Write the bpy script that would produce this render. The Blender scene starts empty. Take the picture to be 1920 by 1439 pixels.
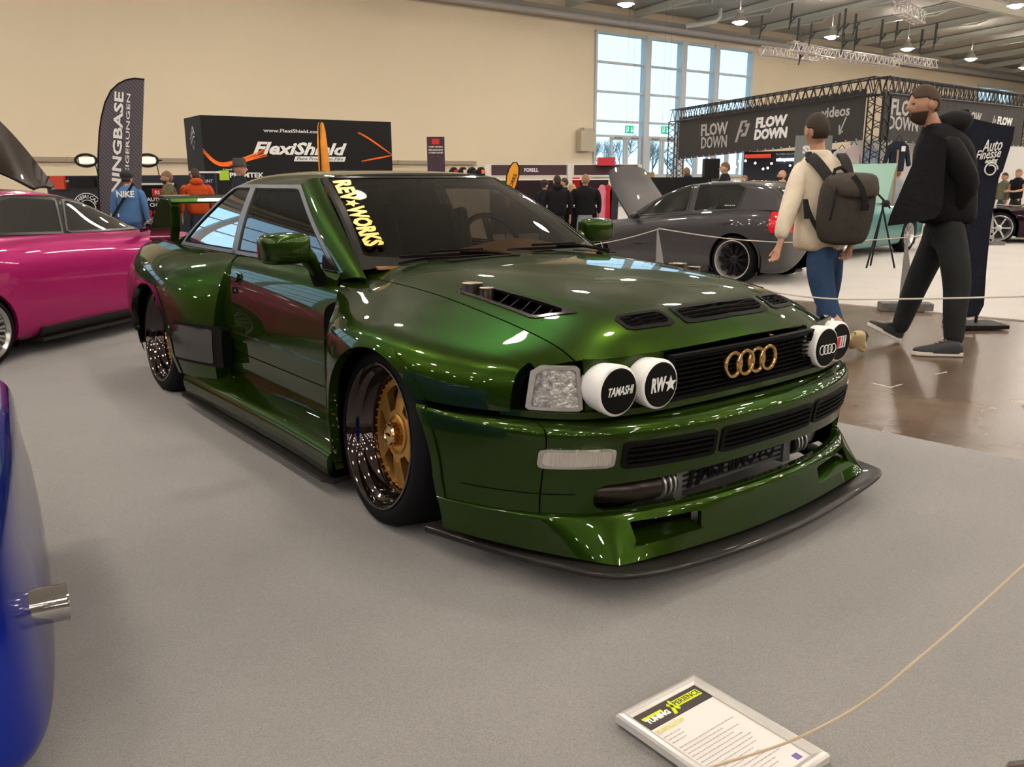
import bpy, bmesh, math, random
import numpy as np
from mathutils import Matrix, Vector, Euler
R = math.radians
S = bpy.context.scene
COL = S.collection
random.seed(7)

# ------------------------------------------------------------ camera, world, exposure
F_PX, PITCH, ROLL, CAM_H = 1590.0, R(13.6), R(-0.24), 1.22
cd = bpy.data.cameras.new('camera'); cam = bpy.data.objects.new('camera', cd); COL.objects.link(cam)
cd.sensor_width = 36.0; cd.lens = F_PX / 1920 * 36.0; cd.clip_end = 400; cd.clip_start = 0.05
_fw = Vector((0, math.cos(PITCH), -math.sin(PITCH))); _up = Vector((0, math.sin(PITCH), math.cos(PITCH))); _rt = Vector((1, 0, 0))
_r2 = math.cos(ROLL) * _rt + math.sin(ROLL) * _up; _u2 = -math.sin(ROLL) * _rt + math.cos(ROLL) * _up
m = Matrix((_r2, _u2, -_fw)).transposed().to_4x4(); m.translation = (0, 0, CAM_H); cam.matrix_world = m
S.camera = cam
S.view_settings.view_transform = 'Standard'; S.view_settings.look = 'None'
S.view_settings.exposure = 0.0; S.view_settings.gamma = 1.0; S.view_settings.use_curve_mapping = False
cy = S.cycles
cy.max_bounces = 9; cy.diffuse_bounces = 3; cy.glossy_bounces = 4; cy.transmission_bounces = 6; cy.transparent_max_bounces = 10
cy.caustics_reflective = False; cy.caustics_refractive = False; cy.sample_clamp_indirect = 4.0; cy.blur_glossy = 0.5
cy.use_adaptive_sampling = True; cy.adaptive_threshold = 0.02; cy.use_denoising = True
w = bpy.data.worlds.new('sky'); S.world = w; w.use_nodes = True
nt = w.node_tree; bg = nt.nodes['Background']
tc = nt.nodes.new('ShaderNodeTexCoord'); sx = nt.nodes.new('ShaderNodeSeparateXYZ'); cr = nt.nodes.new('ShaderNodeValToRGB')
nt.links.new(tc.outputs['Generated'], sx.inputs[0]); nt.links.new(sx.outputs['Z'], cr.inputs[0]); nt.links.new(cr.outputs[0], bg.inputs[0])
cr.color_ramp.elements[0].color = (0.62, 0.83, 0.95, 1); cr.color_ramp.elements[0].position = 0.0
cr.color_ramp.elements[1].color = (0.36, 0.72, 1.0, 1); cr.color_ramp.elements[1].position = 0.5
bg.inputs[1].default_value = 2.0

# ------------------------------------------------------------ frames
U = Vector((0.8040, 0.5946, 0)); V = Vector((-0.5946, 0.8040, 0))
def uv(u, v, z=0.0): return U * u + V * v + Vector((0, 0, z))
HALL_ROT = math.atan2(U.y, U.x)          # x of the hall frame runs along the wall
CAM_U, CAM_V = 0.0, 0.0

# ------------------------------------------------------------ materials
MATS = {}
def mat(name, col, rough=0.5, metal=0.0, coat=0.0, emit=None, es=0.0, alpha=1.0, spec=0.5, bump=None, noise=None, trans=0.0, ior=1.45, coat_rough=0.03):
    """bump=(scale, strength, distance); noise=(scale, amount) varies the colour a little"""
    if name in MATS: return MATS[name]
    m = bpy.data.materials.new(name); m.use_nodes = True; nt = m.node_tree; b = nt.nodes['Principled BSDF']
    b.inputs['Base Color'].default_value = (*col, 1); b.inputs['Roughness'].default_value = rough; b.inputs['Metallic'].default_value = metal
    b.inputs['Coat Weight'].default_value = coat; b.inputs['Coat Roughness'].default_value = coat_rough
    b.inputs['Specular IOR Level'].default_value = spec; b.inputs['Transmission Weight'].default_value = trans; b.inputs['IOR'].default_value = ior
    if emit: b.inputs['Emission Color'].default_value = (*emit, 1); b.inputs['Emission Strength'].default_value = es
    if alpha < 1: b.inputs['Alpha'].default_value = alpha
    if noise:
        t = nt.nodes.new('ShaderNodeTexCoord'); n = nt.nodes.new('ShaderNodeTexNoise'); n.inputs['Scale'].default_value = noise[0]; n.inputs['Detail'].default_value = 5
        mx = nt.nodes.new('ShaderNodeMixRGB'); mx.blend_type = 'MULTIPLY'; mx.inputs[0].default_value = 1
        rp = nt.nodes.new('ShaderNodeValToRGB'); lo = 1 - noise[1]; hi = 1 + noise[1] * .5
        rp.color_ramp.elements[0].color = (lo, lo, lo, 1); rp.color_ramp.elements[1].color = (hi, hi, hi, 1)
        rp.color_ramp.elements[0].position = .3; rp.color_ramp.elements[1].position = .7
        nt.links.new(t.outputs['Object'], n.inputs[0]); nt.links.new(n.outputs[0], rp.inputs[0]); mx.inputs[1].default_value = (*col, 1)
        nt.links.new(rp.outputs[0], mx.inputs[2]); nt.links.new(mx.outputs[0], b.inputs['Base Color'])
    if bump:
        t = nt.nodes.new('ShaderNodeTexCoord'); n = nt.nodes.new('ShaderNodeTexNoise'); n.inputs['Scale'].default_value = bump[0]; n.inputs['Detail'].default_value = 4
        bp = nt.nodes.new('ShaderNodeBump'); bp.inputs['Strength'].default_value = bump[1]; bp.inputs['Distance'].default_value = bump[2]
        nt.links.new(t.outputs['Object'], n.inputs[0]); nt.links.new(n.outputs[0], bp.inputs['Height']); nt.links.new(bp.outputs[0], b.inputs['Normal'])
    MATS[name] = m
    return m
def glass(name, tint, refl=1.0, base=.045):
    """thin tinted pane: see-through tint with a clean reflection"""
    if name in MATS: return MATS[name]
    m = bpy.data.materials.new(name); m.use_nodes = True; nt = m.node_tree; nt.nodes.clear()
    o = nt.nodes.new('ShaderNodeOutputMaterial'); t = nt.nodes.new('ShaderNodeBsdfTransparent'); g = nt.nodes.new('ShaderNodeBsdfGlossy')
    mx = nt.nodes.new('ShaderNodeMixShader'); lw = nt.nodes.new('ShaderNodeLayerWeight'); lw.inputs[0].default_value = .5; fr = nt.nodes.new('ShaderNodeMath'); fr.operation = 'POWER'; fr.inputs[1].default_value = 4.6; nt.links.new(lw.outputs['Facing'], fr.inputs[0]); ad = nt.nodes.new('ShaderNodeMath'); ad.operation = 'MULTIPLY_ADD'; ad.inputs[1].default_value = .98 - base; ad.inputs[2].default_value = base; nt.links.new(fr.outputs[0], ad.inputs[0]); fr = ad
    mt = nt.nodes.new('ShaderNodeMath'); mt.operation = 'MULTIPLY'; mt.inputs[1].default_value = refl; mt.use_clamp = True
    t.inputs[0].default_value = (*tint, 1); g.inputs['Roughness'].default_value = 0.0; g.inputs[0].default_value = (.95, .97, 1, 1)
    nt.links.new(fr.outputs[0], mt.inputs[0]); nt.links.new(mt.outputs[0], mx.inputs[0]); nt.links.new(t.outputs[0], mx.inputs[1]); nt.links.new(g.outputs[0], mx.inputs[2]); nt.links.new(mx.outputs[0], o.inputs[0])
    MATS[name] = m
    return m
def paint(name, col, flake=0.5, rough=0.32, edge=None):
    """car paint: metallic base under a clear coat; edge = colour turning in at grazing view"""
    m = mat(name, col, rough, flake, coat=1.0, coat_rough=0.012)
    nt = m.node_tree; b = nt.nodes['Principled BSDF']
    b.inputs['Specular Tint'].default_value = (*[min(1, c * 5) for c in col], 1); b.inputs['Coat IOR'].default_value = 1.36
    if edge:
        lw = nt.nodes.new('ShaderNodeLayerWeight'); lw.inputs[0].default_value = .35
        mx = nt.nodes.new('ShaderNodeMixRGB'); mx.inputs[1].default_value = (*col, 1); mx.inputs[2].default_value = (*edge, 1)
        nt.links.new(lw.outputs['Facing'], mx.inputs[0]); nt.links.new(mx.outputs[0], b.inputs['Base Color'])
    t = nt.nodes.new('ShaderNodeTexCoord'); n = nt.nodes.new('ShaderNodeTexNoise'); n.inputs['Scale'].default_value = 900
    bp = nt.nodes.new('ShaderNodeBump'); bp.inputs['Strength'].default_value = .06; bp.inputs['Distance'].default_value = .001
    nt.links.new(t.outputs['Object'], n.inputs[0]); nt.links.new(n.outputs[0], bp.inputs['Height']); nt.links.new(bp.outputs[0], b.inputs['Normal'])
    return m
def carbon(name, scale=260):
    m = mat(name, (.012, .011, .010), .35, .3, coat=1.0, coat_rough=.03)
    nt = m.node_tree; b = nt.nodes['Principled BSDF']
    t = nt.nodes.new('ShaderNodeTexCoord'); c = nt.nodes.new('ShaderNodeTexChecker'); c.inputs['Scale'].default_value = scale
    c.inputs[1].default_value = (.03, .027, .025, 1); c.inputs[2].default_value = (.008, .007, .007, 1)
    nt.links.new(t.outputs['Object'], c.inputs[0]); nt.links.new(c.outputs[0], b.inputs['Base Color'])
    return m

# ------------------------------------------------------------ object helpers
def mesh(name, verts, faces, material=None, parent=None, smooth=False, M=None, mats=None, fmat=None):
    me = bpy.data.meshes.new(name)
    vs = [tuple(v) for v in verts]
    if M is not None: vs = [tuple(M @ Vector(v)) for v in vs]
    me.from_pydata(vs, [], [tuple(f) for f in faces]); me.update()
    if smooth: me.polygons.foreach_set('use_smooth', [True] * len(me.polygons))
    if mats:
        for mm in mats: me.materials.append(mm)
        if fmat: me.polygons.foreach_set('material_index', fmat)
    elif material: me.materials.append(material)
    o = bpy.data.objects.new(name, me); COL.objects.link(o)
    if parent: o.parent = parent
    return o
def thing(name, label, cat, loc=(0, 0, 0), rz=0.0, group=None):
    o = bpy.data.objects.new(name, None); COL.objects.link(o); o.empty_display_size = .1
    o.location = loc; o.rotation_euler = (0, 0, rz); o['label'] = label; o['category'] = cat
    if group: o['group'] = group
    return o
def tag(o, label, cat, group=None):
    o['label'] = label; o['category'] = cat
    if group: o['group'] = group
    return o
def struct(o): o['kind'] = 'structure'; return o

class MB:
    """collects solid shapes, builds one mesh object"""
    def __init__(s): s.v = []; s.f = []
    def add(s, vs, fs):
        n = len(s.v); s.v += [tuple(v) for v in vs]; s.f += [tuple(i + n for i in f) for f in fs]; return s
    def box(s, c, d, rot=None, taper=None):
        x, y, z = d[0] / 2, d[1] / 2, d[2] / 2
        vs = [Vector((sx * x, sy * y, sz * z)) for sz in (-1, 1) for sy in (-1, 1) for sx in (-1, 1)]
        if taper: vs = [Vector((v.x * (taper if v.z > 0 else 1), v.y * (taper if v.z > 0 else 1), v.z)) for v in vs]
        if rot is not None: vs = [rot @ v for v in vs]
        c = Vector(c)
        return s.add([v + c for v in vs], [(0, 2, 3, 1), (4, 5, 7, 6), (0, 1, 5, 4), (2, 6, 7, 3), (0, 4, 6, 2), (1, 3, 7, 5)])
    def bar(s, a, b, w, h=None, up=(0, 0, 1)):
        a, b = Vector(a), Vector(b); h = h or w; d = (b - a); L = d.length
        if L < 1e-6: return s
        d /= L; u = Vector(up)
        if abs(d.dot(u)) > .99: u = Vector((1, 0, 0))
        x = d.cross(u).normalized(); y = x.cross(d)
        vs = []
        for p in (a, b):
            for sx, sy in ((-1, -1), (1, -1), (1, 1), (-1, 1)): vs.append(p + x * sx * w / 2 + y * sy * h / 2)
        return s.add(vs, [(3, 2, 1, 0), (4, 5, 6, 7), (0, 1, 5, 4), (1, 2, 6, 5), (2, 3, 7, 6), (3, 0, 4, 7)])
    def tube(s, pts, r, n=8, caps=True, closed=False):
        pts = [Vector(p) for p in pts]; k = len(pts)
        rr = r if hasattr(r, '__len__') else [r] * k
        prev = None; rings = []
        for i, p in enumerate(pts):
            if closed: t = (pts[(i + 1) % k] - pts[i - 1])
            else: t = pts[min(i + 1, k - 1)] - pts[max(i - 1, 0)]
            if t.length < 1e-9: t = Vector((0, 0, 1))
            t.normalize()
            if prev is None:
                a = Vector((0, 0, 1)) if abs(t.z) < .9 else Vector((1, 0, 0)); x = t.cross(a).normalized()
            else:
                x = prev - t * prev.dot(t)
                x = x.normalized() if x.length > 1e-6 else t.orthogonal().normalized()
            prev = x; y = t.cross(x)
            rings.append([p + (x * math.cos(2 * math.pi * j / n) + y * math.sin(2 * math.pi * j / n)) * rr[i] for j in range(n)])
        vs = [v for rg in rings for v in rg]; fs = []
        for i in range(k if closed else k - 1):
            a, b = i * n, ((i + 1) % k) * n
            for j in range(n): fs.append((a + j, a + (j + 1) % n, b + (j + 1) % n, b + j))
        if caps and not closed: fs.append(tuple(reversed(range(n)))); fs.append(tuple((k - 1) * n + j for j in range(n)))
        return s.add(vs, fs)
    def lathe(s, prof, n=24, c=(0, 0, 0), M=None, closed=False, sy=1.0, cap=True):
        """prof: (r, z) pairs round the z axis"""
        vs = []; c = Vector(c)
        for r, z in prof:
            for j in range(n):
                a = 2 * math.pi * j / n; v = Vector((r * math.cos(a), r * sy * math.sin(a), z))
                vs.append((M @ v if M is not None else v) + c)
        fs = []; k = len(prof)
        for i in range(k if closed else k - 1):
            a, b = i * n, ((i + 1) % k) * n
            for j in range(n): fs.append((a + j, a + (j + 1) % n, b + (j + 1) % n, b + j))
        if not closed and cap:
            if prof[0][0] > 1e-5: fs.append(tuple(reversed(range(n))))
            if prof[-1][0] > 1e-5: fs.append(tuple((k - 1) * n + j for j in range(n)))
        return s.add(vs, fs)
    def prism(s, poly, h, M=None):
        """polygon in xy extruded 0..h in z, placed by M"""
        n = len(poly); vs = [Vector((x, y, 0)) for x, y in poly] + [Vector((x, y, h)) for x, y in poly]
        if M is not None: vs = [M @ v for v in vs]
        return s.add(vs, [tuple(reversed(range(n))), tuple(range(n, 2 * n))] + [(i, (i + 1) % n, n + (i + 1) % n, n + i) for i in range(n)])
    def ball(s, c, r, n=12, k=8, sc=(1, 1, 1), M=None):
        vs = []; c = Vector(c)
        for i in range(k + 1):
            t = math.pi * i / k
            for j in range(n):
                a = 2 * math.pi * j / n; v = Vector((r * sc[0] * math.sin(t) * math.cos(a), r * sc[1] * math.sin(t) * math.sin(a), -r * sc[2] * math.cos(t)))
                vs.append((M @ v if M is not None else v) + c)
        fs = [(i * n + j, i * n + (j + 1) % n, (i + 1) * n + (j + 1) % n, (i + 1) * n + j) for i in range(k) for j in range(n)]
        return s.add(vs, fs)
    def build(s, name, material, parent=None, smooth=False, bevel=0, M=None, auto=True):
        o = mesh(name, s.v, s.f, material, parent, smooth, M)
        bm = bmesh.new(); bm.from_mesh(o.data); bmesh.ops.remove_doubles(bm, verts=bm.verts, dist=1e-5)
        bmesh.ops.recalc_face_normals(bm, faces=bm.faces); bm.to_mesh(o.data); bm.free()
        if smooth and auto: edge_sharp(o)
        if bevel:
            b = o.modifiers.new('bevel', 'BEVEL'); b.width = bevel; b.segments = 2; b.limit_method = 'ANGLE'; b.angle_limit = R(40)
        return o
def edge_sharp(o, ang=42):
    me = o.data; bm = bmesh.new(); bm.from_mesh(me)
    for e in bm.edges:
        if len(e.link_faces) == 2: e.smooth = e.calc_face_angle(0) < R(ang)
    for f in bm.faces: f.smooth = True
    bm.to_mesh(me); bm.free()

def text(name, body, size, material, parent, M, bold=0.0, shear=0.0, wx=1.0, align='CENTER', ext=0.002, res=2, fit=None):
    """lettering as a mesh part; M places the text plane (x = reading direction, y = up, z = out); fit = wanted width"""
    cu = bpy.data.curves.new(name, 'FONT'); cu.body = body; cu.size = size; cu.align_x = align; cu.align_y = 'CENTER'
    cu.offset = bold; cu.shear = shear; cu.extrude = ext; cu.resolution_u = res
    t = bpy.data.objects.new(name + '_curve', cu); COL.objects.link(t)
    dg = bpy.context.evaluated_depsgraph_get(); me = bpy.data.meshes.new_from_object(t.evaluated_get(dg)); bpy.data.objects.remove(t); bpy.data.curves.remove(cu)
    if fit and len(me.vertices):
        xs = [v.co.x for v in me.vertices]; wx = fit / (max(xs) - min(xs))
    me.transform(M @ Matrix.Diagonal((wx, 1, 1, 1))); me.materials.clear(); me.materials.append(material)
    o = bpy.data.objects.new(name, me); COL.objects.link(o)
    if parent: o.parent = parent
    return o
def frame(o, x, y):
    """matrix with origin o, x axis, y axis (made square to x)"""
    x = Vector(x).normalized(); y = Vector(y); y = (y - x * y.dot(x)).normalized(); z = x.cross(y)
    m = Matrix((x, y, z)).transposed().to_4x4(); m.translation = Vector(o); return m

# ------------------------------------------------------------ smooth sheets
def bspline(P, per=6):
    """clamped uniform cubic B-spline through a list of control points (numpy k x d) -> samples"""
    P = np.asarray(P, float); k = len(P)
    Q = np.concatenate([[2 * P[0] - P[1]], P, [2 * P[-1] - P[-2]]])
    out = []
    for i in range(k - 1):
        p0, p1, p2, p3 = Q[i], Q[i + 1], Q[i + 2], Q[i + 3]
        for j in range(per):
            t = j / per
            out.append(((1 - t) ** 3 * p0 + (3 * t ** 3 - 6 * t * t + 4) * p1 + (-3 * t ** 3 + 3 * t * t + 3 * t + 1) * p2 + t ** 3 * p3) / 6)
    out.append(P[-1]); return np.array(out)
def sheet(net, pu=5, pv=5):
    """net[i][j] = 3D control points -> verts, quad faces, (nu, nv)"""
    net = np.asarray(net, float)
    a = bspline(net.reshape(len(net), -1), pu).reshape(-1, net.shape[1], 3)
    b = bspline(a.transpose(1, 0, 2).reshape(net.shape[1], -1), pv).reshape(-1, a.shape[0], 3).transpose(1, 0, 2)
    nu, nv = b.shape[:2]
    fs = [(i * nv + j, (i + 1) * nv + j, (i + 1) * nv + j + 1, i * nv + j + 1) for i in range(nu - 1) for j in range(nv - 1)]
    return b.reshape(-1, 3), fs
def clip(vs, fs, fn):
    """keep the side of the sheet where fn(x, s, z) >= 0; new vertices lie on the zero line"""
    vs = [np.asarray(v, float) for v in vs]; val = [fn(*v) for v in vs]; cut = {}; out = []
    for f in fs:
        vv = [val[i] for i in f]
        if min(vv) >= 0: out.append(tuple(f)); continue
        if max(vv) < 0: continue
        nf = []
        for a, b in zip(f, f[1:] + f[:1]):
            if val[a] >= 0: nf.append(a)
            if (val[a] >= 0) != (val[b] >= 0):
                k = (min(a, b), max(a, b))
                if k not in cut:
                    lo, hi = (a, b) if val[a] >= 0 else (b, a); p, q = vs[lo], vs[hi]
                    t0, t1 = 0., 1.
                    for _ in range(14):
                        tm = (t0 + t1) / 2
                        if fn(*(p + (q - p) * tm)) >= 0: t0 = tm
                        else: t1 = tm
                    vs.append(p + (q - p) * t0); val.append(0.); cut[k] = len(vs) - 1
                nf.append(cut[k])
        if len(nf) >= 3: out.append(tuple(nf))
    used = sorted({i for f in out for i in f}); mp = {o: i for i, o in enumerate(used)}
    return [vs[i] for i in used], [tuple(mp[i] for i in f) for f in out]
def clips(vs, fs, *fns):
    for fn in fns: vs, fs = clip(vs, fs, fn)
    return vs, fs
def panel(name, vs, fs, material, parent, thick=0.01, out=None, side=1, smooth=True, ref=(-1.2, 0, .45)):
    """open sheet in (x fwd, s to the right, z) -> mesh object with turned-in edges. side=1 right hand, -1 mirrored"""
    bm = bmesh.new(); V_ = [bm.verts.new((v[0], -side * v[1], v[2])) for v in vs]
    for f in fs:
        try: bm.faces.new([V_[i] for i in f])
        except ValueError: pass
    bmesh.ops.remove_doubles(bm, verts=bm.verts, dist=2e-5); bmesh.ops.dissolve_degenerate(bm, edges=bm.edges, dist=1e-5)
    bmesh.ops.recalc_face_normals(bm, faces=bm.faces)
    c = Vector(ref); sgn = sum(f.normal.dot(f.calc_center_median() - c) * f.calc_area() for f in bm.faces)
    if sgn < 0: bmesh.ops.reverse_faces(bm, faces=bm.faces)
    bm.normal_update()
    if thick:
        nr = {v: v.normal.copy() for v in bm.verts}
        es = [e for e in bm.edges if e.is_boundary]
        r = bmesh.ops.extrude_edge_only(bm, edges=es)
        src = {}
        for e in r['geom']:
            if isinstance(e, bmesh.types.BMEdge):
                pass
        newv = [g for g in r['geom'] if isinstance(g, bmesh.types.BMVert)]
        old = {tuple(round(c_, 6) for c_ in v.co): n for v, n in nr.items() if any(e.is_boundary or True for e in v.link_edges)}
        for v in newv:
            n = old.get(tuple(round(c_, 6) for c_ in v.co))
            if n is not None: v.co -= n * thick
        for f in bm.faces: f.smooth = smooth
        for e in es: e.smooth = False
        for v in newv:
            for e in v.link_edges:
                if e.is_boundary: e.smooth = False
    else:
        for f in bm.faces: f.smooth = smooth
    me = bpy.data.meshes.new(name); bm.to_mesh(me); bm.free(); me.materials.append(material)
    o = bpy.data.objects.new(name, me); COL.objects.link(o); o.parent = parent
    return o
def offset_sheet(vs, d, center=(-1.2, 0, .45)):
    c = np.array(center); out = []
    for v in vs:
        n = np.asarray(v) - c; n[0] *= .25; n /= np.linalg.norm(n); out.append(np.asarray(v) - n * d)
    return out
# ============================================================ the hall
m_wall = mat('wall_plaster', (.88, .76, .57), .85, noise=(.15, .06), bump=(6, .1, .01))
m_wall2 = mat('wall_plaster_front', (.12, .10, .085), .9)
m_ceil = mat('roof_deck', (.34, .34, .31), .6)
_nt = m_ceil.node_tree; _t = _nt.nodes.new('ShaderNodeTexCoord'); _w = _nt.nodes.new('ShaderNodeTexWave'); _w.wave_type = 'BANDS'; _w.bands_direction = 'Y'
_w.inputs['Scale'].default_value = 1.6; _b = _nt.nodes.new('ShaderNodeBump'); _b.inputs['Strength'].default_value = .3; _b.inputs['Distance'].default_value = .02
_cr = _nt.nodes.new('ShaderNodeValToRGB'); _cr.color_ramp.elements[0].position = .42; _cr.color_ramp.elements[1].position = .58
_nt.links.new(_t.outputs['Object'], _w.inputs[0]); _nt.links.new(_w.outputs[0], _cr.inputs[0]); _nt.links.new(_cr.outputs[0], _b.inputs['Height']); _nt.links.new(_b.outputs[0], _nt.nodes['Principled BSDF'].inputs['Normal'])
_mx = _nt.nodes.new('ShaderNodeMixRGB'); _mx.inputs[1].default_value = (.46, .45, .42, 1); _mx.inputs[2].default_value = (.54, .53, .49, 1)
_nt.links.new(_cr.outputs[0], _mx.inputs[0]); _nt.links.new(_mx.outputs[0], _nt.nodes['Principled BSDF'].inputs['Base Color'])
m_beam = mat('beam_paint', (.72, .74, .68), .5)
m_beam_w = mat('girder_paint', (.82, .80, .70), .5)
m_frame = mat('window_frame_white', (.62, .66, .68), .5)
m_pipe = mat('pipe_grey', (.42, .40, .38), .45)
m_dark = mat('black_plastic', (.012, .012, .013), .45)
m_white = mat('white_plastic', (.75, .75, .73), .45)
m_pane = glass('window_pane', (.93, .97, 1.0), .7)

HM = Matrix.Rotation(HALL_ROT, 4, 'Z')     # hall frame -> world
def hall(mb, name, material, parent=None, **k): return mb.build(name, material, parent, M=HM, **k)

# floor: polished brown concrete
m_floor = mat('polished_concrete', (.115, .075, .05), .22, spec=.38)
nt_ = m_floor.node_tree; b_ = nt_.nodes['Principled BSDF']
t_ = nt_.nodes.new('ShaderNodeTexCoord'); n_ = nt_.nodes.new('ShaderNodeTexNoise'); n_.inputs['Scale'].default_value = 1.7; n_.inputs['Detail'].default_value = 3; n_.inputs['Roughness'].default_value = .55
c_ = nt_.nodes.new('ShaderNodeValToRGB'); c_.color_ramp.elements[0].color = (.085, .056, .038, 1); c_.color_ramp.elements[1].color = (.165, .115, .080, 1)
c_.color_ramp.elements[0].position = .33; c_.color_ramp.elements[1].position = .7
r_ = nt_.nodes.new('ShaderNodeMapRange'); r_.inputs['To Min'].default_value = .20; r_.inputs['To Max'].default_value = .38
nt_.links.new(t_.outputs['Object'], n_.inputs[0]); nt_.links.new(n_.outputs[0], c_.inputs[0]); nt_.links.new(c_.outputs[0], b_.inputs['Base Color']); b_.inputs['Roughness'].default_value = .27
fl = MB().box((25, 0, -.25), (140, 80, .5)); struct(hall(fl, 'floor', m_floor))

# carpets
def carpet_mat(name, col, wr=.0):
    m = mat(name, col, .95, spec=.15, noise=(.8, .10)); m.node_tree.nodes['Principled BSDF'].inputs['Sheen Weight'].default_value = .35; m.node_tree.nodes['Principled BSDF'].inputs['Sheen Roughness'].default_value = .5
    nt = m.node_tree; b = nt.nodes['Principled BSDF']; tc = nt.nodes.new('ShaderNodeTexCoord')
    n1 = nt.nodes.new('ShaderNodeTexNoise'); n1.inputs['Scale'].default_value = 420; n1.inputs['Detail'].default_value = 2
    mp = nt.nodes.new('ShaderNodeMapping'); mp.inputs['Rotation'].default_value = (0, 0, R(25)); mp.inputs['Scale'].default_value = (.35, 1.6, 1)
    n2 = nt.nodes.new('ShaderNodeTexNoise'); n2.inputs['Scale'].default_value = 1.1; n2.inputs['Detail'].default_value = 2
    b1 = nt.nodes.new('ShaderNodeBump'); b1.inputs['Strength'].default_value = .6; b1.inputs['Distance'].default_value = .004
    b2 = nt.nodes.new('ShaderNodeBump'); b2.inputs['Strength'].default_value = .5; b2.inputs['Distance'].default_value = .02
    nt.links.new(tc.outputs['Object'], n1.inputs[0]); nt.links.new(tc.outputs['Object'], mp.inputs[0]); nt.links.new(mp.outputs[0], n2.inputs[0])
    nt.links.new(n2.outputs[0], b2.inputs['Height']); nt.links.new(n1.outputs[0], b1.inputs['Height']); nt.links.new(b2.outputs[0], b1.inputs['Normal']); nt.links.new(b1.outputs[0], b.inputs['Normal'])
    sp = nt.nodes.new('ShaderNodeTexNoise'); sp.inputs['Scale'].default_value = 300; sp.inputs['Detail'].default_value = 1
    rp = nt.nodes.new('ShaderNodeValToRGB'); rp.color_ramp.elements[0].position = .35; rp.color_ramp.elements[1].position = .65
    rp.color_ramp.elements[0].color = (.82, .82, .82, 1); rp.color_ramp.elements[1].color = (1.12, 1.12, 1.12, 1)
    mx = nt.nodes.new('ShaderNodeMixRGB'); mx.blend_type = 'MULTIPLY'; mx.inputs[0].default_value = 1
    src = b.inputs['Base Color'].links[0].from_socket
    nt.links.new(tc.outputs['Object'], sp.inputs[0]); nt.links.new(sp.outputs[0], rp.inputs[0]); nt.links.new(src, mx.inputs[1]); nt.links.new(rp.outputs[0], mx.inputs[2]); nt.links.new(mx.outputs[0], b.inputs['Base Color'])
    return m
m_carpet = carpet_mat('grey_carpet', (.25, .238, .232))
m_carpet_far = carpet_mat('pale_carpet', (.58, .545, .51))
def poly_slab(name, pts, z0, z1, material, label):
    mb = MB(); n = len(pts); mb.add([(x, y, z0) for x, y in pts] + [(x, y, z1) for x, y in pts],
        [tuple(reversed(range(n))), tuple(range(n, 2 * n))] + [(i, (i + 1) % n, n + (i + 1) % n, n + i) for i in range(n)])
    return tag(mb.build(name, material), label, 'carpet')
CZ = .012
# near edge of the stage: passes (1.69,4.09) and (2.24,3.53), then turns near the camera's right
poly_slab('carpet', [(-18, 12.9), (-7.1, 12.9), (1.69, 4.09), (3.6, 2.12), (3.05, 1.28 + .6), (1.05, 1.56), (.2, .75), (-2, -2.4), (-18, -2)], 0, CZ, m_carpet, 'grey carpet laid under the green widebody coupe and the info board')
poly_slab('carpet', [(-24, 20), (-24, 13.2), (-3.2, 13.0), (3.17, 8.34), (4.46, 7.22), (16, -2.6), (45, 18), (38, 60), (6, 38)], 0, CZ, m_carpet_far, 'pale grey carpet beyond the brown aisle under the dark grey hatchback')

# walls (hall frame: x = u along the wall, y = v)
WV = 34.0
W1 = (30.4, 42.8, 1.25, 8.45); W2 = (-15.0, -2.2, 1.25, 8.45); W3 = (69.9, 75.9, 6.9, 8.1)
mb = MB()
def wslab(u0, u1, z0, z1): mb.box(((u0 + u1) / 2, WV + .2, (z0 + z1) / 2), (u1 - u0, .4, z1 - z0))
us = [-45, W2[0], W2[1], W1[0], W1[1], W3[0], W3[1], 95]
for a, b in ((0, 1), (2, 3), (4, 5), (6, 7)): wslab(us[a], us[b], 0, 10)
for wn in (W1, W2, W3): wslab(wn[0], wn[1], 0, wn[2]); wslab(wn[0], wn[1], wn[3], 10)
struct(hall(mb, 'wall_back', m_wall))
for nm, c, d in (('wall_left', (-45, -2, 5.6), (.4, 74, 11.6)), ('wall_right', (95, -2, 5.6), (.4, 74, 11.6)), ('wall_front', (25, -38, 5), (140, .4, 10.5))):
    struct(hall(MB().box(c, d), nm, m_wall2))
# ceiling
mb = MB()
mb.add([(-45, 34.4, 9.62), (95, 34.4, 9.62), (95, -2, 11.7), (-45, -2, 11.7), (-45, 34.4, 9.9), (95, 34.4, 9.9), (95, -2, 12), (-45, -2, 12)],
       [(0, 1, 2, 3), (7, 6, 5, 4), (0, 4, 5, 1), (1, 5, 6, 2), (2, 6, 7, 3), (3, 7, 4, 0)])
mb.add([(-45, -2, 11.7), (95, -2, 11.7), (95, -38.2, 9.62), (-45, -38.2, 9.62), (-45, -2, 12), (95, -2, 12), (95, -38.2, 9.9), (-45, -38.2, 9.9)],
       [(0, 1, 2, 3), (7, 6, 5, 4), (0, 4, 5, 1), (1, 5, 6, 2), (2, 6, 7, 3), (3, 7, 4, 0)])
struct(hall(mb, 'ceiling', m_ceil))
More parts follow.
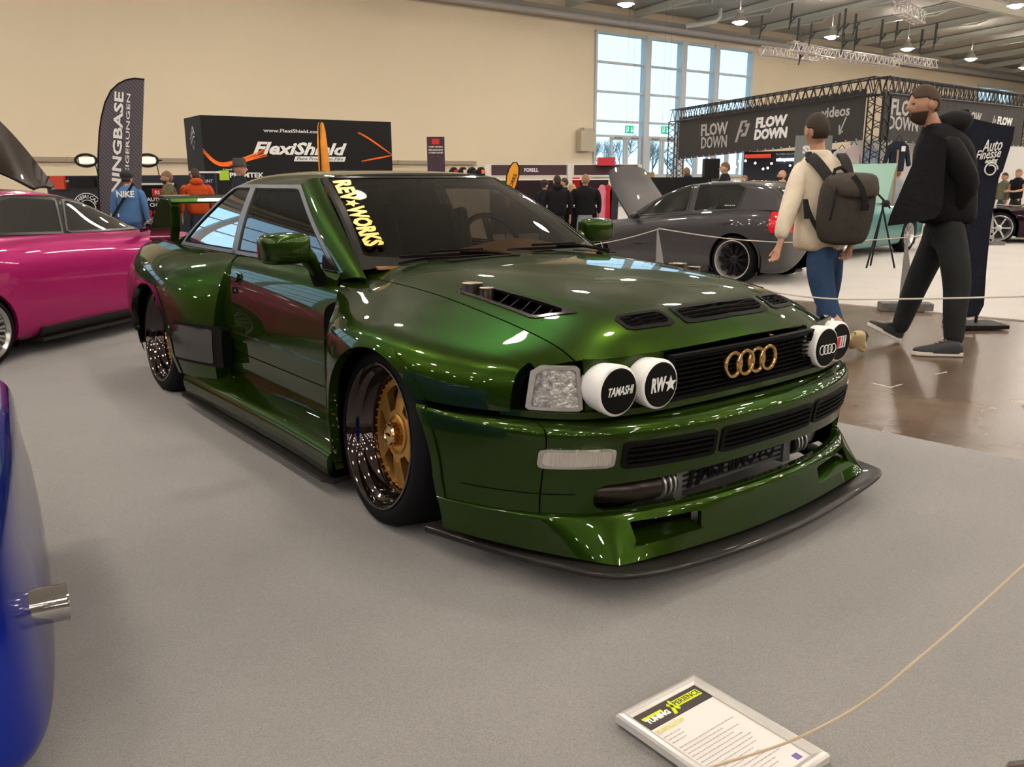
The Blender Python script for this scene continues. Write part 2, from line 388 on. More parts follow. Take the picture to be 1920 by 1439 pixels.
# roof beams (one thing each), every 4.65 m along the wall
def hbeam(mbb, a, b, h=.34, wd=.2):
    a, b = Vector(a), Vector(b); mbb.bar(a + Vector((0, 0, h - .02)), b + Vector((0, 0, h - .02)), wd, .03); mbb.bar(a + Vector((0, 0, .015)), b + Vector((0, 0, .015)), wd, .03); mbb.bar(a + Vector((0, 0, h / 2)), b + Vector((0, 0, h / 2)), .05, h)
def roof_z(v): return 9.62 + (34.4 - v) * (11.7 - 9.62) / 36.4
nb = 0
for k in range(-1, 12):
    u = 28.5 + 4.66 * k
    mbb = MB(); hbeam(mbb, (u, 34, roof_z(34) - .38), (u, 20.5, roof_z(20.5) - .38))
    for t in range(3):      # knee braces to the deck
        v0 = 33 - t * 4.2; mbb.bar((u, v0, roof_z(v0) - .3), (u + 2.3, v0 - 2.1, roof_z(v0 - 2.1) - .06), .07); mbb.bar((u, v0 - 4.2, roof_z(v0 - 4.2) - .3), (u + 2.3, v0 - 2.1, roof_z(v0 - 2.1) - .06), .07)
    o = hall(mbb, 'roof_beam', m_beam); struct(o)
mbb = MB(); hbeam(mbb, (20, 21.6, 9.0), (92, 21.6, 9.0), .5, .34)
mbb.bar((20, 21.6, 10.2), (92, 21.6, 10.2), .2)
for k in range(24):
    u = 20 + 3 * k; mbb.bar((u, 21.6, 9.4), (u + 1.5, 21.6, 10.2), .12); mbb.bar((u + 1.5, 21.6, 10.2), (u + 3, 21.6, 9.4), .12)
struct(hall(mbb, 'roof_girder', m_beam_w))
# eaves: duct, cable tray and cornice along the wall top
mb = MB(); mb.tube([(-40, 33.1, 8.75), (90, 33.1, 8.75)], .15, 10)
for k in range(40): mb.bar((-30 + 3 * k, 33.1, 8.75), (-30 + 3 * k, 33.48, 8.9), .05)
tag(hall(mb, 'air_duct', m_pipe), 'long grey pipe running along the top of the beige wall', 'pipe')
mb = MB(); mb.box((25, 33.75, 8.95), (140, .5, .5)); struct(hall(mb, 'trim_1', mat('cornice', (.36, .34, .31), .7)))
for k, (u, lb) in enumerate(((36.6, 'white downpipe bent onto the pipe above the tall window'), (80.5, 'white downpipe bent onto the pipe at the far right wall corner'))):
    mb = MB(); mb.tube([(u + .1, 31.4, 9.72), (u + .1, 31.4, 9.3), (u - .05, 31.5, 9.1), (u - .5, 32.2, 9.0), (u - .9, 32.8, 8.95)], .11, 8)
    tag(hall(mb, 'downpipe', m_white, smooth=True), lb, 'pipe')
# low cable conduit on the wall, left and middle
m_cond = mat('conduit', (.40, .33, .25), .6)
for a, b, lb in ((-12, 13.6, 'long beige wall conduit running behind the tall dark flag'), (15.5, 23.0, 'beige wall conduit between the black film booth and the roll-up banner')):
    mb = MB(); mb.box(((a + b) / 2, 33.9, 1.93), (b - a, .16, .16))
    for k in range(int((b - a) / 2.4)): mb.box((a + 1 + 2.4 * k, 33.8, 1.93), (.12, .06, .18))
    tag(hall(mb, 'wall_conduit', m_cond), lb, 'conduit')

# ------------------------------------------------------------ tall window
def tall_window(nm, W, bars, trans, door_top=None, n=1):
    u0, u1, z0, z1 = W
    mb = MB(); f = .14
    for u in (u0 + f / 2, u1 - f / 2): mb.box((u, WV + .05, (z0 + z1) / 2), (f, .3, z1 - z0))
    for z in (z0 + f / 2, z1 - f / 2): mb.box(((u0 + u1) / 2, WV + .05, z), (u1 - u0, .3, f))
    for u in bars: mb.box((u, WV + .0, (z0 + z1) / 2), (.38, .42, z1 - z0 - .02))
    for z in trans: mb.box(((u0 + u1) / 2, WV + .06, z), (u1 - u0 - .02, .16, .11))
    root = struct(hall(mb, nm, m_frame))
    p = MB().box(((u0 + u1) / 2, WV + .12, (z0 + z1) / 2), (u1 - u0, .012, z1 - z0)); hall(p, 'pane', m_pane, root)
    return root
win = tall_window('window_1', W1, (34.05, 36.8, 39.5), (6.98, 5.55, 4.1, 3.36))
tall_window('window_2', W2, (-11.8, -8.6, -5.4), (6.98, 5.55, 4.1, 3.36))
tall_window('window_3', W3, (72.9,), ())
m_grey = mat('door_closer_grey', (.25, .26, .27), .4, .5)
k = 0
for ua, ub in ((31.6, 33.8), (34.35, 36.55), (37.1, 39.3), (39.8, 42.0)):
    k += 1; mb = MB(); z0, z1 = 1.25, 3.3
    for u in (ua + .07, (ua + ub) / 2 - .08, (ua + ub) / 2 + .08, ub - .07): mb.box((u, WV - .02, (z0 + z1) / 2), (.13, .12, z1 - z0))
    for z in (z0 + .1, z1 - .07): mb.box(((ua + ub) / 2, WV - .02, z), (ub - ua, .12, .14))
    d = struct(hall(mb, 'door_%d' % k, m_frame))
    hall(MB().box((ua + .5, WV - .12, z1 - .02), (.5, .08, .07)).box((ub - .5, WV - .12, z1 - .02), (.5, .08, .07)), 'door_closer', m_grey, d)
# hanging emergency exit signs before the window
m_green = mat('exit_green', (.0, .22, .13), .4, emit=(.0, .45, .28), es=.7)
m_sign_w = mat('exit_white', (.8, .9, .85), .4, emit=(.8, 1, .9), es=.8)
for sx_, sy_, Y_, lb in ((1180, 243, 42.5, 'green emergency exit sign hanging before the leftmost tall window bay'), (1247, 244, 44.0, 'green emergency exit sign hanging before the second tall window bay')):
    _d = cam.matrix_world.to_3x3() @ Vector(((sx_ - 960) / F_PX, (719.5 - sy_) / F_PX, -1)); _p = Vector((0, 0, CAM_H)) + _d * (Y_ / _d.y)
    t = thing('exit_sign', lb, 'sign', _p, HALL_ROT, 'hanging emergency exit signs')
    MB().box((0, 0, 0), (.5, .06, .36)).build('sign_panel', m_green, t)
    mb = MB(); mb.box((.13, -.035, .03), (.04, .01, .16)); mb.prism([(-.08, 0), (.08, 0), (0, -.1)], .01, frame((.13, -.032, -.04), (1, 0, 0), (0, 0, 1))); mb.build('arrow', m_sign_w, t)
    mb = MB(); mb.ball((-.1, -.035, .1), .025, 8, 5); mb.bar((-.1, -.035, .07), (-.12, -.035, -.02), .035, .01); mb.bar((-.12, -.035, -.02), (-.05, -.035, -.1), .025, .01); mb.bar((-.12, -.035, -.02), (-.18, -.035, -.1), .025, .01); mb.bar((-.11, -.035, .05), (-.03, -.035, .03), .02, .01); mb.box((-.2, -.033, 0), (.02, .006, .28)); mb.build('running_figure', m_sign_w, t)
    mb = MB()
    for x in (-.2, .2): mb.tube([(x, 0, .18), (x, 0, 9.45 - _p.z)], .008, 4)
    mb.build('hanger', m_grey, t)
tag(hall(MB().box((29.7, 33.75, 3.05), (.95, .35, 1.0)).box((29.7, 33.72, 3.62), (.6, .3, .12)), 'fan_heater', mat('heater_beige', (.55, .48, .38), .5)), 'beige box heater on the wall left of the tall window', 'heater')

# trees outside
m_bark = mat('hazed_bark', (.34, .30, .27), .9)  # bark colour lightened to carry the outdoor haze
def bare_tree(u, v, h, seed, lb):
    rnd = random.Random(seed); mb = MB()
    def br(p, d, L, r, n):
        q = p + d * L; mb.tube([p, p + d * L * .5 + Vector((rnd.uniform(-.05, .05), rnd.uniform(-.05, .05), 0)) * L, q], [r, r * .8, r * .6], 4, caps=False)
        if n == 0: return
        for _ in range(4 if n > 2 else 3):
            dd = (d + Vector((rnd.uniform(-.8, .8), rnd.uniform(-.8, .8), rnd.uniform(-.15, .6)))).normalized(); br(q if rnd.random() < .5 else p + d * L * rnd.uniform(.45, 1), dd, L * rnd.uniform(.6, .8), r * .55, n - 1)
    br(Vector((0, 0, 0)), Vector((0, 0, 1)), h * .27, .09, 5)
    o = mb.build('bare_tree', m_bark); o.location = uv(u, v, .8); tag(o, lb, 'tree', 'bare winter trees outside the window')
LB = ['bare winter tree seen through the leftmost window bay', 'bare winter tree seen behind the first pair of glass doors', 'bare winter tree seen behind the second window bar', 'bare winter tree seen behind the second pair of glass doors', 'bare winter tree seen just left of the dark truss booth', 'bare winter tree partly behind the left end of the dark truss booth', 'bare winter tree low between the first glass doors', 'bare winter tree low behind the first window bar', 'bare winter tree low between the second glass doors', 'bare winter tree under the black banner, left', 'bare winter tree under the black banner, middle', 'bare winter tree under the black banner, right']
for i, u in enumerate((33.0, 36.2, 39.2, 42.2, 45.4, 49.0, 34.6, 37.8, 41.0, 44.0, 47.5, 51.5)): bare_tree(u, (46 if i < 6 else 43) + (i % 3) * 1.5, (4.2 if i < 6 else 3.4) + (i * 37 % 10) * .1, 20 + i, LB[i])
struct(hall(MB().box((30, 75, .3), (160, 80, .6)), 'outside_ground', mat('winter_grass', (.30, .33, .27), .9)))

# ------------------------------------------------------------ high-bay lamps
m_house = mat('lamp_housing', (.55, .52, .48), .4, .3)
m_glow = mat('lamp_glow', (1, .9, .75), .5, emit=(1.0, .90, .78), es=190)
m_fill = mat('ceiling_fill_glow', (1, .9, .75), .5, emit=(1.0, .9, .76), es=320)
def lamp_first():
    t = thing('high_bay_lamp', 'lamp', 'lamp')
    MB().lathe([(.20, .50), (.19, .50), (.10, .38), (.10, .36), (.20, .28), (.31, .10), (.36, 0), (.345, 0), (.28, .1), (.05, .28)], 20, cap=False).build('housing', m_house, t, smooth=True)  # open top cup shaped to hide the added ceiling glow
    MB().lathe([(.27, .07), (.26, .0), (.22, -.06), (.13, -.10), (0, -.115)], 18).build('diffuser', m_glow, t)
    MB().tube([(0, 0, .4), (0, 0, 1.3)], .02, 6).build('hanger', m_house, t)
    MB().lathe([(.03, .41), (.12, .41), (.12, .415), (.03, .415)], 16, closed=True).build('ceiling_fill_ring', m_fill, t)  # glow added inside the top cup, unseen from below, to brighten the ceiling
    return t
L0 = lamp_first(); kids = list(L0.children); first = True; nl = 0
VIS = {(8, 0): 'high-bay lamp glowing above the tall window, nearest of the row', (9, 0): 'second high-bay lamp of the row, right of the tall window', (10, 0): 'high-bay lamp in the middle of the row of five over the truss booth', (11, 0): 'fourth high-bay lamp of the row, above the tall man', (12, 0): 'farthest high-bay lamp of the row at the right edge', (7, 0): 'high-bay lamp cut off by the top edge above the window'}
for j in range(12):
    for i in range(14):
        u = -24.0 + 7.1 * i; v = 26.9 if j == 0 else 23.2 - 5.0 * j
        if u > 76: continue
        if first: t = L0; ch = kids
        else:
            t = L0.copy(); COL.objects.link(t)
            for c in kids: d = c.copy(); COL.objects.link(d); d.parent = t
        first = False
        t.location = uv(u, v, 8.05 + (.0 if j == 0 else .15)); t['group'] = 'high-bay lamps under the roof'
        t['label'] = VIS.get((i, j), 'round high-bay lamp hanging in a row out of the frame')
# ============================================================ the green widebody coupe
g_paint = paint('green_paint', (.013, .035, .003), .85, .31, edge=(.056, .112, .002))  # flip-flop paint: dark facing, bright grazing tones stand for shade and reflected light
g_black = mat('gloss_black', (.008, .008, .008), .12, coat=.6)
g_satin = mat('satin_black', (.006, .006, .006), .5, spec=.06)
g_inner = mat('cavity_black', (.002, .002, .002), .9, spec=.02)
g_rubber = mat('tyre_rubber', (.006, .006, .007), .7, spec=.10, bump=(120, .1, .001))
g_gold = mat('gold_satin', (.62, .34, .085), .32, .85)
g_gold2 = mat('gold_polished', (.72, .50, .22), .2, 1.0)
g_barrel = mat('dark_chrome_barrel', (.035, .022, .02), .09, .9, coat=1.0)
g_chrome = mat('chrome', (.7, .7, .7), .08, 1.0)
g_alu = mat('brushed_aluminium', (.42, .42, .42), .35, .9)
g_trim = mat('grey_window_trim', (.16, .16, .17), .35, .5)
g_carbon = carbon('carbon_fibre'); g_carbon.node_tree.nodes['Principled BSDF'].inputs['Coat Weight'].default_value = .14; g_carbon.node_tree.nodes['Principled BSDF'].inputs['Metallic'].default_value = 0; g_carbon.node_tree.nodes['Principled BSDF'].inputs['Specular IOR Level'].default_value = .2
g_glass = glass('windscreen_glass', (.30, .27, .22), 1.0)
g_glass_s = glass('side_glass', (.36, .34, .30), 1.0, .10)
g_glass_q = glass('quarter_glass', (.3, .3, .3), 1.0, .55)
g_lens = mat('clear_lens', (.72, .72, .70), .12, .55, coat=1.0, bump=(140, .8, .004))
g_lens_in = mat('lens_reflector', (.85, .84, .80), .2, .8, bump=(70, 1.0, .006), noise=(60, .5))
g_whitep = mat('white_cover', (.80, .80, .79), .4)
g_tan = mat('tan_leather', (.36, .19, .07), .6, noise=(12, .15))
g_seat = mat('black_fabric', (.012, .012, .013), .85)
g_yel = mat('gold_vinyl', (.85, .55, .06), .35)
g_red = mat('signal_red', (.7, .01, .01), .4)

CAR_O, CAR_YAW = Vector((.253, 3.40, CZ)), R(-51.7)
car = thing('sports_coupe', 'green widebody coupe with gold wheels and rear wing on the grey carpet', 'car', CAR_O, CAR_YAW)

def normals_of(vs, fs, ref=(-1.2, 0, .45)):
    P = np.array(vs, float); N = np.zeros_like(P)
    for f in fs:
        a, b, c = P[f[0]], P[f[1]], P[f[2]]; n = np.cross(b - a, c - a)
        if len(f) > 3: n = n + np.cross(c - a, P[f[3]] - a)
        for i in f: N[i] += n
    L = np.linalg.norm(N, axis=1); L[L == 0] = 1; N /= L[:, None]
    if (N * (P - np.array(ref))).sum() < 0: N = -N
    return P, N
def raise_sheet(vs, fs, d, ref=(-1.2, 0, .45)):
    if not fs: return vs, fs
    P, N = normals_of(vs, fs, ref); return list(P + N * d), fs

# ---- hood + front fender net (x, s, z)
rows = dict(
 x=[[-.8, -.6, -.42, -.22, 0, .2, .38, .60, .76, .838], [-.8, -.6, -.42, -.22, 0, .2, .38, .60, .75, .828], [-.8, -.6, -.42, -.22, 0, .2, .38, .58, .715, .788],
    [-.8, -.6, -.42, -.22, 0, .2, .37, .545, .65, .720], [-.8, -.6, -.42, -.22, 0, .2, .37, .52, .60, .662]] + [[-.8, -.6, -.42, -.22, 0, .2, .37, .50, .57, .62]] * 7,
 s=[[0] * 10, [.25] * 10, [.48] * 10, [.62] * 10, [.71, .71, .71, .71, .71, .71, .71, .705, .70, .69],
    [.765, .765, .775, .78, .78, .78, .775, .765, .75, .735], [.785, .79, .825, .855, .87, .87, .845, .81, .778, .757],
    [.795, .80, .885, .925, .94, .93, .895, .848, .802, .775], [.80, .805, .92, .955, .965, .955, .915, .868, .82, .79],
    [.80, .81, .925, .96, .965, .955, .925, .875, .83, .80], [.80, .81, .925, .955, .955, .95, .925, .88, .84, .81], [.79, .80, .91, .94, .945, .94, .915, .875, .84, .81]],
 z=[[.905, .90, .895, .89, .884, .874, .86, .83, .786, .706], [.90, .896, .892, .887, .88, .869, .854, .825, .780, .700], [.878, .874, .872, .868, .861, .846, .83, .802, .758, .690],
    [.838, .834, .829, .822, .81, .785, .764, .738, .717, .688], [.80, .80, .80, .795, .782, .758, .735, .712, .695, .672],
    [.765, .765, .768, .768, .757, .735, .712, .695, .68, .66], [.72, .715, .73, .738, .735, .715, .692, .678, .668, .655],
    [.66, .66, .69, .70, .698, .678, .658, .648, .642, .635], [.58, .58, .62, .64, .635, .615, .60, .595, .59, .585],
    [.48] * 10, [.30] * 10, [.12] * 10])
netF = np.array([[[rows['x'][j][i], rows['s'][j][i], rows['z'][j][i]] for j in range(12)] for i in range(10)])
FV, FF = sheet(netF, 7, 7)
def arch_f(x, z, dx=0.0, r=.36):
    x = x - dx
    if z > .3: return math.hypot(x - .02, z - .3) - r
    return max(x - (.02 + r + .2 * (.3 - z)), -x - (r - .02))
def arch_r(x, z, r=.35):
    x = x + 2.55
    if z > .29: return math.hypot(x, z - .29) - r
    return max(x - (r + .55 * (.29 - z)), -x - r)
hood_s = .64
def hood_rear(s): return -.36 - .21 * (min(abs(s), .7) / .64) ** 2
vent_poly = [(-.03, .515), (.02, .59), (.44, .585), (.54, .485), (.50, .47)]
def in_poly(x, y, poly):
    """signed: > 0 inside (convex polygon)"""
    n = len(poly); d = 1e9; ar = sum(poly[i][0] * poly[(i + 1) % n][1] - poly[(i + 1) % n][0] * poly[i][1] for i in range(n))
    sg = 1 if ar > 0 else -1
    for i in range(n):
        ax, ay = poly[i]; bx, by = poly[(i + 1) % n]; L = math.hypot(bx - ax, by - ay)
        d = min(d, sg * ((bx - ax) * (y - ay) - (by - ay) * (x - ax)) / L)
    return d
VP_ = [(-.02, .52), (.025, .585), (.44, .58), (.535, .49)]
def rrect(x, y, x0, x1, y0, y1, r=.01):
    cx, cyy = (x0 + x1) / 2, (y0 + y1) / 2; qx = abs(x - cx) - (x1 - x0) / 2 + r; qy = abs(y - cyy) - (y1 - y0) / 2 + r
    return -(math.hypot(max(qx, 0), max(qy, 0)) + min(max(qx, qy), 0) - r)
def vx(s): return .622 + .115 * (1 - (s / .6) ** 2) - 0.0          # centre line of the slot vents on the hood
slots = [(-.21, .21), (.262, .425)]
def slot_d(x, s, a, b, g=0.0): return rrect(x - vx(s), s, -.033 - g, .033 + g, a - g, b + g, .012)

# hood (both halves in one sheet)
hv, hf = clips(FV, FF, lambda x, s, z: (hood_s - .0025) - s, lambda x, s, z: x - hood_rear(s))
full_v = [np.array(v) for v in hv] + [np.array((v[0], -v[1], v[2])) for v in hv]; n0 = len(hv)
full_f = list(hf) + [tuple(reversed([i + n0 for i in f])) for f in hf]
for (a, b) in slots + [(-.425, -.262)]:
    full_v, full_f = clip(full_v, full_f, lambda x, s, z, a=a, b=b: -slot_d(x, s, a, b))
for sg in (1, -1): full_v, full_f = clip(full_v, full_f, lambda x, s, z, sg=sg: -in_poly(x, s * sg, VP_))
hood = panel('hood', full_v, full_f, g_paint, car, .012)
# vents in the hood
base_v = [np.array(v) for v in hv] + [np.array((v[0], -v[1], v[2])) for v in hv]; base_f = list(hf) + [tuple(reversed([i + n0 for i in f])) for f in hf]
for (a, b) in slots + [(-.425, -.262)]:
    rv, rf = clips(base_v, base_f, lambda x, s, z: slot_d(x, s, a, b, .008), lambda x, s, z: -slot_d(x, s, a, b, -.006)); rv, rf = raise_sheet(rv, rf, .003)
    vt = panel('hood_vent', rv, rf, g_satin, car, .012)
    rv, rf = clips(base_v, base_f, lambda x, s, z: slot_d(x, s, a, b)); rv, rf = raise_sheet(rv, rf, -.02); panel('vent_backing', rv, rf, g_inner, vt, 0)
    mbv = MB()
    for q in (-.016, .0, .016):
        pts = []
        for t in range(9):
            s_ = a + .006 + (b - a - .012) * t / 8; x_ = vx(s_) + q
            zz = min(base_v, key=lambda v: (v[0] - x_) ** 2 + (v[1] - s_) ** 2)[2]; pts.append((x_, -s_, zz - .002))
        for p_, q_ in zip(pts, pts[1:]): mbv.bar(p_, q_, .005, .008)
    zz = pts[4][2]; mbv.bar((vx((a + b) / 2) - .03, -(a + b) / 2, zz), (vx((a + b) / 2) + .03, -(a + b) / 2, zz - .012), .006, .008)
    mbv.build('louvre', g_satin, vt)
for sg in (1, -1):
    rv, rf = clips(hv, hf, lambda x, s, z: in_poly(x, s, VP_) + .007, lambda x, s, z: .006 - in_poly(x, s, VP_)); rv, rf = raise_sheet(rv, rf, .003)
    nv = panel('bonnet_scoop', rv, rf, g_black, car, .012, side=sg)
    rv, rf = clips(hv, hf, lambda x, s, z: in_poly(x, s, VP_)); rv, rf = raise_sheet(rv, rf, -.045); panel('scoop_tray', rv, rf, g_black, nv, 0, side=sg)
    mbv = MB()
    for k in range(5):
        x_ = .235 + k * .056; p = min(hv, key=lambda v: (v[0] - x_) ** 2 + (v[1] - .52) ** 2); q = min(hv, key=lambda v: (v[0] - x_ - .02) ** 2 + (v[1] - .575) ** 2)
        a_ = Vector((x_ - .01, -sg * .508, p[2] - .004)); b_ = Vector((x_ + .02, -sg * .578, q[2] - .002)); mbv.bar(a_, b_, .004, .004)
        mbv.add([a_, b_, b_ + Vector((-.03, 0, -.035)), a_ + Vector((-.03, 0, -.035))], [(0, 1, 2, 3)])
    mbv.build('scoop_fin', g_black, nv)
    for x_, s_, r_ in ((.060, .548, .038), (.150, .552, .025)):
        zz = min(hv, key=lambda v: (v[0] - x_) ** 2 + (v[1] - s_) ** 2)[2]
        MB().lathe([(r_, -.05), (r_, .018), (r_ + .002, .022), (r_ - .002, .022), (r_ - .004, .018), (r_ - .004, -.05)], 24, (x_, -sg * s_, zz), cap=False).build('exhaust_stack', mat('burnt_steel', (.42, .34, .29), .3, 1.0), nv, smooth=True)

# front fenders
def fend_rear(x, s, z):
    if s < .70 and z > .78: return x + .74
    if z > .80: return x + .625
    if z > .66: return x - (-.385 - (z - .66) / .14 * .24)
    return x + .385
for sd in (1, -1):
    v_, f_ = clips(FV, FF, lambda x, s, z: s - (hood_s + .0025), lambda x, s, z: arch_f(x, z), fend_rear, lambda x, s, z: (z - .533) if x > .05 else 1.0, lambda x, s, z: .600 - x if (s > .73 and z < .675) else 1.0)
    fd = panel('front_fender', v_, f_, g_paint, car, .03, side=sd)
    # rolled arch lip
    v_, f_ = clips(FV, FF, lambda x, s, z: arch_f(x, z) + .004, lambda x, s, z: .030 - arch_f(x, z), lambda x, s, z: z - .15 if x < 0 else z - .533, fend_rear); v_, f_ = raise_sheet(v_, f_, .006)
    panel('arch_lip', v_, f_, g_paint, fd, .03, side=sd)
    mbv = MB(); mbv.add([(-.37, -sd * .70, .12), (-.37, -sd * .925, .12), (-.37, -sd * .925, .62), (-.37, -sd * .84, .70), (-.37, -sd * .70, .70)], [(0, 1, 2, 3, 4)]); mbv.build('outlet_wall', g_paint, fd)
# black inner skin under every gap
v_, f_ = clips(FV, FF, lambda x, s, z: s - .60, lambda x, s, z: arch_f(x, z) - .02, lambda x, s, z: x + .8, lambda x, s, z: -.60 + x if x > .6 else 1, lambda x, s, z: (-.40 - x) if z < .70 and x < -.2 and False else 1)
for sd in (1, -1):
    vv, ff = raise_sheet(v_, f_, -.02); panel('inner_fender', vv, ff, g_inner, car, 0, side=sd)

# ---- door
dx_ = [-.15, -.55, -.95, -1.35, -1.7, -1.95]
ds = [.70, .735, .765, .79, .80, .80, .795, .775]; dz = [.836, .805, .745, .63, .50, .38, .27, .16]
netD = np.array([[[x, ds[j], dz[j] - (.012 if x < -1.8 and j == 0 else 0)] for j in range(8)] for x in dx_])
DV, DF = sheet(netD, 6, 7)
DR = -1.765
for sd in (1, -1):
    v_, f_ = clips(DV, DF, lambda x, s, z: x - DR, lambda x, s, z: -.631 - x if z > .79 else -.50 - x, lambda x, s, z: z - .205)
    door = panel('door', v_, f_, g_paint, car, .012, side=sd)
    v_, f_ = clips(DV, DF, lambda x, s, z: x - (DR + .01), lambda x, s, z: -.40 - x, lambda x, s, z: .468 - z, lambda x, s, z: z - .435); v_, f_ = raise_sheet(v_, f_, .009)
    panel('side_moulding', v_, f_, g_paint, door, .012, side=sd)
    v_, f_ = clips(DV, DF, lambda x, s, z: x - (DR + .01), lambda x, s, z: -.40 - x, lambda x, s, z: .372 - z, lambda x, s, z: z - .368); v_, f_ = raise_sheet(v_, f_, .0015)
    panel('crease_line', v_, f_, g_inner, door, 0, side=sd)
    # door handle: recess plate with a pull flap
    v_, f_ = clips(DV, DF, lambda x, s, z: rrect(x, z, -1.69, -1.585, .70, .765, .012)); v_, f_ = raise_sheet(v_, f_, .004); h = panel('door_handle', v_, f_, g_black, door, .006, side=sd)
    v_, f_ = clips(DV, DF, lambda x, s, z: rrect(x, z, -1.682, -1.60, .712, .756, .01)); v_, f_ = raise_sheet(v_, f_, .016); panel('handle_flap', v_, f_, g_paint, h, .012, side=sd)
    MB().lathe([(0, .008), (.016, .008), (.018, 0)], 16, (-1.635, -sd * .782, .675), Matrix.Rotation(R(90 * sd), 4, 'X')).build('door_lock', g_black, h)
    vv, ff = raise_sheet(*clips(DV, DF, lambda x, s, z: x + 1.9, lambda x, s, z: -.68 - x if z > .7 else -.42 - x), -.016); panel('inner_sill_skin', vv, ff, g_inner, car, 0, side=sd)

# ---- rear quarter
qx = [-1.55, -1.78, -2.0, -2.3, -2.6, -2.9, -3.2, -3.44]
qs = [[.70, .735, .765, .79, .80, .80, .795, .775], [.70, .738, .775, .815, .845, .865, .87, .86], [.70, .75, .805, .87, .91, .93, .935, .92], [.70, .77, .845, .915, .955, .97, .965, .94],
      [.70, .775, .855, .925, .965, .98, .975, .95], [.69, .765, .845, .915, .955, .97, .96, .93], [.66, .73, .80, .86, .90, .91, .90, .87], [.60, .67, .73, .78, .81, .82, .81, .78]]
qz0 = [.836, .805, .745, .63, .50, .38, .27, .16]; qz1 = [.838, .812, .775, .71, .62, .50, .35, .18]
netQ = []
for i, x in enumerate(qx):
    t = min(1, i / 3); netQ.append([[x, qs[i][j], qz0[j] * (1 - t) + qz1[j] * t] for j in range(8)])
QV, QF = sheet(np.array(netQ), 6, 7)
for sd in (1, -1):
    v_, f_ = clips(QV, QF, lambda x, s, z: (DR - .006) - x, lambda x, s, z: arch_r(x, z), lambda x, s, z: z - (.19 if x > -2.6 else .32))
    q = panel('rear_fender', v_, f_, g_paint, car, .03, side=sd)
    v_, f_ = clips(QV, QF, lambda x, s, z: arch_r(x, z) + .004, lambda x, s, z: .028 - arch_r(x, z), lambda x, s, z: z - (.19 if x > -2.6 else .36)); v_, f_ = raise_sheet(v_, f_, .006)
    panel('arch_lip', v_, f_, g_black, q, .03, side=sd)
    def s_at(V_, x0, z0): return min(V_, key=lambda p: (p[0] - x0) ** 2 * 4 + (p[2] - z0) ** 2)[1]
    zs_ = [.20 + .04 * k for k in range(16)]; mb = MB(); vs_ = []
    for z0 in zs_: vs_ += [(-1.772, -sd * (s_at(QV, -1.775, z0) + .0), z0), (-1.762, -sd * (s_at(DV, -1.76, z0) - .01), z0)]
    mb.add(vs_, [(2 * k, 2 * k + 1, 2 * k + 3, 2 * k + 2) for k in range(15)]); mb.build('flare_return', g_paint, q, smooth=True)
    v_, f_ = clips(QV, QF, lambda x, s, z: rrect(x, z, -2.08, -1.66, .285, .485, .02)); v_, f_ = raise_sheet(v_, f_, .035); panel('side_scoop', v_, f_, g_satin, q, .06, side=sd)
    v_, f_ = clips(QV, QF, lambda x, s, z: rrect(x, z, -2.07, -1.73, .30, .47, .02)); v_, f_ = raise_sheet(v_, f_, .040); panel('scoop_cover', v_, f_, g_black, q, .006, side=sd)
    vv, ff = raise_sheet(*clips(QV, QF, lambda x, s, z: arch_r(x, z) - .02, lambda x, s, z: -1.79 - x), -.02); panel('inner_quarter', vv, ff, g_inner, car, 0, side=sd)

# ---- tail: deck and rear face
netT = np.array([[[-2.78, s, .858 - .02 * s] for s in (-.70, -.35, 0, .35, .70)], [[-3.1, s * .97, .86 - .02 * abs(s)] for s in (-.70, -.35, 0, .35, .70)], [[-3.4, s * .88, .86 - .03 * abs(s)] for s in (-.70, -.35, 0, .35, .70)],
                 [[-3.5, s * .87, .80] for s in (-.7, -.35, 0, .35, .7)], [[-3.52, s * 1.0, .6] for s in (-.75, -.35, 0, .35, .75)], [[-3.50, s, .3] for s in (-.8, -.35, 0, .35, .8)], [[-3.40, s, .15] for s in (-.8, -.35, 0, .35, .8)]])
tv, tf = sheet(netT, 5, 5); panel('tail_panel', tv, tf, g_paint, car, .01)

# ---- bumper and lip
plan = [(.12, .955), (.30, .95), (.40, .935), (.52, .90), (.64, .845), (.74, .775), (.815, .69), (.872, .58), (.915, .44), (.942, .28), (.955, .12)]
def mirror_plan(p): return p + [(x, -s) for x, s in reversed(p)]
def plan_net(pl, prof, wfun, zf=None):
    pl = np.array(mirror_plan(pl)); T = np.gradient(pl, axis=0); N = np.stack([-T[:, 1], T[:, 0]], 1); N /= np.linalg.norm(N, axis=1)[:, None]
    net = []
    for (x, s), n, k in zip(pl, N, range(len(pl))):
        kk = min(k, len(pl) - 1 - k); col = []
        for d, z in prof:
            dd = d * wfun(kk); m_ = n * (1 if n[0] * 1 + n[1] * s > 0 else -1); col.append([x - m_[0] * dd, s - m_[1] * dd, z if zf is None else zf(kk, z)])
        net.append(col)
    return np.array(net)
profB = [(.085, .516), (.035, .517), (.008, .508), (-.004, .485), (-.002, .45), (.006, .40), (.015, .34), (.022, .28), (.022, .235)]
netB = plan_net(plan, profB, lambda k: (0.1, .12, .18, .35, .6, .85, 1, 1, 1, 1, 1)[k])
BV, BF = sheet(netB, 6, 6)
BREF = (.2, 0, .35)
def intake(x, s, z, g=0.0): return rrect(s, z, -.655 - g, .655 + g, .243 - g, .325 + .012 * (1 - (s / .655) ** 2) + g, .035)
v_, f_ = clips(BV, BF, lambda x, s, z: arch_f(x, z), lambda x, s, z: -intake(x, s, z))
bump = panel('front_bumper', v_, f_, g_paint, car, .02, ref=BREF)
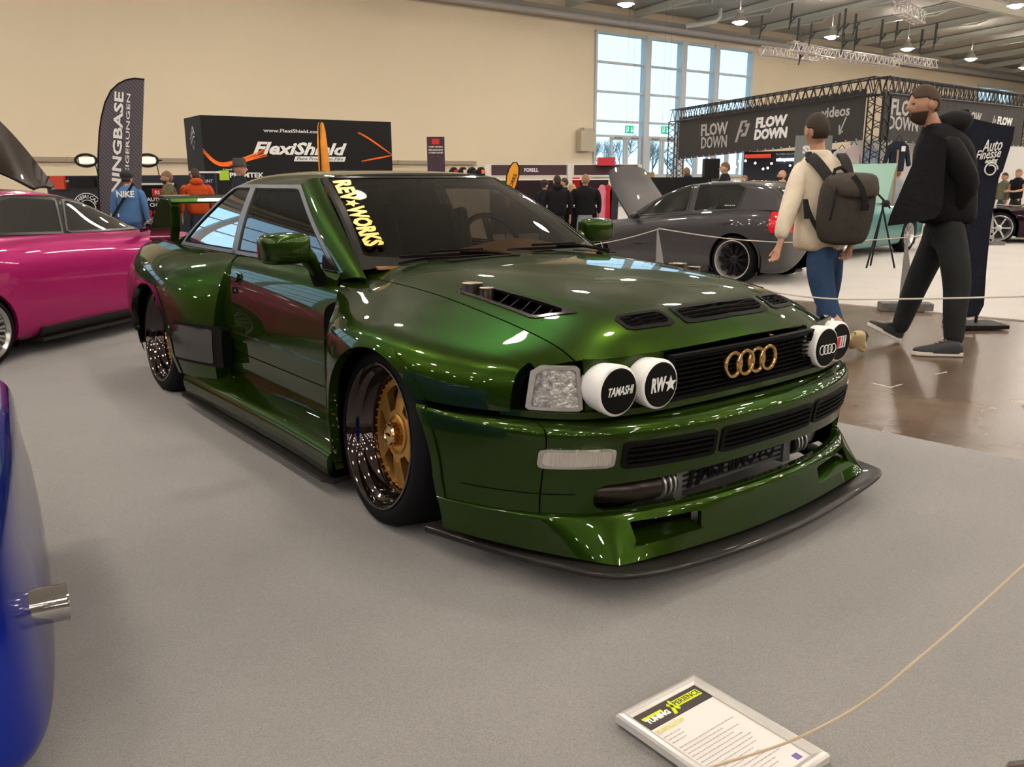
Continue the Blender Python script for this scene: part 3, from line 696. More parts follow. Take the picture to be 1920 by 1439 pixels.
for sd in (1, -1):
    v_, f_ = clips(BV, BF, lambda x, s, z: arch_f(x, z) + .004, lambda x, s, z: .030 - arch_f(x, z), lambda x, s, z: s * sd); v_, f_ = raise_sheet(v_, f_, .006, BREF); panel('arch_lip', v_, f_, g_paint, bump, .03, ref=BREF)
    v_, f_ = clips(BV, BF, lambda x, s, z: s * sd - .775, lambda x, s, z: .778 - s * sd); v_, f_ = raise_sheet(v_, f_, .0012, BREF); panel('panel_joint', v_, f_, g_inner, bump, 0, ref=BREF)
v_, f_ = clips(BV, BF, lambda x, s, z: z - .2985 - .0, lambda x, s, z: .301 - z, lambda x, s, z: abs(s) - .70, lambda x, s, z: arch_f(x, z) - .1); v_, f_ = raise_sheet(v_, f_, .0012, BREF); panel('panel_joint', v_, f_, g_inner, bump, 0, ref=BREF)
# slots in the bumper
for (a, b) in ((-.235, .235), (.27, .585), (-.585, -.27)):
    def sd_(s, z, g=0.0): return rrect(s, z, a - g, b + g, .383 - g, .452 + g, .012)
    v_, f_ = clips(BV, BF, lambda x, s, z: sd_(s, z, .007), lambda x, s, z: -sd_(s, z, -.006)); v_, f_ = raise_sheet(v_, f_, .006, BREF); g_ = panel('bumper_grille', v_, f_, g_satin, bump, .012, ref=BREF)
    v_, f_ = clips(BV, BF, lambda x, s, z: sd_(s, z)); v_, f_ = raise_sheet(v_, f_, .001, BREF); panel('grille_backing', v_, f_, g_inner, g_, 0, ref=BREF)
    for z_ in (.40, .4175, .435):
        v_, f_ = clips(BV, BF, lambda x, s, z: sd_(s, z), lambda x, s, z: .0025 - abs(z - z_)); v_, f_ = raise_sheet(v_, f_, .006, BREF); panel('louvre', v_, f_, g_satin, g_, .008, ref=BREF)
# front indicators
for sd in (1, -1):
    def id_(s, z, g=0.0): return rrect(s * sd, z, .615 - g, .785 + g, .388 - g, .442 + g, .014)
    v_, f_ = clips(BV, BF, lambda x, s, z: id_(s, z, .004), lambda x, s, z: -id_(s, z, -.004)); v_, f_ = raise_sheet(v_, f_, .005, BREF); g_ = panel('front_indicator', v_, f_, g_chrome, bump, .01, ref=BREF)
    v_, f_ = clips(BV, BF, lambda x, s, z: id_(s, z, -.003)); v_, f_ = raise_sheet(v_, f_, .004, BREF); o = panel('indicator_lens', v_, f_, mat('indicator_lens', (.62, .58, .52), .12, .2, coat=1.0), g_, .004, ref=BREF)
    mt = MATS['indicator_lens']
if True:
    nt = mt.node_tree; b = nt.nodes['Principled BSDF']; t = nt.nodes.new('ShaderNodeTexCoord'); wv = nt.nodes.new('ShaderNodeTexWave'); wv.inputs['Scale'].default_value = 42; wv.bands_direction = 'DIAGONAL'
    sxx = nt.nodes.new('ShaderNodeSeparateXYZ'); cb = nt.nodes.new('ShaderNodeCombineXYZ'); nt.links.new(t.outputs['Object'], sxx.inputs[0]); nt.links.new(sxx.outputs['Y'], cb.inputs[0])
    wv.bands_direction = 'X'; nt.links.new(cb.outputs[0], wv.inputs[0]); bp = nt.nodes.new('ShaderNodeBump'); bp.inputs['Distance'].default_value = .004; nt.links.new(wv.outputs[0], bp.inputs['Height']); nt.links.new(bp.outputs[0], b.inputs['Normal'])

planL = [(.12, .955), (.30, .95), (.40, .935), (.54, .880), (.68, .812), (.80, .745), (.915, .672), (.928, .655), (.943, .46), (.958, .28), (.966, .12)]
plT = np.array(mirror_plan(plan)); plL = np.array(mirror_plan(planL)); K = len(plT)
netL = []
for k in range(K):
    kk = min(k, K - 1 - k); t0 = plT[k]; l0 = plL[k]; zb = [.14, .14, .138, .132, .126, .122, .118, .114, .105, .098, .095][kk]
    wv_ = (0.1, .12, .18, .35, .6, .85, 1, 1, 1, 1, 1)[kk]
    def mixp(a): return t0 * (1 - a) + l0 * a
    c = np.array([0.2, 0.0]); dirn = (t0 - c) / np.linalg.norm(t0 - c)
    ins = t0 - dirn * .022 * wv_
    pts = [list(ins) + [.238], list(ins + dirn * .012) + [.236], list(mixp(.1) - dirn * .004 * wv_) + [.226], list(mixp(.35)) + [.19], list(mixp(.75)) + [.145 if zb < .12 else .16], list(mixp(1.0) + dirn * .004) + [zb]]
    netL.append(pts)
LV, LF = sheet(np.array(netL), 6, 6)
def inlet(s, z, g=0.0): return in_poly(abs(s), z, [(.575 + g, .215 + g), (.575 + g * 1.2, .160 - g), (.325 - g, .150 - g), (.315 - g, .205 + g)])
v_, f_ = clips(LV, LF, lambda x, s, z: arch_f(x, z), lambda x, s, z: -inlet(s, z) if x > .8 else 1.0)
lip = panel('bumper_lip', v_, f_, g_paint, car, .015, ref=BREF)
for sd in (1, -1):
    v_, f_ = clips(LV, LF, lambda x, s, z: inlet(s, z, .004) if x > .8 and s * sd > 0 else -1.0); v_, f_ = raise_sheet(v_, f_, -.05, BREF); panel('inlet_floor', v_, f_, g_inner, lip, 0, ref=BREF)
    mb = MB(); mb.add([(.955, -sd * .318, .150), (.935, -sd * .58, .158), (.865, -sd * .57, .175), (.885, -sd * .325, .172)], [(0, 1, 2, 3)]); mb.build('inlet_ramp', g_paint, lip)
# carbon splitter
outer = [(.30, .925, .100), (.45, .885, .100), (.62, .84, .102), (.80, .785, .106), (.93, .742, .116), (.985, .70, .122), (1.002, .62, .112), (.998, .52, .092), (1.008, .38, .082), (1.022, .2, .078), (1.026, .07, .076)]
inner_ = [(.30, .86, .105), (.42, .84, .10), (.56, .79, .10), (.70, .72, .10), (.80, .67, .10), (.85, .63, .10), (.88, .56, .095), (.89, .48, .09), (.90, .36, .085), (.91, .2, .08), (.915, .07, .08)]
netS = []
O_ = outer + [(x, -s, z) for x, s, z in reversed(outer)]; I_ = inner_ + [(x, -s, z) for x, s, z in reversed(inner_)]
for o_, i_ in zip(O_, I_):
    o_, i_ = np.array(o_), np.array(i_); md = (o_ + i_) / 2
    netS.append([i_, md + [0, 0, .002], o_ + [0, 0, .004], o_ + (o_ - i_) * .05 + [0, 0, -.008], o_ + [0, 0, -.024], md + [0, 0, -.028], i_ - [0, 0, .03]])
sv, sf = sheet(np.array(netS), 6, 3); splitter = panel('front_splitter', sv, sf, g_carbon, car, 0, ref=(.9, 0, .09))
# carbon brackets / mouth: intercooler and pipes behind the intake
MB().box((.66, 0, .30), (.16, 1.30, .22)).build('radiator_cavity', g_inner, car)
ic = MB()
for k in range(6): ic.box((.845, -.055, .246 + k * .018), (.02, .56, .009))
ic.box((.84, .235, .29), (.05, .04, .13)); ic.box((.84, -.345, .29), (.05, .04, .13)); ic.box((.825, -.055, .29), (.02, .56, .12))
icm = mat('core_aluminium', (.16, .17, .17), .45, .7); ico = ic.build('intercooler', icm, car)
ft = frame((.8585, -.03, .292), (0, 1, 0), (0, 0, 1)); text('lettering', 'MISHIMOTO', .105, g_satin, ico, ft, bold=.002, fit=.40, ext=.001)
mb = MB(); 
for q in (-.275, -.235): mb.prism([(-.02, -.045), (.0, -.045), (.03, .045), (.01, .045)], .002, frame((.8585, q, .292), (0, 1, 0), (0, 0, 1)))
mb.build('emblem', g_satin, ico)
for sd, a in ((1, 'hose'), (-1, 'hose')):
    mb = MB(); y0 = -sd * (.36 if sd > 0 else .26)
    pts = [(.84, y0, .285), (.835, y0 - sd * .08, .285), (.80, y0 - sd * .17, .283), (.74, y0 - sd * .25, .28)]
    mb.tube(pts, [.042, .044, .044, .04], 14); mb.build('boost_hose', mat('dark_hose', (.03, .024, .02), .25, .6), car, smooth=True)
    mb = MB()
    for q in (.015, .035, .06): mb.tube([(.84, y0 - sd * q, .285), (.84, y0 - sd * (q + .008), .285)], .047, 16)
    mb.build('hose_clamp', g_alu, car, smooth=True)

# ---- fascia: headlights, lamp panels, grille
fp = [(.56, .80), (.615, .775), (.68, .735), (.735, .685), (.775, .625), (.805, .53), (.825, .42), (.838, .25), (.842, .1)]
netN = np.array([[[x - .012 * (z - .54) / .15, s, z] for z in (.515, .56, .62, .66, .695)] for x, s in mirror_plan(fp)])
NV, NF = sheet(netN, 6, 4); NREF = (.2, 0, .6)
GZ = (.548, .678)
for sd in (1, -1):
    v_, f_ = clips(NV, NF, lambda x, s, z: s * sd - .378, lambda x, s, z: .648 - s * sd, lambda x, s, z: z - .535)
    panel('lamp_panel', v_, f_, g_paint, car, .01, ref=NREF)
vv, ff = clips(NV, NF, lambda x, s, z: .672 - max(0, abs(s) - .70) * .55 - z, lambda x, s, z: .79 - abs(s)); vv, ff = raise_sheet(vv, ff, -.03, NREF); panel('front_cavity', vv, ff, g_inner, car, 0, ref=NREF)
# ledge under the lamps
v_, f_ = clips(NV, NF, lambda x, s, z: .541 - z, lambda x, s, z: z - .522); v_, f_ = raise_sheet(v_, f_, .022, NREF); panel('lamp_ledge', v_, f_, g_paint, car, .04, ref=NREF)
for sd in (1, -1):
    def hd(s, z, g=0.0): return in_poly(s * sd, z, [(.662 - g, .672 + g), (.658 - g, .547 - g), (.762 + g, .547 - g), (.75 + g, .655 + g), (.735 + g, .672 + g)])
    v_, f_ = clips(NV, NF, lambda x, s, z: hd(s, z, .004), lambda x, s, z: -hd(s, z, -.005)); v_, f_ = raise_sheet(v_, f_, .010, NREF); hl = panel('headlight', v_, f_, mat('lens_rim', (.5, .5, .5), .2, .6), car, .02, ref=NREF)
    v_, f_ = clips(NV, NF, lambda x, s, z: hd(s, z, -.003)); v_, f_ = raise_sheet(v_, f_, .009, NREF); panel('headlight_glass', v_, f_, glass('lens_glass', (.93, .94, .95), .8), hl, .0, ref=NREF)
    vv, ff = raise_sheet(v_, f_, -.012, NREF); panel('reflector', vv, ff, g_lens_in, hl, 0, ref=NREF)
    continue
    c_ = Vector((.705, -sd * .712, .612)); mb = MB(); mb.lathe([(.0, -.01), (.03, 0), (.045, .012), (.049, .014)], 20, c_, Matrix.Rotation(R(-sd * 50), 4, 'Z') @ Matrix.Rotation(R(90), 4, 'Y')); mb.build('lamp_bowl', g_chrome, hl, smooth=True)
# round spot lamps
def spot(s_, x_, z_, kind, ang):
    rim = MB(); M_ = Matrix.Rotation(R(-ang), 4, 'Z') @ Matrix.Rotation(R(90), 4, 'Y'); M_.translation = (x_, -s_, z_)
    rim.lathe([(.058, -.09), (.070, -.06), (.074, -.03), (.076, 0), (.076, .012), (.073, .016), (.066, .018), (.062, .016)], 40, M=M_, cap=False)
    r_ = rim.build('spot_lamp', g_whitep, car, smooth=True)
    d = MB(); d.lathe([(.0, .021), (.064, .021), (.0675, .019), (.068, .014)], 40, M=M_ @ Matrix.Translation((0, 0.0, 0))); d.build('lamp_cover', g_satin, r_)
    fr = M_ @ Matrix.Translation((0, 0, .0225)) @ Matrix.Rotation(R(90), 4, 'Z')
    if kind == 'tamashi':
        text('lettering', 'TAMASHI', .036, g_whitep, r_, fr, bold=.0006, shear=.4, fit=.098, ext=.0008)
    if kind == 'rw':
        text('lettering', 'RW', .058, g_whitep, r_, fr @ Matrix.Translation((-.018, 0, 0)), bold=.0022, shear=.2, fit=.064, ext=.0008)
        st = [(.026 * (1 if i % 2 == 0 else .42) * math.sin(R(36 * i)), .026 * (1 if i % 2 == 0 else .42) * math.cos(R(36 * i))) for i in range(10)]
        MB().prism(st, .0016, fr @ Matrix.Translation((.037, -.002, -.0008))).build('star', g_whitep, r_)
    if kind == 'rings':
        mb = MB()
        for k in range(4):
            c = fr @ Vector((-.0345 + .023 * k, -.006, .0005)); mb.tube([c + (fr.to_3x3() @ Vector((math.cos(a) * .0165, math.sin(a) * .0165, 0))) for a in [2 * math.pi * t / 24 for t in range(24)]], .0018, 5, closed=True)
        mb.build('ring_emblem', g_whitep, r_)
    if kind == 'flag':
        mb = MB(); mb.prism([(-.034, -.022), (.028, -.022), (.036, .022), (-.026, .022)], .001, fr); mb.build('badge_field', g_whitep, r_)
        mb = MB(); mb.prism([(-.032, -.020), (-.010, -.020), (-.002, .020), (-.0245, .020)], .0018, fr); mb.build('badge_red', g_red, r_)
        mb = MB()
        for q in (-.001, .0145): mb.prism([(q, -.020), (q + .004, -.020), (q + .0115, .020), (q + .0075, .020)], .0018, fr)
        mb.build('badge_stripe', g_satin, r_)
spot(.600, .830, .612, 'tamashi', 3); spot(.452, .856, .614, 'rw', 1); spot(-.432, .850, .614, 'rings', 0); spot(-.574, .815, .612, 'flag', 0)
# main grille
gx = lambda s: .846 - .08 * s * s
gr = MB()
def gbar(z, h, x_off=0, dep=.016):
    for k in range(8):
        s0, s1 = -.372 + .093 * k, -.372 + .093 * (k + 1); gr.bar((gx(s0) + x_off, -s0, z), (gx(s1) + x_off, -s1, z), dep, h)
gbar(.681, .010, .006, .02); gbar(.549, .010, .006, .02)
for sd in (1, -1): gr.bar((gx(.37) + .004, -sd * .368, .545), (gx(.37) + .002, -sd * .368, .685), .012, .02)
grille = gr.build('grille', g_satin, car)
gr = MB()
for k in range(8): gbar(.563 + k * .0148, .0032, .0, .014)
gr.build('grille_bar', g_satin, grille)
mb = MB(); gr = mb; gbar(.615, .135, -.022, .004); gr.build('grille_backing', g_inner, grille)
mb = MB()
for k in range(4):
    y = -.0915 + .061 * k
    pr = [(.0455, 0), (.0455, .010), (.043, .013), (.035, .013), (.0325, .010), (.0325, 0)]
    mb.lathe(pr, 40, closed=True, c=(gx(.1) + .006 + (.002 if k % 2 else 0), y, .622), M=Matrix.Rotation(R(90), 4, 'Y'))
mb.build('ring_emblem', g_gold2, car, smooth=True)

# ---- side skirts
for sd in (1, -1):
    net = []
    for i, x in enumerate([-2.12, -2.0, -1.6, -1.2, -.8, -.5, -.34]):
        o_ = (.94, .935, .93, .925, .925, .935, .945)[i]
        net.append([[x, .775, .225], [x, .80, .222], [x, .84, .212], [x, o_ - .03, .196], [x, o_, .175], [x, o_ + .002, .13], [x, o_ - .012, .085]])
    v_, f_ = sheet(np.array(net), 6, 4); v_, f_ = clips(v_, f_, lambda x, s, z: x + 2.09 - (.2 - z) * .2, lambda x, s, z: -.355 - x - (.19 - z) * .25)
    sk = panel('side_skirt', v_, f_, g_paint, car, .02, side=sd, ref=(-1.2, .6, .1))
    MB().prism([(-2.16, .90), (-2.12, .945), (-1.6, .95), (-.9, .95), (-.40, .955), (-.34, .93), (-.36, .80), (-2.1, .80)], .014, Matrix(((1, 0, 0, 0), (0, -sd, 0, 0), (0, 0, 1, .062), (0, 0, 0, 1)))).build('skirt_blade', g_carbon, sk)
    MB().box((-1.22, -sd * .83, .12), (1.7, .16, .1)).build('sill', g_inner, car)

# ---- greenhouse
def aline(t):   # front edge of the side glass, t 0..1 up
    return -.665 - .60 * t
cl = [(0.0, -2.66), (.15, -2.585), (.35, -2.47), (.6, -2.31), (.8, -2.19), (.93, -2.09), (1.0, -1.98)]
def cline(t):
    for (a, xa), (b, xb) in zip(cl, cl[1:]):
        if t <= b: return xa + (xb - xa) * (t - a) / (b - a)
    return cl[-1][1]
netG = []
for x in (-.5, -.9, -1.3, -1.7, -2.1, -2.5, -2.8):
    netG.append([[x, .70 - .135 * t + .014 * math.sin(math.pi * t), .838 + .345 * t] for t in (0, .2, .4, .6, .8, 1.0)])
GV, GF = sheet(np.array(netG), 10, 6)
def gt(z): return (z - .838) / .345
def edge_in(x, z):     # > 0 inside the whole side glazing
    t = max(0, min(1, gt(z)))
    a = (aline(t) - x) * .5; c = (x - cline(t)) * .65; top = (1.0 - gt(z)) * .345; bot = (gt(z)) * .345
    # round corners a little
    return min(a, c, top, bot)
BP = -1.815
for sd in (1, -1):
    v_, f_ = clips(GV, GF, lambda x, s, z: edge_in(x, z) - .014, lambda x, s, z: x - (BP + .03)); v_, f_ = raise_sheet(v_, f_, -.004)
    panel('side_window', v_, f_, g_glass_s, car, 0, side=sd)
    v_, f_ = clips(GV, GF, lambda x, s, z: edge_in(x, z) - .016, lambda x, s, z: (BP - .03) - x); v_, f_ = raise_sheet(v_, f_, -.004)
    panel('quarter_window', v_, f_, g_glass_q, car, 0, side=sd)
    v_, f_ = clips(GV, GF, lambda x, s, z: edge_in(x, z) + .002, lambda x, s, z: .018 - edge_in(x, z)); v_, f_ = raise_sheet(v_, f_, .004)
    wt = panel('window_trim', v_, f_, g_trim, car, .02, side=sd)
    v_, f_ = clips(GV, GF, lambda x, s, z: edge_in(x, z) - .017, lambda x, s, z: .026 - edge_in(x, z)); v_, f_ = raise_sheet(v_, f_, .0)
    panel('window_seal', v_, f_, g_satin, wt, .01, side=sd)
    v_, f_ = clips(GV, GF, lambda x, s, z: edge_in(x, z), lambda x, s, z: .034 - abs(x - BP)); v_, f_ = raise_sheet(v_, f_, .004)
    panel('door_pillar', v_, f_, g_trim, car, .03, side=sd)
    mb = MB(); mb.prism([(-.655, .842), (-.80, .842), (-.79, .90)], .008, Matrix(((1, 0, 0, 0), (0, 0, -sd, -sd * .700), (0, 1, 0, 0), (0, 0, 0, 1)))); mb.build('mirror_sail', g_satin, car)
# roof with C pillars
hx = [-1.10, -1.12, -1.155, -1.20, -1.262]
R_s = [0, .25, .42, .505, .562]
st = [(hx, [1.236, 1.234, 1.226, 1.212, 1.184], R_s), ([-1.3, -1.3, -1.32, -1.34, -1.37], [1.25, 1.248, 1.238, 1.222, 1.186], R_s), ([-1.55] * 5, [1.256, 1.254, 1.243, 1.226, 1.187], R_s), ([-1.8] * 5, [1.254, 1.252, 1.241, 1.224, 1.186], R_s),
      ([-2.02] * 5, [1.245, 1.242, 1.23, 1.212, 1.178], R_s), ([-2.2, -2.2, -2.19, -2.19, -2.17], [1.225, 1.222, 1.206, 1.18, 1.13], [0, .25, .43, .52, .585]), ([-2.42, -2.42, -2.4, -2.38, -2.34], [1.16, 1.155, 1.14, 1.10, 1.04], [0, .26, .45, .55, .62]),
      ([-2.66, -2.66, -2.64, -2.6, -2.54], [1.055, 1.05, 1.03, .99, .93], [0, .27, .47, .59, .665]), ([-2.9, -2.9, -2.88, -2.82, -2.70], [.94, .935, .92, .885, .845], [0, .28, .5, .63, .70]), ([-3.02, -3.02, -3.0, -2.95, -2.85], [.86, .86, .855, .845, .835], [0, .28, .5, .63, .70])]
netR = []
for xs, zs, ss in st:
    col = [[xs[j], ss[j], zs[j]] for j in range(5)]; netR.append([[c[0], -c[1], c[2]] for c in reversed(col[1:])] + col)
RV, RF = sheet(np.array(netR), 6, 6)
def backlight(x, s, z): return min(-2.22 - x, x + 2.93, (.36 + .13 * (-2.2 - x) / .7 - abs(s)))
v_, f_ = clips(RV, RF, lambda x, s, z: -backlight(x, s, z)); panel('roof', v_, f_, g_paint, car, .02)
v_, f_ = clips(RV, RF, lambda x, s, z: backlight(x, s, z)); v_, f_ = raise_sheet(v_, f_, -.006); panel('rear_window', v_, f_, g_glass, car, 0)
# A pillars: from windscreen edge to side glass edge
for sd in (1, -1):
    net = []
    for t in (-.08, .15, .4, .65, .85, 1.0):
        wx_ = -.515 - .685 * t; wsd = .672 - .17 * t; wz = .856 + .358 * t
        gx_ = aline(t) + .0; gs_ = .70 - .135 * t + .014 * math.sin(math.pi * max(t, 0)); gz_ = .838 + .345 * t
        net.append([[wx_, wsd, wz], [wx_ * .7 + gx_ * .3 + .004, wsd * .62 + gs_ * .38 + .006, wz * .7 + gz_ * .3 + .010], [wx_ * .3 + gx_ * .7 + .004, wsd * .25 + gs_ * .75 + .010, wz * .3 + gz_ * .7 + .006], [gx_, gs_ + .002, gz_]])
    v_, f_ = sheet(np.array(net), 6, 4); panel('windscreen_pillar', v_, f_, g_paint, car, .015, side=sd)
# windscreen
wb = [(0, -.455, .872), (.25, -.462, .871), (.48, -.49, .866), (.672, -.535, .852)]; wt_ = [(0, -1.098, 1.232), (.2, -1.105, 1.231), (.38, -1.135, 1.225), (.502, -1.192, 1.212)]
netW = []
for b_, t_ in zip([(-s, x, z) for s, x, z in reversed(wb[1:])] + wb, [(-s, x, z) for s, x, z in reversed(wt_[1:])] + wt_):
    netW.append([[b_[1] * (1 - t) + t_[1] * t + .012 * math.sin(math.pi * t) * .6, b_[0] * (1 - t) + t_[0] * t, b_[2] * (1 - t) + t_[2] * t + .022 * math.sin(math.pi * t)] for t in (0, .25, .5, .75, 1)])
WV_, WF = sheet(np.array(netW), 8, 6)
def ws_in(x, s, z):
    t = (z - .86) / .37; sm = .672 - .17 * t; return min((sm - abs(s)), (1.232 - z) * 1.0, (z - .868) * 1.6)
panel('windscreen', WV_, WF, g_glass, car, 0)
def ws_edge(x, s, z): return min(.672 - .17 * (z - .86) / .37 - abs(s), (z - .866) * 1.2 + .012 - .03 * (abs(s) / .67) ** 4, (1.245 - z) * 1.0)
v_, f_ = clip(WV_, WF, lambda x, s, z: .034 - ws_edge(x, s, z)); vv, ff = raise_sheet(v_, f_, .002)
panel('windscreen_border', vv, ff, g_black, car, 0)
v_, f_ = clips(WV_, WF, lambda x, s, z: .010 - ((.672 - .17 * (z - .86) / .37) - abs(s)) if z < 1.222 else 1.0, lambda x, s, z: z - .87); vv, ff = raise_sheet(v_, f_, .004)
panel('windscreen_seal', vv, ff, g_satin, car, .006)
# banner on the glass
def onW(s, t):
    x = None
    b0 = np.array([-.535 + .08 * (1 - abs(s) / .672) , 0, 0]);
    return None
p_lo = Vector((-.565, -.572, .895)); p_hi = Vector((-1.145, -.438, 1.205)); xd = (p_lo - p_hi).normalized(); nrm = Vector((.47, -.18, .86)); yd = nrm.cross(xd).normalized()
fr = frame((p_lo + p_hi) / 2 + nrm.normalized() * .022, xd, yd)
text('windscreen_banner', 'REV', .105, g_yel, car, fr @ Matrix.Translation((-.20, 0, 0)), bold=.005, fit=.19, ext=.0005)
text('windscreen_banner', 'WORKS', .105, g_yel, car, fr @ Matrix.Translation((.115, 0, 0)), bold=.005, fit=.33, ext=.0005)
stp = [(.034 * (1 if i % 2 == 0 else .45) * math.sin(R(36 * i)), .034 * (1 if i % 2 == 0 else .45) * math.cos(R(36 * i))) for i in range(10)]
MB().prism(stp, .001, fr @ Matrix.Translation((-.078, 0, 0)) @ Matrix.Rotation(R(-90), 4, 'Z')).build('banner_star', g_yel, car)
# cowl, wipers, hood rear louvres
mb = MB(); mb.add([(-.34, 0, .858), (-.38, -.3, .852), (-.50, -.56, .825), (-.58, -.63, .81), (-.58, .63, .81), (-.50, .56, .825), (-.38, .3, .852), (-.55, .6, .85), (-.47, 0, .868), (-.55, -.6, .85)], [(0, 1, 9, 8), (1, 2, 9), (2, 3, 9), (0, 8, 7, 6), (6, 7, 5), (5, 7, 4)]); mb.build('cowl', g_satin, car)
for y0, y1, in ((.05, -.50), (.58, .06)):
    mb = MB(); a_ = Vector((-.425, y0, .885)); b_ = Vector((-.50, y1, .893)); md = (a_ + b_) / 2 + Vector((.0, 0, .012))
    mb.tube([a_ + Vector((.03, 0, -.01)), a_ + (b_ - a_) * .3 + Vector((-.0, 0, .016)), md + Vector((-.015, 0, .006))], [.009, .007, .005], 6)
    mb.bar(a_ * .85 + b_ * .15 + Vector((-.03, 0, .008)), b_ + Vector((-.012, 0, .004)), .012, .012); mb.bar(md + (b_ - a_) * .25 + Vector((-.015, 0, .01)), md - (b_ - a_) * .2 + Vector((-.015, 0, .012)), .01, .01)
    mb.build('wiper', g_satin, car)
for y0, y1 in ((-.04, -.37), (.30, .56)):
    mb = MB()
    for q in range(3): mb.bar((-.335 + q * .018, y0, .8945), (-.335 + q * .018 - .035, y1, .884 if abs(y1) < .5 else .868), .008, .004)
    mb.build('rear_louvre', g_satin, car)

# ---- mirrors
for sd in (1, -1):
    mb = MB(); pr = []
    M0 = Matrix.Translation((-.575, -sd * .985, .945)) @ Matrix.Rotation(R(90), 4, 'X')
    net = []
    for i, (t, w_, h_, xo) in enumerate(((-.106, .04, .085, 0), (-.098, .065, .112, 0), (-.06, .09, .124, .0), (0, .10, .128, 0), (.06, .095, .122, 0), (.092, .07, .105, 0), (.10, .04, .08, 0))):
        ring = []
        for k in range(16):
            a = 2 * math.pi * k / 16; ca, sa = math.cos(a), math.sin(a)
            ring.append([-.70 + xo + (.75 * w_ if ca > 0 else .45 * w_) * abs(ca) ** .55 * (1 if ca > 0 else -1), -sd * (.92 + t), .942 + h_ / 2 * abs(sa) ** .4 * (1 if sa > 0 else -1)])
        net.append(ring)
    vs = [p for r_ in net for p in r_]; fs = [(i * 16 + k, i * 16 + (k + 1) % 16, (i + 1) * 16 + (k + 1) % 16, (i + 1) * 16 + k) for i in range(6) for k in range(16)] + [tuple(range(16)), tuple(range(96, 112))]
    mb.add(vs, fs); mr = mb.build('mirror', g_paint, car, smooth=True, auto=False)
    if sd < 0: mr.location = (-.09, -.055, 0)
    sub = mr.modifiers.new('sub', 'SUBSURF'); sub.levels = sub.render_levels = 2
    mb = MB(); mb.tube([(-.70, -sd * .835, .92), (-.705, -sd * .81, .895), (-.72, -sd * .785, .86), (-.73, -sd * .77, .835)], [.036, .034, .029, .026], 12); mb.build('mirror_arm', g_paint, mr, smooth=True)
    mb = MB(); mb.tube([(-.728, -sd * .772, .838), (-.745, -sd * .745, .795)], [.029, .034], 14); mb.build('mirror_foot', g_satin, mr, smooth=True)
    MB().box((-.74, -sd * .92, .942), (.006, .16, .08)).build('mirror_glass', g_chrome, mr)

# ---- rear wing
for sd in (1, -1):
    wg = MB(); wg.prism([(-3.46, .82), (-2.99, .83), (-2.94, .93), (-2.92, 1.06), (-2.96, 1.10), (-3.12, 1.105), (-3.18, 1.08), (-3.38, .92)], .055, Matrix(((1, 0, 0, 0), (0, 0, 1, -sd * .635 - .0275), (0, 1, 0, 0), (0, 0, 0, 1))))
    wg.build('wing_post', g_paint, car, bevel=.012)
mb = MB(); mb.prism([(-3.15, 1.115), (-3.17, 1.10), (-3.1, 1.075), (-2.94, 1.065), (-2.91, 1.075), (-2.94, 1.095), (-3.05, 1.112)], 1.32, Matrix(((1, 0, 0, 0), (0, 0, 1, -.66), (0, 1, 0, 0), (0, 0, 0, 1)))); mb.build('wing_blade', g_paint, car, bevel=.006)

# ---- cabin
cab = MB(); cab.box((-1.55, 0, .30), (2.3, 1.30, .20)); cab.box((-.62, 0, .58), (.08, 1.3, .42)); cab.box((-2.85, 0, .60), (.7, 1.25, .44)); cab.box((-.10, 0, .45), (1.0, 1.0, .5)); cab.box((-3.0, 0, .4), (.7, 1.2, .4))
for sd in (1, -1): cab.box((-1.4, -sd * .695, .5), (1.9, .04, .42))
cab.build('floor_tub', g_inner, car)
mb = MB()
for sd in (1, -1): mb.box((-1.22, -sd * .66, .70), (1.05, .03, .26)); mb.box((-2.25, -sd * .64, .72), (.8, .05, .26))
mb.build('door_card', g_tan, car, bevel=.01)
net = [[[-.50, s, .862 + .0] for s in (-.6, -.35, 0, .35, .6)], [[-.60, s, .872] for s in (-.62, -.35, 0, .35, .62)], [[-.75, -.62, .875], [-.75, -.35, .955], [-.75, 0, .885], [-.75, .35, .875], [-.75, .62, .87]], [[-.90, -.62, .855], [-.90, -.35, .95], [-.90, 0, .865], [-.9, .35, .855], [-.9, .62, .85]], [[-.95, s, .70] for s in (-.62, -.35, 0, .35, .62)]]
v_, f_ = sheet(np.array(net), 5, 5); panel('dashboard', v_, f_, g_tan, car, .01, ref=(-.7, 0, .6))
for y in (-.36, .36):
    st_ = MB(); st_.box((-1.45, y, .52), (.52, .50, .16)); st_.box((-1.72, y, .80), (.14, .48, .52), Matrix.Rotation(R(-14), 3, 'Y')); st_.box((-1.80, y, 1.06), (.10, .26, .18), Matrix.Rotation(R(-10), 3, 'Y'))
    for q in (-.24, .24): st_.box((-1.66, y + q, .82), (.2, .07, .44), Matrix.Rotation(R(-14), 3, 'Y'))
    st_.build('seat', g_seat, car, bevel=.03)
mb = MB(); c_ = Vector((-1.02, .36, .86)); RM = Matrix.Rotation(R(-24), 3, 'Y')
mb.tube([c_ + RM @ Vector((0, .18 * math.cos(a), .18 * math.sin(a))) for a in [2 * math.pi * t / 28 for t in range(28)]], .014, 8, closed=True)
for a in (0, 120, 240): mb.bar(c_, c_ + RM @ Vector((0, .17 * math.cos(R(a + 90)), .17 * math.sin(R(a + 90)))), .03, .012)
mb.tube([c_, c_ + Vector((.18, 0, -.06))], .035, 10); mb.build('steering_wheel', g_seat, car, smooth=True)
mb = MB()
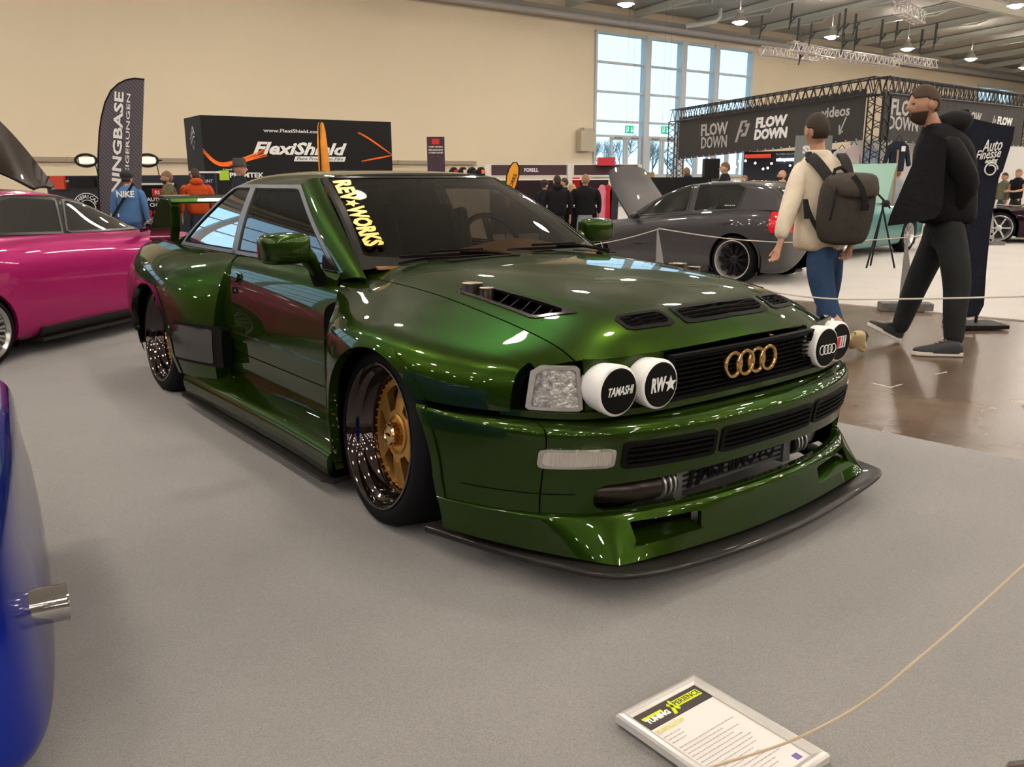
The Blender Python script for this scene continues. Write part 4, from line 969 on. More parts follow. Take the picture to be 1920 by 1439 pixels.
for sd in (1, -1):
    mb.tube([(-1.92, -sd * .56, .45), (-1.92, -sd * .55, 1.0), (-1.90, -sd * .50, 1.15), (-1.9, -sd * .42, 1.19)], .02, 8); mb.tube([(-1.92, -sd * .52, 1.12), (-2.7, -sd * .5, .72)], .02, 8); mb.tube([(-1.92, -sd * .53, .55), (-1.92, sd * .48, 1.14)], .018, 8)
mb.tube([(-1.9, -.42, 1.19), (-1.9, .42, 1.19)], .02, 8); mb.tube([(-1.92, -.55, .85), (-1.92, .55, .85)], .018, 8); mb.build('roll_cage', g_seat, car, smooth=True)
mb = MB(); mb.box((-1.16, 0, 1.16), (.03, .2, .055)); mb.bar((-1.15, 0, 1.18), (-1.12, 0, 1.22), .015); mb.build('rear_view_mirror', g_satin, car, bevel=.01)

# ---- wheels: z axis of the wheel frame points outward
def disc_window(x, y, n=6):
    r_ = math.hypot(x, y); a = math.atan2(y, x); seg = 2 * math.pi / n; a = (a + seg / 2) % seg - seg / 2
    px, py = r_ * math.cos(a), r_ * math.sin(a)
    # rounded triangle between spokes: wide outside, narrow inside
    w_ = .022 + (px - .095) * .42
    d = min(px - .088, .176 - r_, w_ - abs(py))
    return d - .0 if d < .004 else d
def wheel(x, s, z, camber, steer, name='wheel', sd=1):
    rt = bpy.data.objects.new('wheel', None); COL.objects.link(rt); rt.parent = car
    M_ = Matrix.Translation((x, -sd * s, z)) @ Matrix.Rotation(R(steer), 4, 'Z') @ Matrix.Rotation(R(90 * sd), 4, 'X') @ Matrix.Rotation(R(-camber), 4, 'X')
    rt.matrix_local = M_
    t = MB(); t.lathe([(.252, -.235), (.285, -.25), (.312, -.243), (.325, -.215), (.327, -.13), (.325, -.04), (.314, -.012), (.292, .002), (.268, .004), (.257, -.004), (.25, -.02)], 72, cap=False); o = t.build('tire', g_rubber, rt, smooth=True)
    b = MB(); b.lathe([(.258, -.006), (.263, .0), (.261, .006), (.254, .006), (.247, -.004), (.244, -.02), (.241, -.028), (.230, -.034), (.226, -.044), (.222, -.066), (.214, -.074), (.209, -.085), (.207, -.165), (.204, -.20), (.20, -.24)], 72, cap=False); b.build('rim_barrel', g_barrel, rt, smooth=True)
    pv = []; pf = []; nr, na = 18, 120
    for i in range(nr + 1):
        r_ = .03 + (.203 - .03) * i / nr
        for j in range(na):
            a = 2 * math.pi * j / na; zz = -.088 + .010 * math.cos(min(1, max(0, (r_ - .07) / .13)) * math.pi) * .9
            pv.append((r_ * math.cos(a), r_ * math.sin(a), zz))
    pf = [(i * na + j, i * na + (j + 1) % na, (i + 1) * na + (j + 1) % na, (i + 1) * na + j) for i in range(nr) for j in range(na)]
    cv, cf = clip(pv, pf, lambda x, y, z: -disc_window(x, y))
    # panel() mirrors s, so feed (x, -y)
    c = panel('wheel_center', [(v[0], -v[1], v[2]) for v in cv], cf, g_gold, rt, .028, ref=(0, 0, -1))
    h = MB(); h.lathe([(.074, -.084), (.072, -.074), (.062, -.070), (.06, -.078), (.04, -.078)], 40, cap=False); h.build('hub_ring', g_gold, c, smooth=True)
    h = MB(); h.lathe([(.038, -.082), (.038, -.048), (.034, -.041), (.026, -.039), (.024, -.043), (0, -.043)], 32, cap=False)
    for k in range(16):
        a = 2 * math.pi * k / 16; h.box((.039 * math.cos(a), .039 * math.sin(a), -.062), (.008, .008, .028), Matrix.Rotation(a, 3, 'Z'))
    h.build('center_lock', g_gold2, c)
    h = MB()
    for k in range(4): h.tube([Vector((-.0105 + .007 * k + .005 * math.cos(a), .005 * math.sin(a), -.0425)) for a in [2 * math.pi * t / 14 for t in range(14)]], .0008, 4, closed=True)
    h.build('hub_emblem', g_satin, c)
    h = MB()
    for k in range(40):
        a = 2 * math.pi * (k + .5) / 40; h.tube([(.198 * math.cos(a), .198 * math.sin(a), -.102), (.198 * math.cos(a), .198 * math.sin(a), -.088)], .0034, 6)
    o = h.build('rim_bolts', g_gold, rt); o['kind'] = 'stuff'
    h = MB(); h.lathe([(.05, -.235), (.17, -.235), (.17, -.21), (.05, -.21)], 40); h.build('brake_disc', g_alu, rt)
    MB().box((.0, .13, -.21), (.16, .07, .08)).build('brake_caliper', g_gold, rt, bevel=.01)
    h = MB(); h.lathe([(0, -.245), (.2, -.245), (.2, -.24), (0, -.24)], 40); h.build('wheel_backing', g_inner, rt)
    return rt
wheel(-.03, .905, .328, 5.0, -4); wheel(-.03, .905, .328, -5.0, 0, sd=-1); wheel(-2.556, .905, .328, 4.5, 0); wheel(-2.556, .905, .328, -4.5, 0, sd=-1)
# wheel wells
for x0, nm in ((0, 'f'), (-2.55, 'r')):
    for sd in (1, -1):
        mb = MB(); n = 20; vs = []
        for y in (.52, .90):
            for k in range(n + 1):
                a = math.pi * k / n; vs.append((x0 + .40 * math.cos(a), -sd * y, .27 + .40 * math.sin(a)))
        mb.add(vs, [(k, k + 1, n + 2 + k, n + 1 + k) for k in range(n)]); mb.add([(x0 + .40 * math.cos(math.pi * k / n), -sd * .54, .27 + .40 * math.sin(math.pi * k / n)) for k in range(n + 1)], [tuple(range(n + 1))])
        mb.build('wheel_well', g_inner, car)
# ============================================================ helpers for everything round the hero car
def _ray(px, py):
    return (cam.matrix_world.to_3x3() @ Vector(((px - 960) / F_PX, (719.5 - py) / F_PX, -1)))
def at(px, py, Y):
    d = _ray(px, py); return Vector((0, 0, CAM_H)) + d * (Y / d.y)
def gnd(px, py, z=0.0):
    d = _ray(px, py); return Vector((0, 0, CAM_H)) + d * ((z - CAM_H) / d.z)
m_skin = mat('skin', (.56, .31, .21), .5, noise=(20, .08))
m_skin2 = mat('skin_tan', (.45, .24, .16), .5)
def cloth(name, col, rough=.9): return mat(name, col, rough, spec=.25, bump=(14, .5, .02), noise=(5, .18))
def skel(name, pts, edges, material, parent, root=0, sub=2):
    """pts: (x, y, z, rx[, ry]); grown into one tapering skin"""
    me = bpy.data.meshes.new(name); me.from_pydata([p[:3] for p in pts], edges, []); me.materials.append(material)
    o = bpy.data.objects.new(name, me); COL.objects.link(o); o.parent = parent
    md = o.modifiers.new('skin', 'SKIN'); md.use_smooth_shade = True; md.branch_smoothing = .6
    for i, p in enumerate(pts):
        v = me.skin_vertices[0].data[i]; v.radius = (p[3], p[4] if len(p) > 4 else p[3]); v.use_root = (i == root)
    s = o.modifiers.new('sub', 'SUBSURF'); s.levels = s.render_levels = sub
    return o
def bake(o):
    dg = bpy.context.evaluated_depsgraph_get(); me = bpy.data.meshes.new_from_object(o.evaluated_get(dg)); o.modifiers.clear(); o.data = me
    for p in me.polygons: p.use_smooth = True
    return o
def jersey_mesh(name, rings, material, parent, n=20, caps=True):
    """loft of ellipse rings (cx, cy, cz, rx, ry, tilt) -> torso shaped garment"""
    vs = []; fs = []
    for r in rings:
        cx, cyy, cz, rx, ry = r[:5]; tl = r[5] if len(r) > 5 else 0
        for j in range(n):
            a = 2 * math.pi * j / n; ca, sa = math.cos(a), math.sin(a)
            x = rx * abs(ca) ** .85 * (1 if ca > 0 else -1); y = ry * abs(sa) ** .85 * (1 if sa > 0 else -1)
            vs.append((cx + x, cyy + y, cz + tl * y))
    for i in range(len(rings) - 1):
        for j in range(n): fs.append((i * n + j, i * n + (j + 1) % n, (i + 1) * n + (j + 1) % n, (i + 1) * n + j))
    if caps: fs.append(tuple(reversed(range(n)))); fs.append(tuple((len(rings) - 1) * n + j for j in range(n)))
    o = mesh(name, vs, fs, material, parent, True); s = o.modifiers.new('sub', 'SUBSURF'); s.levels = s.render_levels = 1
    return o
def head_dir(n, k):
    for i in range(k + 1):
        th = math.pi * i / k
        for j in range(n):
            ph = 2 * math.pi * j / n; yield Vector((math.sin(th) * math.cos(ph), math.sin(th) * math.sin(ph), math.cos(th)))
def head_pt(d, s=1.0, grow=1.0):
    g = lambda v, c, w: math.exp(-((v - c) / w) ** 2)
    x, y, z = d; jaw = max(0, -z - .15); fx = .079 * (1 - .38 * jaw); fy = .100 * (1 - .10 * jaw if y > 0 else 1 - .45 * jaw); fz = .122
    p = Vector((x * fx, y * fy + (.012 * jaw if y > -.2 else 0), z * fz)) * grow
    if y > .3:
        nose = g(x, 0, .16) * g(z, -.12, .17) * (1.25 if z > -.30 else .3); p.y += .026 * nose + .006 * g(x, 0, .35) * g(z, -.44, .08) + .007 * g(z, .20, .10) * g(x, 0, .6) - .009 * (g(x, .36, .18) + g(x, -.36, .18)) * g(z, .06, .12) + .010 * g(x, 0, .3) * g(z, -.72, .18)
    return p * s
def head_parts(s, n=36, k=26):
    vs = [head_pt(d, s) for d in head_dir(n, k)]; fs = [(i * n + j, i * n + (j + 1) % n, (i + 1) * n + (j + 1) % n, (i + 1) * n + j) for i in range(k) for j in range(n)]
    mb = MB(); mb.add(vs, fs)
    for sx in (-1, 1): mb.ball((sx * .080 * s, -.008 * s, -.004 * s), .024 * s, 10, 7, (.38, .8, 1.35))
    return mb
def head_shell(s, keep, grow, n=56, k=44):
    ds = list(head_dir(n, k)); vs = [head_pt(d, s, grow) for d in ds]
    fs = [f for f in ((i * n + j, i * n + (j + 1) % n, (i + 1) * n + (j + 1) % n, (i + 1) * n + j) for i in range(k) for j in range(n)) if sum(keep(ds[q]) for q in f) >= 3]
    used = sorted({q for f in fs for q in f}); mp = {o: i for i, o in enumerate(used)}
    mb = MB(); a = [vs[q] for q in used]; b_ = [head_pt(ds[q], s, grow * .93) for q in used]; m_ = len(a)
    F = [tuple(mp[q] for q in f) for f in fs]; mb.add(a + b_, F + [tuple(reversed([q + m_ for q in f])) for f in F])
    cnt = {}
    for f in F:
        for p, q in zip(f, f[1:] + f[:1]): cnt[(p, q)] = cnt.get((p, q), 0) + 1
    mb.f += [(q, p, p + m_, q + m_) for (p, q) in cnt if (q, p) not in cnt]
    return mb
K_HAIR = lambda d: (d.z > .34 and d.y < .80) or (d.y < .05 and d.z > -.42 and not (abs(d.x) > .8 and d.z < .12)) or d.z > .62
K_BEARD = lambda d: d.y > -.05 and d.z < -.30 and not (d.y > .7 and -.50 < d.z < -.38 and abs(d.x) < .25)
def add_head(body, M, s, hair, beard, parent, bald=False):
    """joins a modelled head to the body mesh; hair, beard and eyes are children"""
    bake(body); mb = head_parts(s); bm = bmesh.new(); bm.from_mesh(body.data); vv = [bm.verts.new(M @ Vector(v)) for v in mb.v]
    for f in mb.f:
        try: bm.faces.new([vv[i] for i in f])
        except ValueError: pass
    bmesh.ops.remove_doubles(bm, verts=bm.verts, dist=1e-5)
    for f in bm.faces: f.smooth = True
    bm.normal_update(); bm.to_mesh(body.data); bm.free()
    if hair and not bald: h = head_shell(s, K_HAIR, 1.085); h.build('hair', hair, parent, smooth=True, auto=False, M=M)
    if beard: h = head_shell(s, K_BEARD, 1.10); h.build('beard', beard, parent, smooth=True, auto=False, M=M)
    for sx in (-1, 1): MB().ball((sx * .031 * s, .082 * s, .012 * s), .011 * s, 8, 6).build('eye', mat('eye_dark', (.03, .02, .02), .3), parent, smooth=True, M=M)
def person(label, loc, face, H=1.5, top=None, legs=None, hair=None, skin=None, shoes=None, arms='down', lean=0.0, hat=None, bald=False, beard=None, hood=None, longhair=False, group=None, look=0.0, wide=1.0, sleeves=True, name='person'):
    """standing person; local +y is where the figure faces, face = heading angle in degrees (0 = towards +x)"""
    top = top or cloth('dark_top', (.02, .02, .022)); legs = legs or cloth('dark_jeans', (.03, .035, .05)); hair = hair or mat('dark_hair', (.03, .02, .012), .8); skin = skin or m_skin; shoes = shoes or mat('dark_shoes', (.02, .02, .02), .6)
    t = thing(name, label, 'person', loc, R(face - 90), group)
    k = H / 1.78; w = .19 * k * wide; sh = 1.46 * k; hp = .95 * k
    L = lean
    P = []; E = []
    def a(x, y, z, r, r2=None): P.append((x, y, z, r, r2 or r)); return len(P) - 1
    pel = a(0, 0, hp, .135 * k * wide, .10 * k); bel = a(0, L * .3, hp + .2 * k, .13 * k * wide, .10 * k); ch = a(0, L * .7, sh - .14 * k, .125 * k * wide, .09 * k); nk = a(0, L + .0, sh + .03 * k, .055 * k); hd0 = a(0, L + .01 * k, sh + .10 * k, .056 * k, .06 * k); hd1 = a(0, L + .01 * k, sh + .16 * k, .058 * k, .065 * k); hd2 = a(0, L, sh + .20 * k, .05 * k, .06 * k)
    E += [(pel, bel), (bel, ch), (ch, nk), (nk, hd0), (hd0, hd1), (hd1, hd2)]
    hands = []
    for sx in (-1, 1):
        s0 = a(sx * w * .92, L, sh - .05 * k, .045 * k)
        if arms == 'down': el = (sx * (w + .05 * k), L * .6 - .02, sh - .30 * k); wr = (sx * (w + .06 * k), L * .5 + .05 * k, sh - .55 * k); ha = (sx * (w + .06 * k), L * .5 + .07 * k, sh - .64 * k)
        elif arms == 'fold': el = (sx * (w + .04 * k), L + .05 * k, sh - .28 * k); wr = (sx * .05 * k, L + .24 * k, sh - .30 * k); ha = (-sx * .02 * k, L + .25 * k, sh - .28 * k)
        else: el = (sx * (w + .05 * k), L + .02 * k, sh - .28 * k); wr = (sx * .12 * k, L + .27 * k, sh - .33 * k); ha = (sx * .08 * k, L + .35 * k, sh - .32 * k)
        e_ = a(*el, .042 * k); w_ = a(*wr, .028 * k, .022 * k); h_ = a(*ha, .034 * k, .02 * k); E += [(ch, s0), (s0, e_), (e_, w_), (w_, h_)]
        d = (Vector(ha) - Vector(wr)).normalized()
        for q in range(4):
            off = Vector((0, 1, 0)) * (q - 1.5) * .018 * k if abs(d.z) > .6 else Vector((0, 0, 1)) * (q - 1.5) * .018 * k
            f1 = Vector(ha) + d * .05 * k + off; f2 = f1 + d * (.03 if q in (0, 3) else .04) * k + Vector((-sx * .008, 0, 0)); i1 = a(*f1, .009 * k); i2 = a(*f2, .007 * k); E += [(h_, i1), (i1, i2)]
        th = Vector(ha) + d * .01 + Vector((-sx * .02, .03, .0)) * k; i1 = a(*th, .010 * k); E.append((h_, i1)); hands.append((el, wr))
    feet = []
    for sx in (-1, 1):
        hpj = a(sx * .09 * k, 0, hp - .04 * k, .085 * k); kn = a(sx * .10 * k, .02, .50 * k, .055 * k); an = a(sx * .10 * k, -.01, .09 * k, .036 * k); to = a(sx * .11 * k, .13 * k, .04, .035 * k, .025 * k); E += [(pel, hpj), (hpj, kn), (kn, an), (an, to)]; feet.append(sx)
    body = skel('body', P, E, skin, t, 0, 1); hz = sh + .165 * k; hy = L + .01 * k
    add_head(body, Matrix.Translation((0, hy, hz)), k, hair, beard, t, bald)
    if longhair: MB().ball((0, hy - .05 * k, hz - .07 * k), .10 * k, 14, 8, (1.05, .7, 1.6)).build('long_hair', hair, t, smooth=True, auto=False)
    # clothes
    bot = hp - .06 * k
    o = jersey_mesh('top', [(0, L * .1, bot, .175 * k * wide, .125 * k), (0, L * .15, hp + .08 * k, .170 * k * wide, .125 * k), (0, L * .35, hp + .25 * k, .172 * k * wide, .128 * k), (0, L * .75, sh - .14 * k, .20 * k * wide, .135 * k), (0, L * .95, sh - .03 * k, .185 * k * wide, .115 * k), (0, L, sh + .03 * k, .10 * k, .085 * k), (0, L, sh + .065 * k, .068 * k, .068 * k)], top, t)
    if sleeves:
        for (el, wr), sx in zip(hands, (-1, 1)):
            skel('sleeve', [(sx * w * .62, L, sh - .05 * k, .088 * k), (sx * (w + .005), L, sh - .07 * k, .082 * k), (*el, .060 * k), (wr[0] * .9 + el[0] * .1, wr[1] * .9 + el[1] * .1, wr[2] * .9 + el[2] * .1, .040 * k)], [(0, 1), (1, 2), (2, 3)], top, t, 0, 1)
    else:
        for (el, wr), sx in zip(hands, (-1, 1)):
            skel('sleeve', [(sx * w * .75, L, sh - .03 * k, .075 * k), (sx * (w + .01), L, sh - .06 * k, .072 * k), (sx * w * .5 + el[0] * .5, L * .5 + el[1] * .5, sh * .5 + el[2] * .5, .066 * k)], [(0, 1), (1, 2)], top, t, 0, 1)
    skel('trousers', [(0, 0, hp + .16 * k, .13 * k * wide, .10 * k), (0, 0, hp + .03 * k, .155 * k * wide, .12 * k), (-.09 * k, 0, hp - .08 * k, .10 * k), (-.10 * k, .02, .50 * k, .075 * k), (-.10 * k, 0, .10 * k, .062 * k), (.09 * k, 0, hp - .08 * k, .10 * k), (.10 * k, .02, .50 * k, .075 * k), (.10 * k, 0, .10 * k, .062 * k)], [(0, 1), (1, 2), (2, 3), (3, 4), (1, 5), (5, 6), (6, 7)], legs, t, 0, 1)
    for sx in (-1, 1): MB().ball((sx * .105 * k, .06 * k, .042 * k), .042 * k, 12, 8, (1.0, 3.0, 1.0)).build('shoe', shoes, t, smooth=True, auto=False)
    if hood: MB().ball((0, L - .06 * k, sh + .05 * k), .105 * k, 14, 9, (1.15, .8, .7)).build('hood', hood, t, smooth=True, auto=False)
    if hat == 'cap':
        mb = MB(); mb.ball((0, hy - .005, hz + .055 * k), .103 * k, 16, 10, (1, 1.08, .82)); mb.ball((0, hy + .10 * k, hz + .045 * k), .06 * k, 12, 6, (1.1, 1.2, .16)); mb.build('cap', mat('black_cap', (.015, .015, .018), .8), t, smooth=True, auto=False)
    if hat == 'fedora':
        mb = MB(); mb.lathe([(.150 * k, hz + .045 * k), (.148 * k, hz + .055 * k), (.108 * k, hz + .055 * k), (.102 * k, hz + .14 * k), (.085 * k, hz + .165 * k), (.0, hz + .155 * k)], 24, (0, hy, 0)); mb.build('hat', mat('grey_felt', (.05, .05, .048), .9), t, smooth=True)
    return t

# ------------------------------------------------------------ simpler cars
def sheet_car(root, body, canopy, paint_m, side_glass, front_glass, wheels, arch, lines=(), handle=None, extras=None, ref=(0, 0, .5), sill_m=None, rear_glass=None, glassm=None):
    """body: stations (x, w_side, w_belt, z_belt, z_mid, z_sill); canopy: stations (x, w_bot, z_bot, w_top, z_top)"""
    def endcap(b, dx): return (b[0] + dx, .02, .015, (b[3] + b[5]) / 2 + .01, (b[3] + b[5]) / 2 + .012, (b[3] + b[5]) / 2 - .01)
    body = [endcap(body[0], -.004)] + list(body) + [endcap(body[-1], .004)]
    net = []
    for x, ws, wb, zb, zc, zs in body:
        h = zb - zs
        half = [[x, 0, zc], [x, wb * .5, zc - .005], [x, wb * .85, zb + (zc - zb) * .65], [x, wb, zb], [x, ws * .985, zb - h * .12], [x, ws, zb - h * .35], [x, ws, zb - h * .62], [x, ws * .985, zb - h * .85], [x, ws * .95, zs], [x, ws * .8, zs - .01]]
        net.append([[p[0], -p[1], p[2]] for p in reversed(half[1:])] + half)
    BV_, BF_ = sheet(np.array(net), 6, 3)
    def ar(x, s, z):
        d = 1e9
        for (wx, wz) in arch['c']: d = min(d, math.hypot(x - wx, max(z - wz, 0) if z > wz else (z - wz) * .3) - arch['r']) if True else d
        return d if abs(s) > .4 * max(b[1] for b in body) else 1.0
    v_, f_ = clip(BV_, BF_, ar)
    bd = panel('body', v_, f_, paint_m, root, .03, ref=ref)
    net = []
    for x, wb, zb, wt, zt in canopy:
        half = [[x, 0, zt + .012], [x, wt * .6, zt + .006], [x, wt * .93, zt - .012], [x, wt * 1.0, zt - .035 if zt - zb > .1 else zt - .01], [x, wt * .6 + wb * .4, zb * .4 + zt * .6 - .03 if zt - zb > .1 else zb], [x, wt * .25 + wb * .75, zb * .75 + zt * .25 - .02 if zt - zb > .1 else zb - .005], [x, wb, zb - .02]]
        net.append([[p[0], -p[1], p[2]] for p in reversed(half[1:])] + half)
    CV, CF = sheet(np.array(net), 8, 4)
    cp = panel('roof', CV, CF, paint_m, root, 0, ref=ref)
    gm = glassm or mat('dark_car_glass', (.006, .007, .008), .02, coat=1.0)
    for nm, poly in side_glass:
        for sd in (1, -1):
            v_, f_ = clip(CV, CF, lambda x, s, z: in_poly(x, z, poly) if s * sd > .05 else -1.0); v_, f_ = raise_sheet(v_, f_, .003 if nm == 'window_surround' else .006, ref)
            if nm == 'window_surround':
                if f_: panel(nm, v_, f_, g_black, root, .003, ref=ref)
                continue
            if f_: panel(nm, v_, f_, gm, root, .004, ref=ref)
            v_, f_ = clips(CV, CF, lambda x, s, z: in_poly(x, z, poly) + .014 if s * sd > .05 else -1.0, lambda x, s, z: .002 - in_poly(x, z, poly)); v_, f_ = raise_sheet(v_, f_, .007, ref)
            if f_: panel('window_frame', v_, f_, mat('window_frame_black', (.02, .02, .02), .3), root, .004, ref=ref)
    for nm, (x0, x1, ww, z0) in (('windscreen', front_glass), ('rear_window', rear_glass)):
        if x0 is None: continue
        v_, f_ = clip(CV, CF, lambda x, s, z: min(x - x0, x1 - x, ww - abs(s), z - z0)); v_, f_ = raise_sheet(v_, f_, .006, ref)
        if f_: panel(nm, v_, f_, gm, root, .004, ref=ref)
    for ln in lines:
        v_, f_ = clip(BV_, BF_, lambda x, s, z: ln(x, z) if abs(s) > .3 and ar(x, s, z) > 0 else -1.0); v_, f_ = raise_sheet(v_, f_, .002, ref)
        if f_: panel('shut_line', v_, f_, g_inner, root, 0, ref=ref)
    if handle:
        for hx, hz in handle:
            for sd in (1, -1):
                v_, f_ = clip(BV_, BF_, lambda x, s, z: rrect(x, z, hx - .08, hx + .08, hz - .012, hz + .012, .01) if s * sd > .2 else -1.0); v_, f_ = raise_sheet(v_, f_, .018, ref)
                if f_: panel('door_handle', v_, f_, paint_m, root, .02, ref=ref)
    W_ = max(b[1] for b in body); xs = [b[0] for b in body]
    mb = MB(); mb.box(((min(xs) + max(xs)) / 2, 0, .33), ((max(xs) - min(xs)) * .8, W_ * 1.5, .26)); mb.build('underbody', g_inner, root)
    for (wx, wz) in arch['c']:
        for sd in (1, -1):
            mb = MB(); n = 14; vs = [(wx + (arch['r'] + .03) * math.cos(math.pi * (k / n * 1.3 - .15)), sd * y, wz + (arch['r'] + .03) * math.sin(math.pi * (k / n * 1.3 - .15))) for y in (W_ * .55, W_ * .94) for k in range(n + 1)]
            mb.add(vs, [(k, k + 1, n + 2 + k, n + 1 + k) for k in range(n)]); mb.add([v for v in vs[:n + 1]], [tuple(range(n + 1))]); mb.build('wheel_well', g_inner, root)
    return (BV_, BF_), (CV, CF)
def simple_wheel(parent, x, s, z, r, rr, wd, tire_m, rim_m, lip_m, spokes=10, twin=False, name='wheel', dish=.03):
    """s: signed outward side (+1 right)"""
    sd = 1 if s > 0 else -1
    rt = bpy.data.objects.new(name, None); COL.objects.link(rt); rt.parent = parent
    rt.matrix_local = Matrix.Translation((x, -s, z)) @ Matrix.Rotation(R(90 * sd), 4, 'X')
    MB().lathe([(rr, -wd), (r * .93, -wd * 1.02), (r, -wd * .85), (r, -wd * .15), (r * .94, 0), (rr + .01, .003), (rr, -.01)], 48, cap=False).build('tire', tire_m, rt, smooth=True)
    MB().lathe([(rr + .004, -.006), (rr + .006, .004), (rr - .004, .005), (rr - .012, -.01), (rr - .03, -dish - .01), (rr - .035, -wd)], 48, cap=False).build('rim', lip_m, rt, smooth=True)
    mb = MB()
    for k in range(spokes):
        for q in ((-.09, .09) if twin else (0,)):
            a0 = 2 * math.pi * k / spokes; a1 = a0 + q
            mb.bar((math.cos(a0) * r * .12, math.sin(a0) * r * .12, -dish), (math.cos(a1) * (rr - .025), math.sin(a1) * (rr - .025), -dish * .9), .016 if twin else .026, .03)
    mb.lathe([(.055, -dish - .04), (.055, -dish + .012), (.03, -dish + .02), (0, -dish + .02)], 20, cap=False)
    mb.build('spokes', rim_m, rt)
    MB().lathe([(0, -wd * .8), (rr - .03, -wd * .8)], 24, cap=False).build('brake', mat('brake_dark', (.03, .03, .03), .5, .5), rt)
    return rt
# ============================================================ other cars
# ---- magenta saloon, front to the right and away
mg = thing('saloon_car', 'magenta sports saloon with silver wheels and carbon sill left of the green coupe', 'car', (-4.18, 5.77, CZ), R(75))
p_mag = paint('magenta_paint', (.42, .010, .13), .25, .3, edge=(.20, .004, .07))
# local: x forward from the rear axle, s to the right (towards the camera is the right side)
kM = dict()
bodyM = [(-.95, .30, .25, .60, .62, .30), (-.90, .62, .50, .70, .74, .22), (-.6, .74, .62, .78, .84, .16), (-.3, .80, .66, .83, .86, .14), (0, .81, .68, .85, .86, .13), (.35, .80, .69, .84, .85, .12), (.8, .78, .69, .825, .84, .11), (1.3, .78, .68, .80, .82, .11), (1.8, .79, .68, .78, .80, .11), (2.2, .80, .66, .77, .76, .13), (2.55, .80, .62, .74, .70, .14), (2.85, .74, .55, .62, .60, .14), (3.0, .55, .4, .50, .50, .18), (3.03, .3, .2, .45, .46, .22)]
canM = [(-.75, .45, .76, .40, .765), (-.45, .60, .83, .45, .90), (-.1, .66, .85, .47, 1.03), (.3, .68, .845, .49, 1.12), (.75, .68, .825, .50, 1.155), (1.15, .68, .81, .50, 1.10), (1.5, .67, .80, .48, .97), (1.85, .64, .785, .44, .83), (1.95, .62, .77, .44, .775)]
sgM = [('window_surround', [(-.10, .845), (1.80, .80), (1.60, .91), (1.25, 1.045), (1.00, 1.09), (.55, 1.11), (.10, 1.055)]), ('side_window', [(.86, .835), (1.72, .815), (1.55, .895), (1.22, 1.02), (1.02, 1.06)]), ('side_window', [(-.02, .87), (.80, .835), (.93, 1.065), (.55, 1.085), (.15, 1.03)])]
shM, caM = sheet_car(mg, bodyM, canM, p_mag, sgM, (1.2, 1.95, .44, .80), None, dict(c=[(-.10, .235), (2.20, .235)], r=.275), lines=[lambda x, z: .004 - abs(x - (.80 - .0 + .14 * math.sin((z - .15) * 3.6)) ), ], handle=[(1.02, .70), (.05, .72)], rear_glass=(-.62, .05, .40, .80))
for sd in (1, -1):
    v_, f_ = clips(shM[0], shM[1], lambda x, s, z: .20 - z if s * sd > .3 else -1.0, lambda x, s, z: x - .37, lambda x, s, z: 1.96 - x); v_, f_ = raise_sheet(v_, f_, .02); panel('carbon_sill', v_, f_, g_carbon, mg, .02)
mb = MB(); mb.prism([(.36, .80), (1.97, .80), (1.97, .70), (.36, .70)], .02, Matrix(((1, 0, 0, 0), (0, -1, 0, 0), (0, 0, 1, .10), (0, 0, 0, 1)))); mb.build('sill_blade', g_carbon, mg)
silver = mat('silver_rim', (.6, .6, .6), .25, .9)
for x_ in (-.10, 2.20):
    for s_ in (.80, -.80): simple_wheel(mg, x_, s_, .243, .243, .190, .2, g_rubber, silver, silver, 14, True)
for sd in (1, -1):
    mb = MB(); mb.ball((1.62, -sd * .84, .845), .07, 12, 8, (.8, 1.2, .75)); mb.bar((1.64, -sd * .70, .80), (1.62, -sd * .82, .83), .05, .03); mb.build('mirror', g_black, mg, smooth=True, auto=False)

# ---- dark grey hatchback, bonnet up, front to the left and away
gr_ = thing('hatchback_car', 'dark grey lowered hatchback with raised bonnet behind the green coupe', 'car', (3.07, 10.46, CZ), R(180 - 44))
p_gry = paint('grey_paint', (.052, .050, .054), .2, .35)
bodyG = [(-.60, .30, .25, .62, .66, .26), (-.575, .60, .50, .80, .86, .16), (-.45, .66, .56, .86, .88, .14), (-.2, .72, .60, .86, .88, .14), (.0, .735, .61, .85, .87, .13), (.3, .71, .615, .82, .84, .13), (.8, .70, .615, .775, .80, .12), (1.25, .70, .61, .72, .76, .12), (1.6, .715, .60, .69, .72, .12), (2.0, .74, .58, .66, .66, .12), (2.3, .735, .54, .61, .60, .13), (2.55, .66, .48, .52, .52, .15), (2.66, .45, .3, .44, .44, .2), (2.68, .2, .15, .40, .40, .22)]
canG = [(-.56, .52, .84, .44, .86), (-.46, .58, .86, .47, 1.03), (-.30, .60, .87, .475, 1.13), (0, .61, .86, .485, 1.165), (.4, .615, .82, .49, 1.17), (.8, .615, .79, .485, 1.14), (1.15, .61, .74, .47, 1.02), (1.45, .60, .70, .46, .87), (1.7, .58, .67, .45, .72), (1.78, .56, .65, .44, .68)]
sgG = [('side_window', [(.04, .855), (.62, .815), (.62, 1.12), (.10, 1.13), (.0, 1.09)]), ('side_window', [(.72, .81), (1.47, .745), (1.22, .95), (.97, 1.065), (.72, 1.115)])]
shG, caG = sheet_car(gr_, bodyG, canG, p_gry, sgG, (.98, 1.7, .42, .72), None, dict(c=[(0, .27), (2.12, .27)], r=.315), lines=[lambda x, z: .003 - abs(x - .67), lambda x, z: .003 - abs(x - 1.62), lambda x, z: min(.004 - abs(z - .40), 1.6 - x, x - .4)], handle=[(.80, .655), (.12, .70)], rear_glass=(-.53, -.33, .42, .88))
rimb = mat('black_rim', (.015, .016, .02), .25, .6); lipc = mat('polished_lip', (.80, .78, .77), .3, .8)
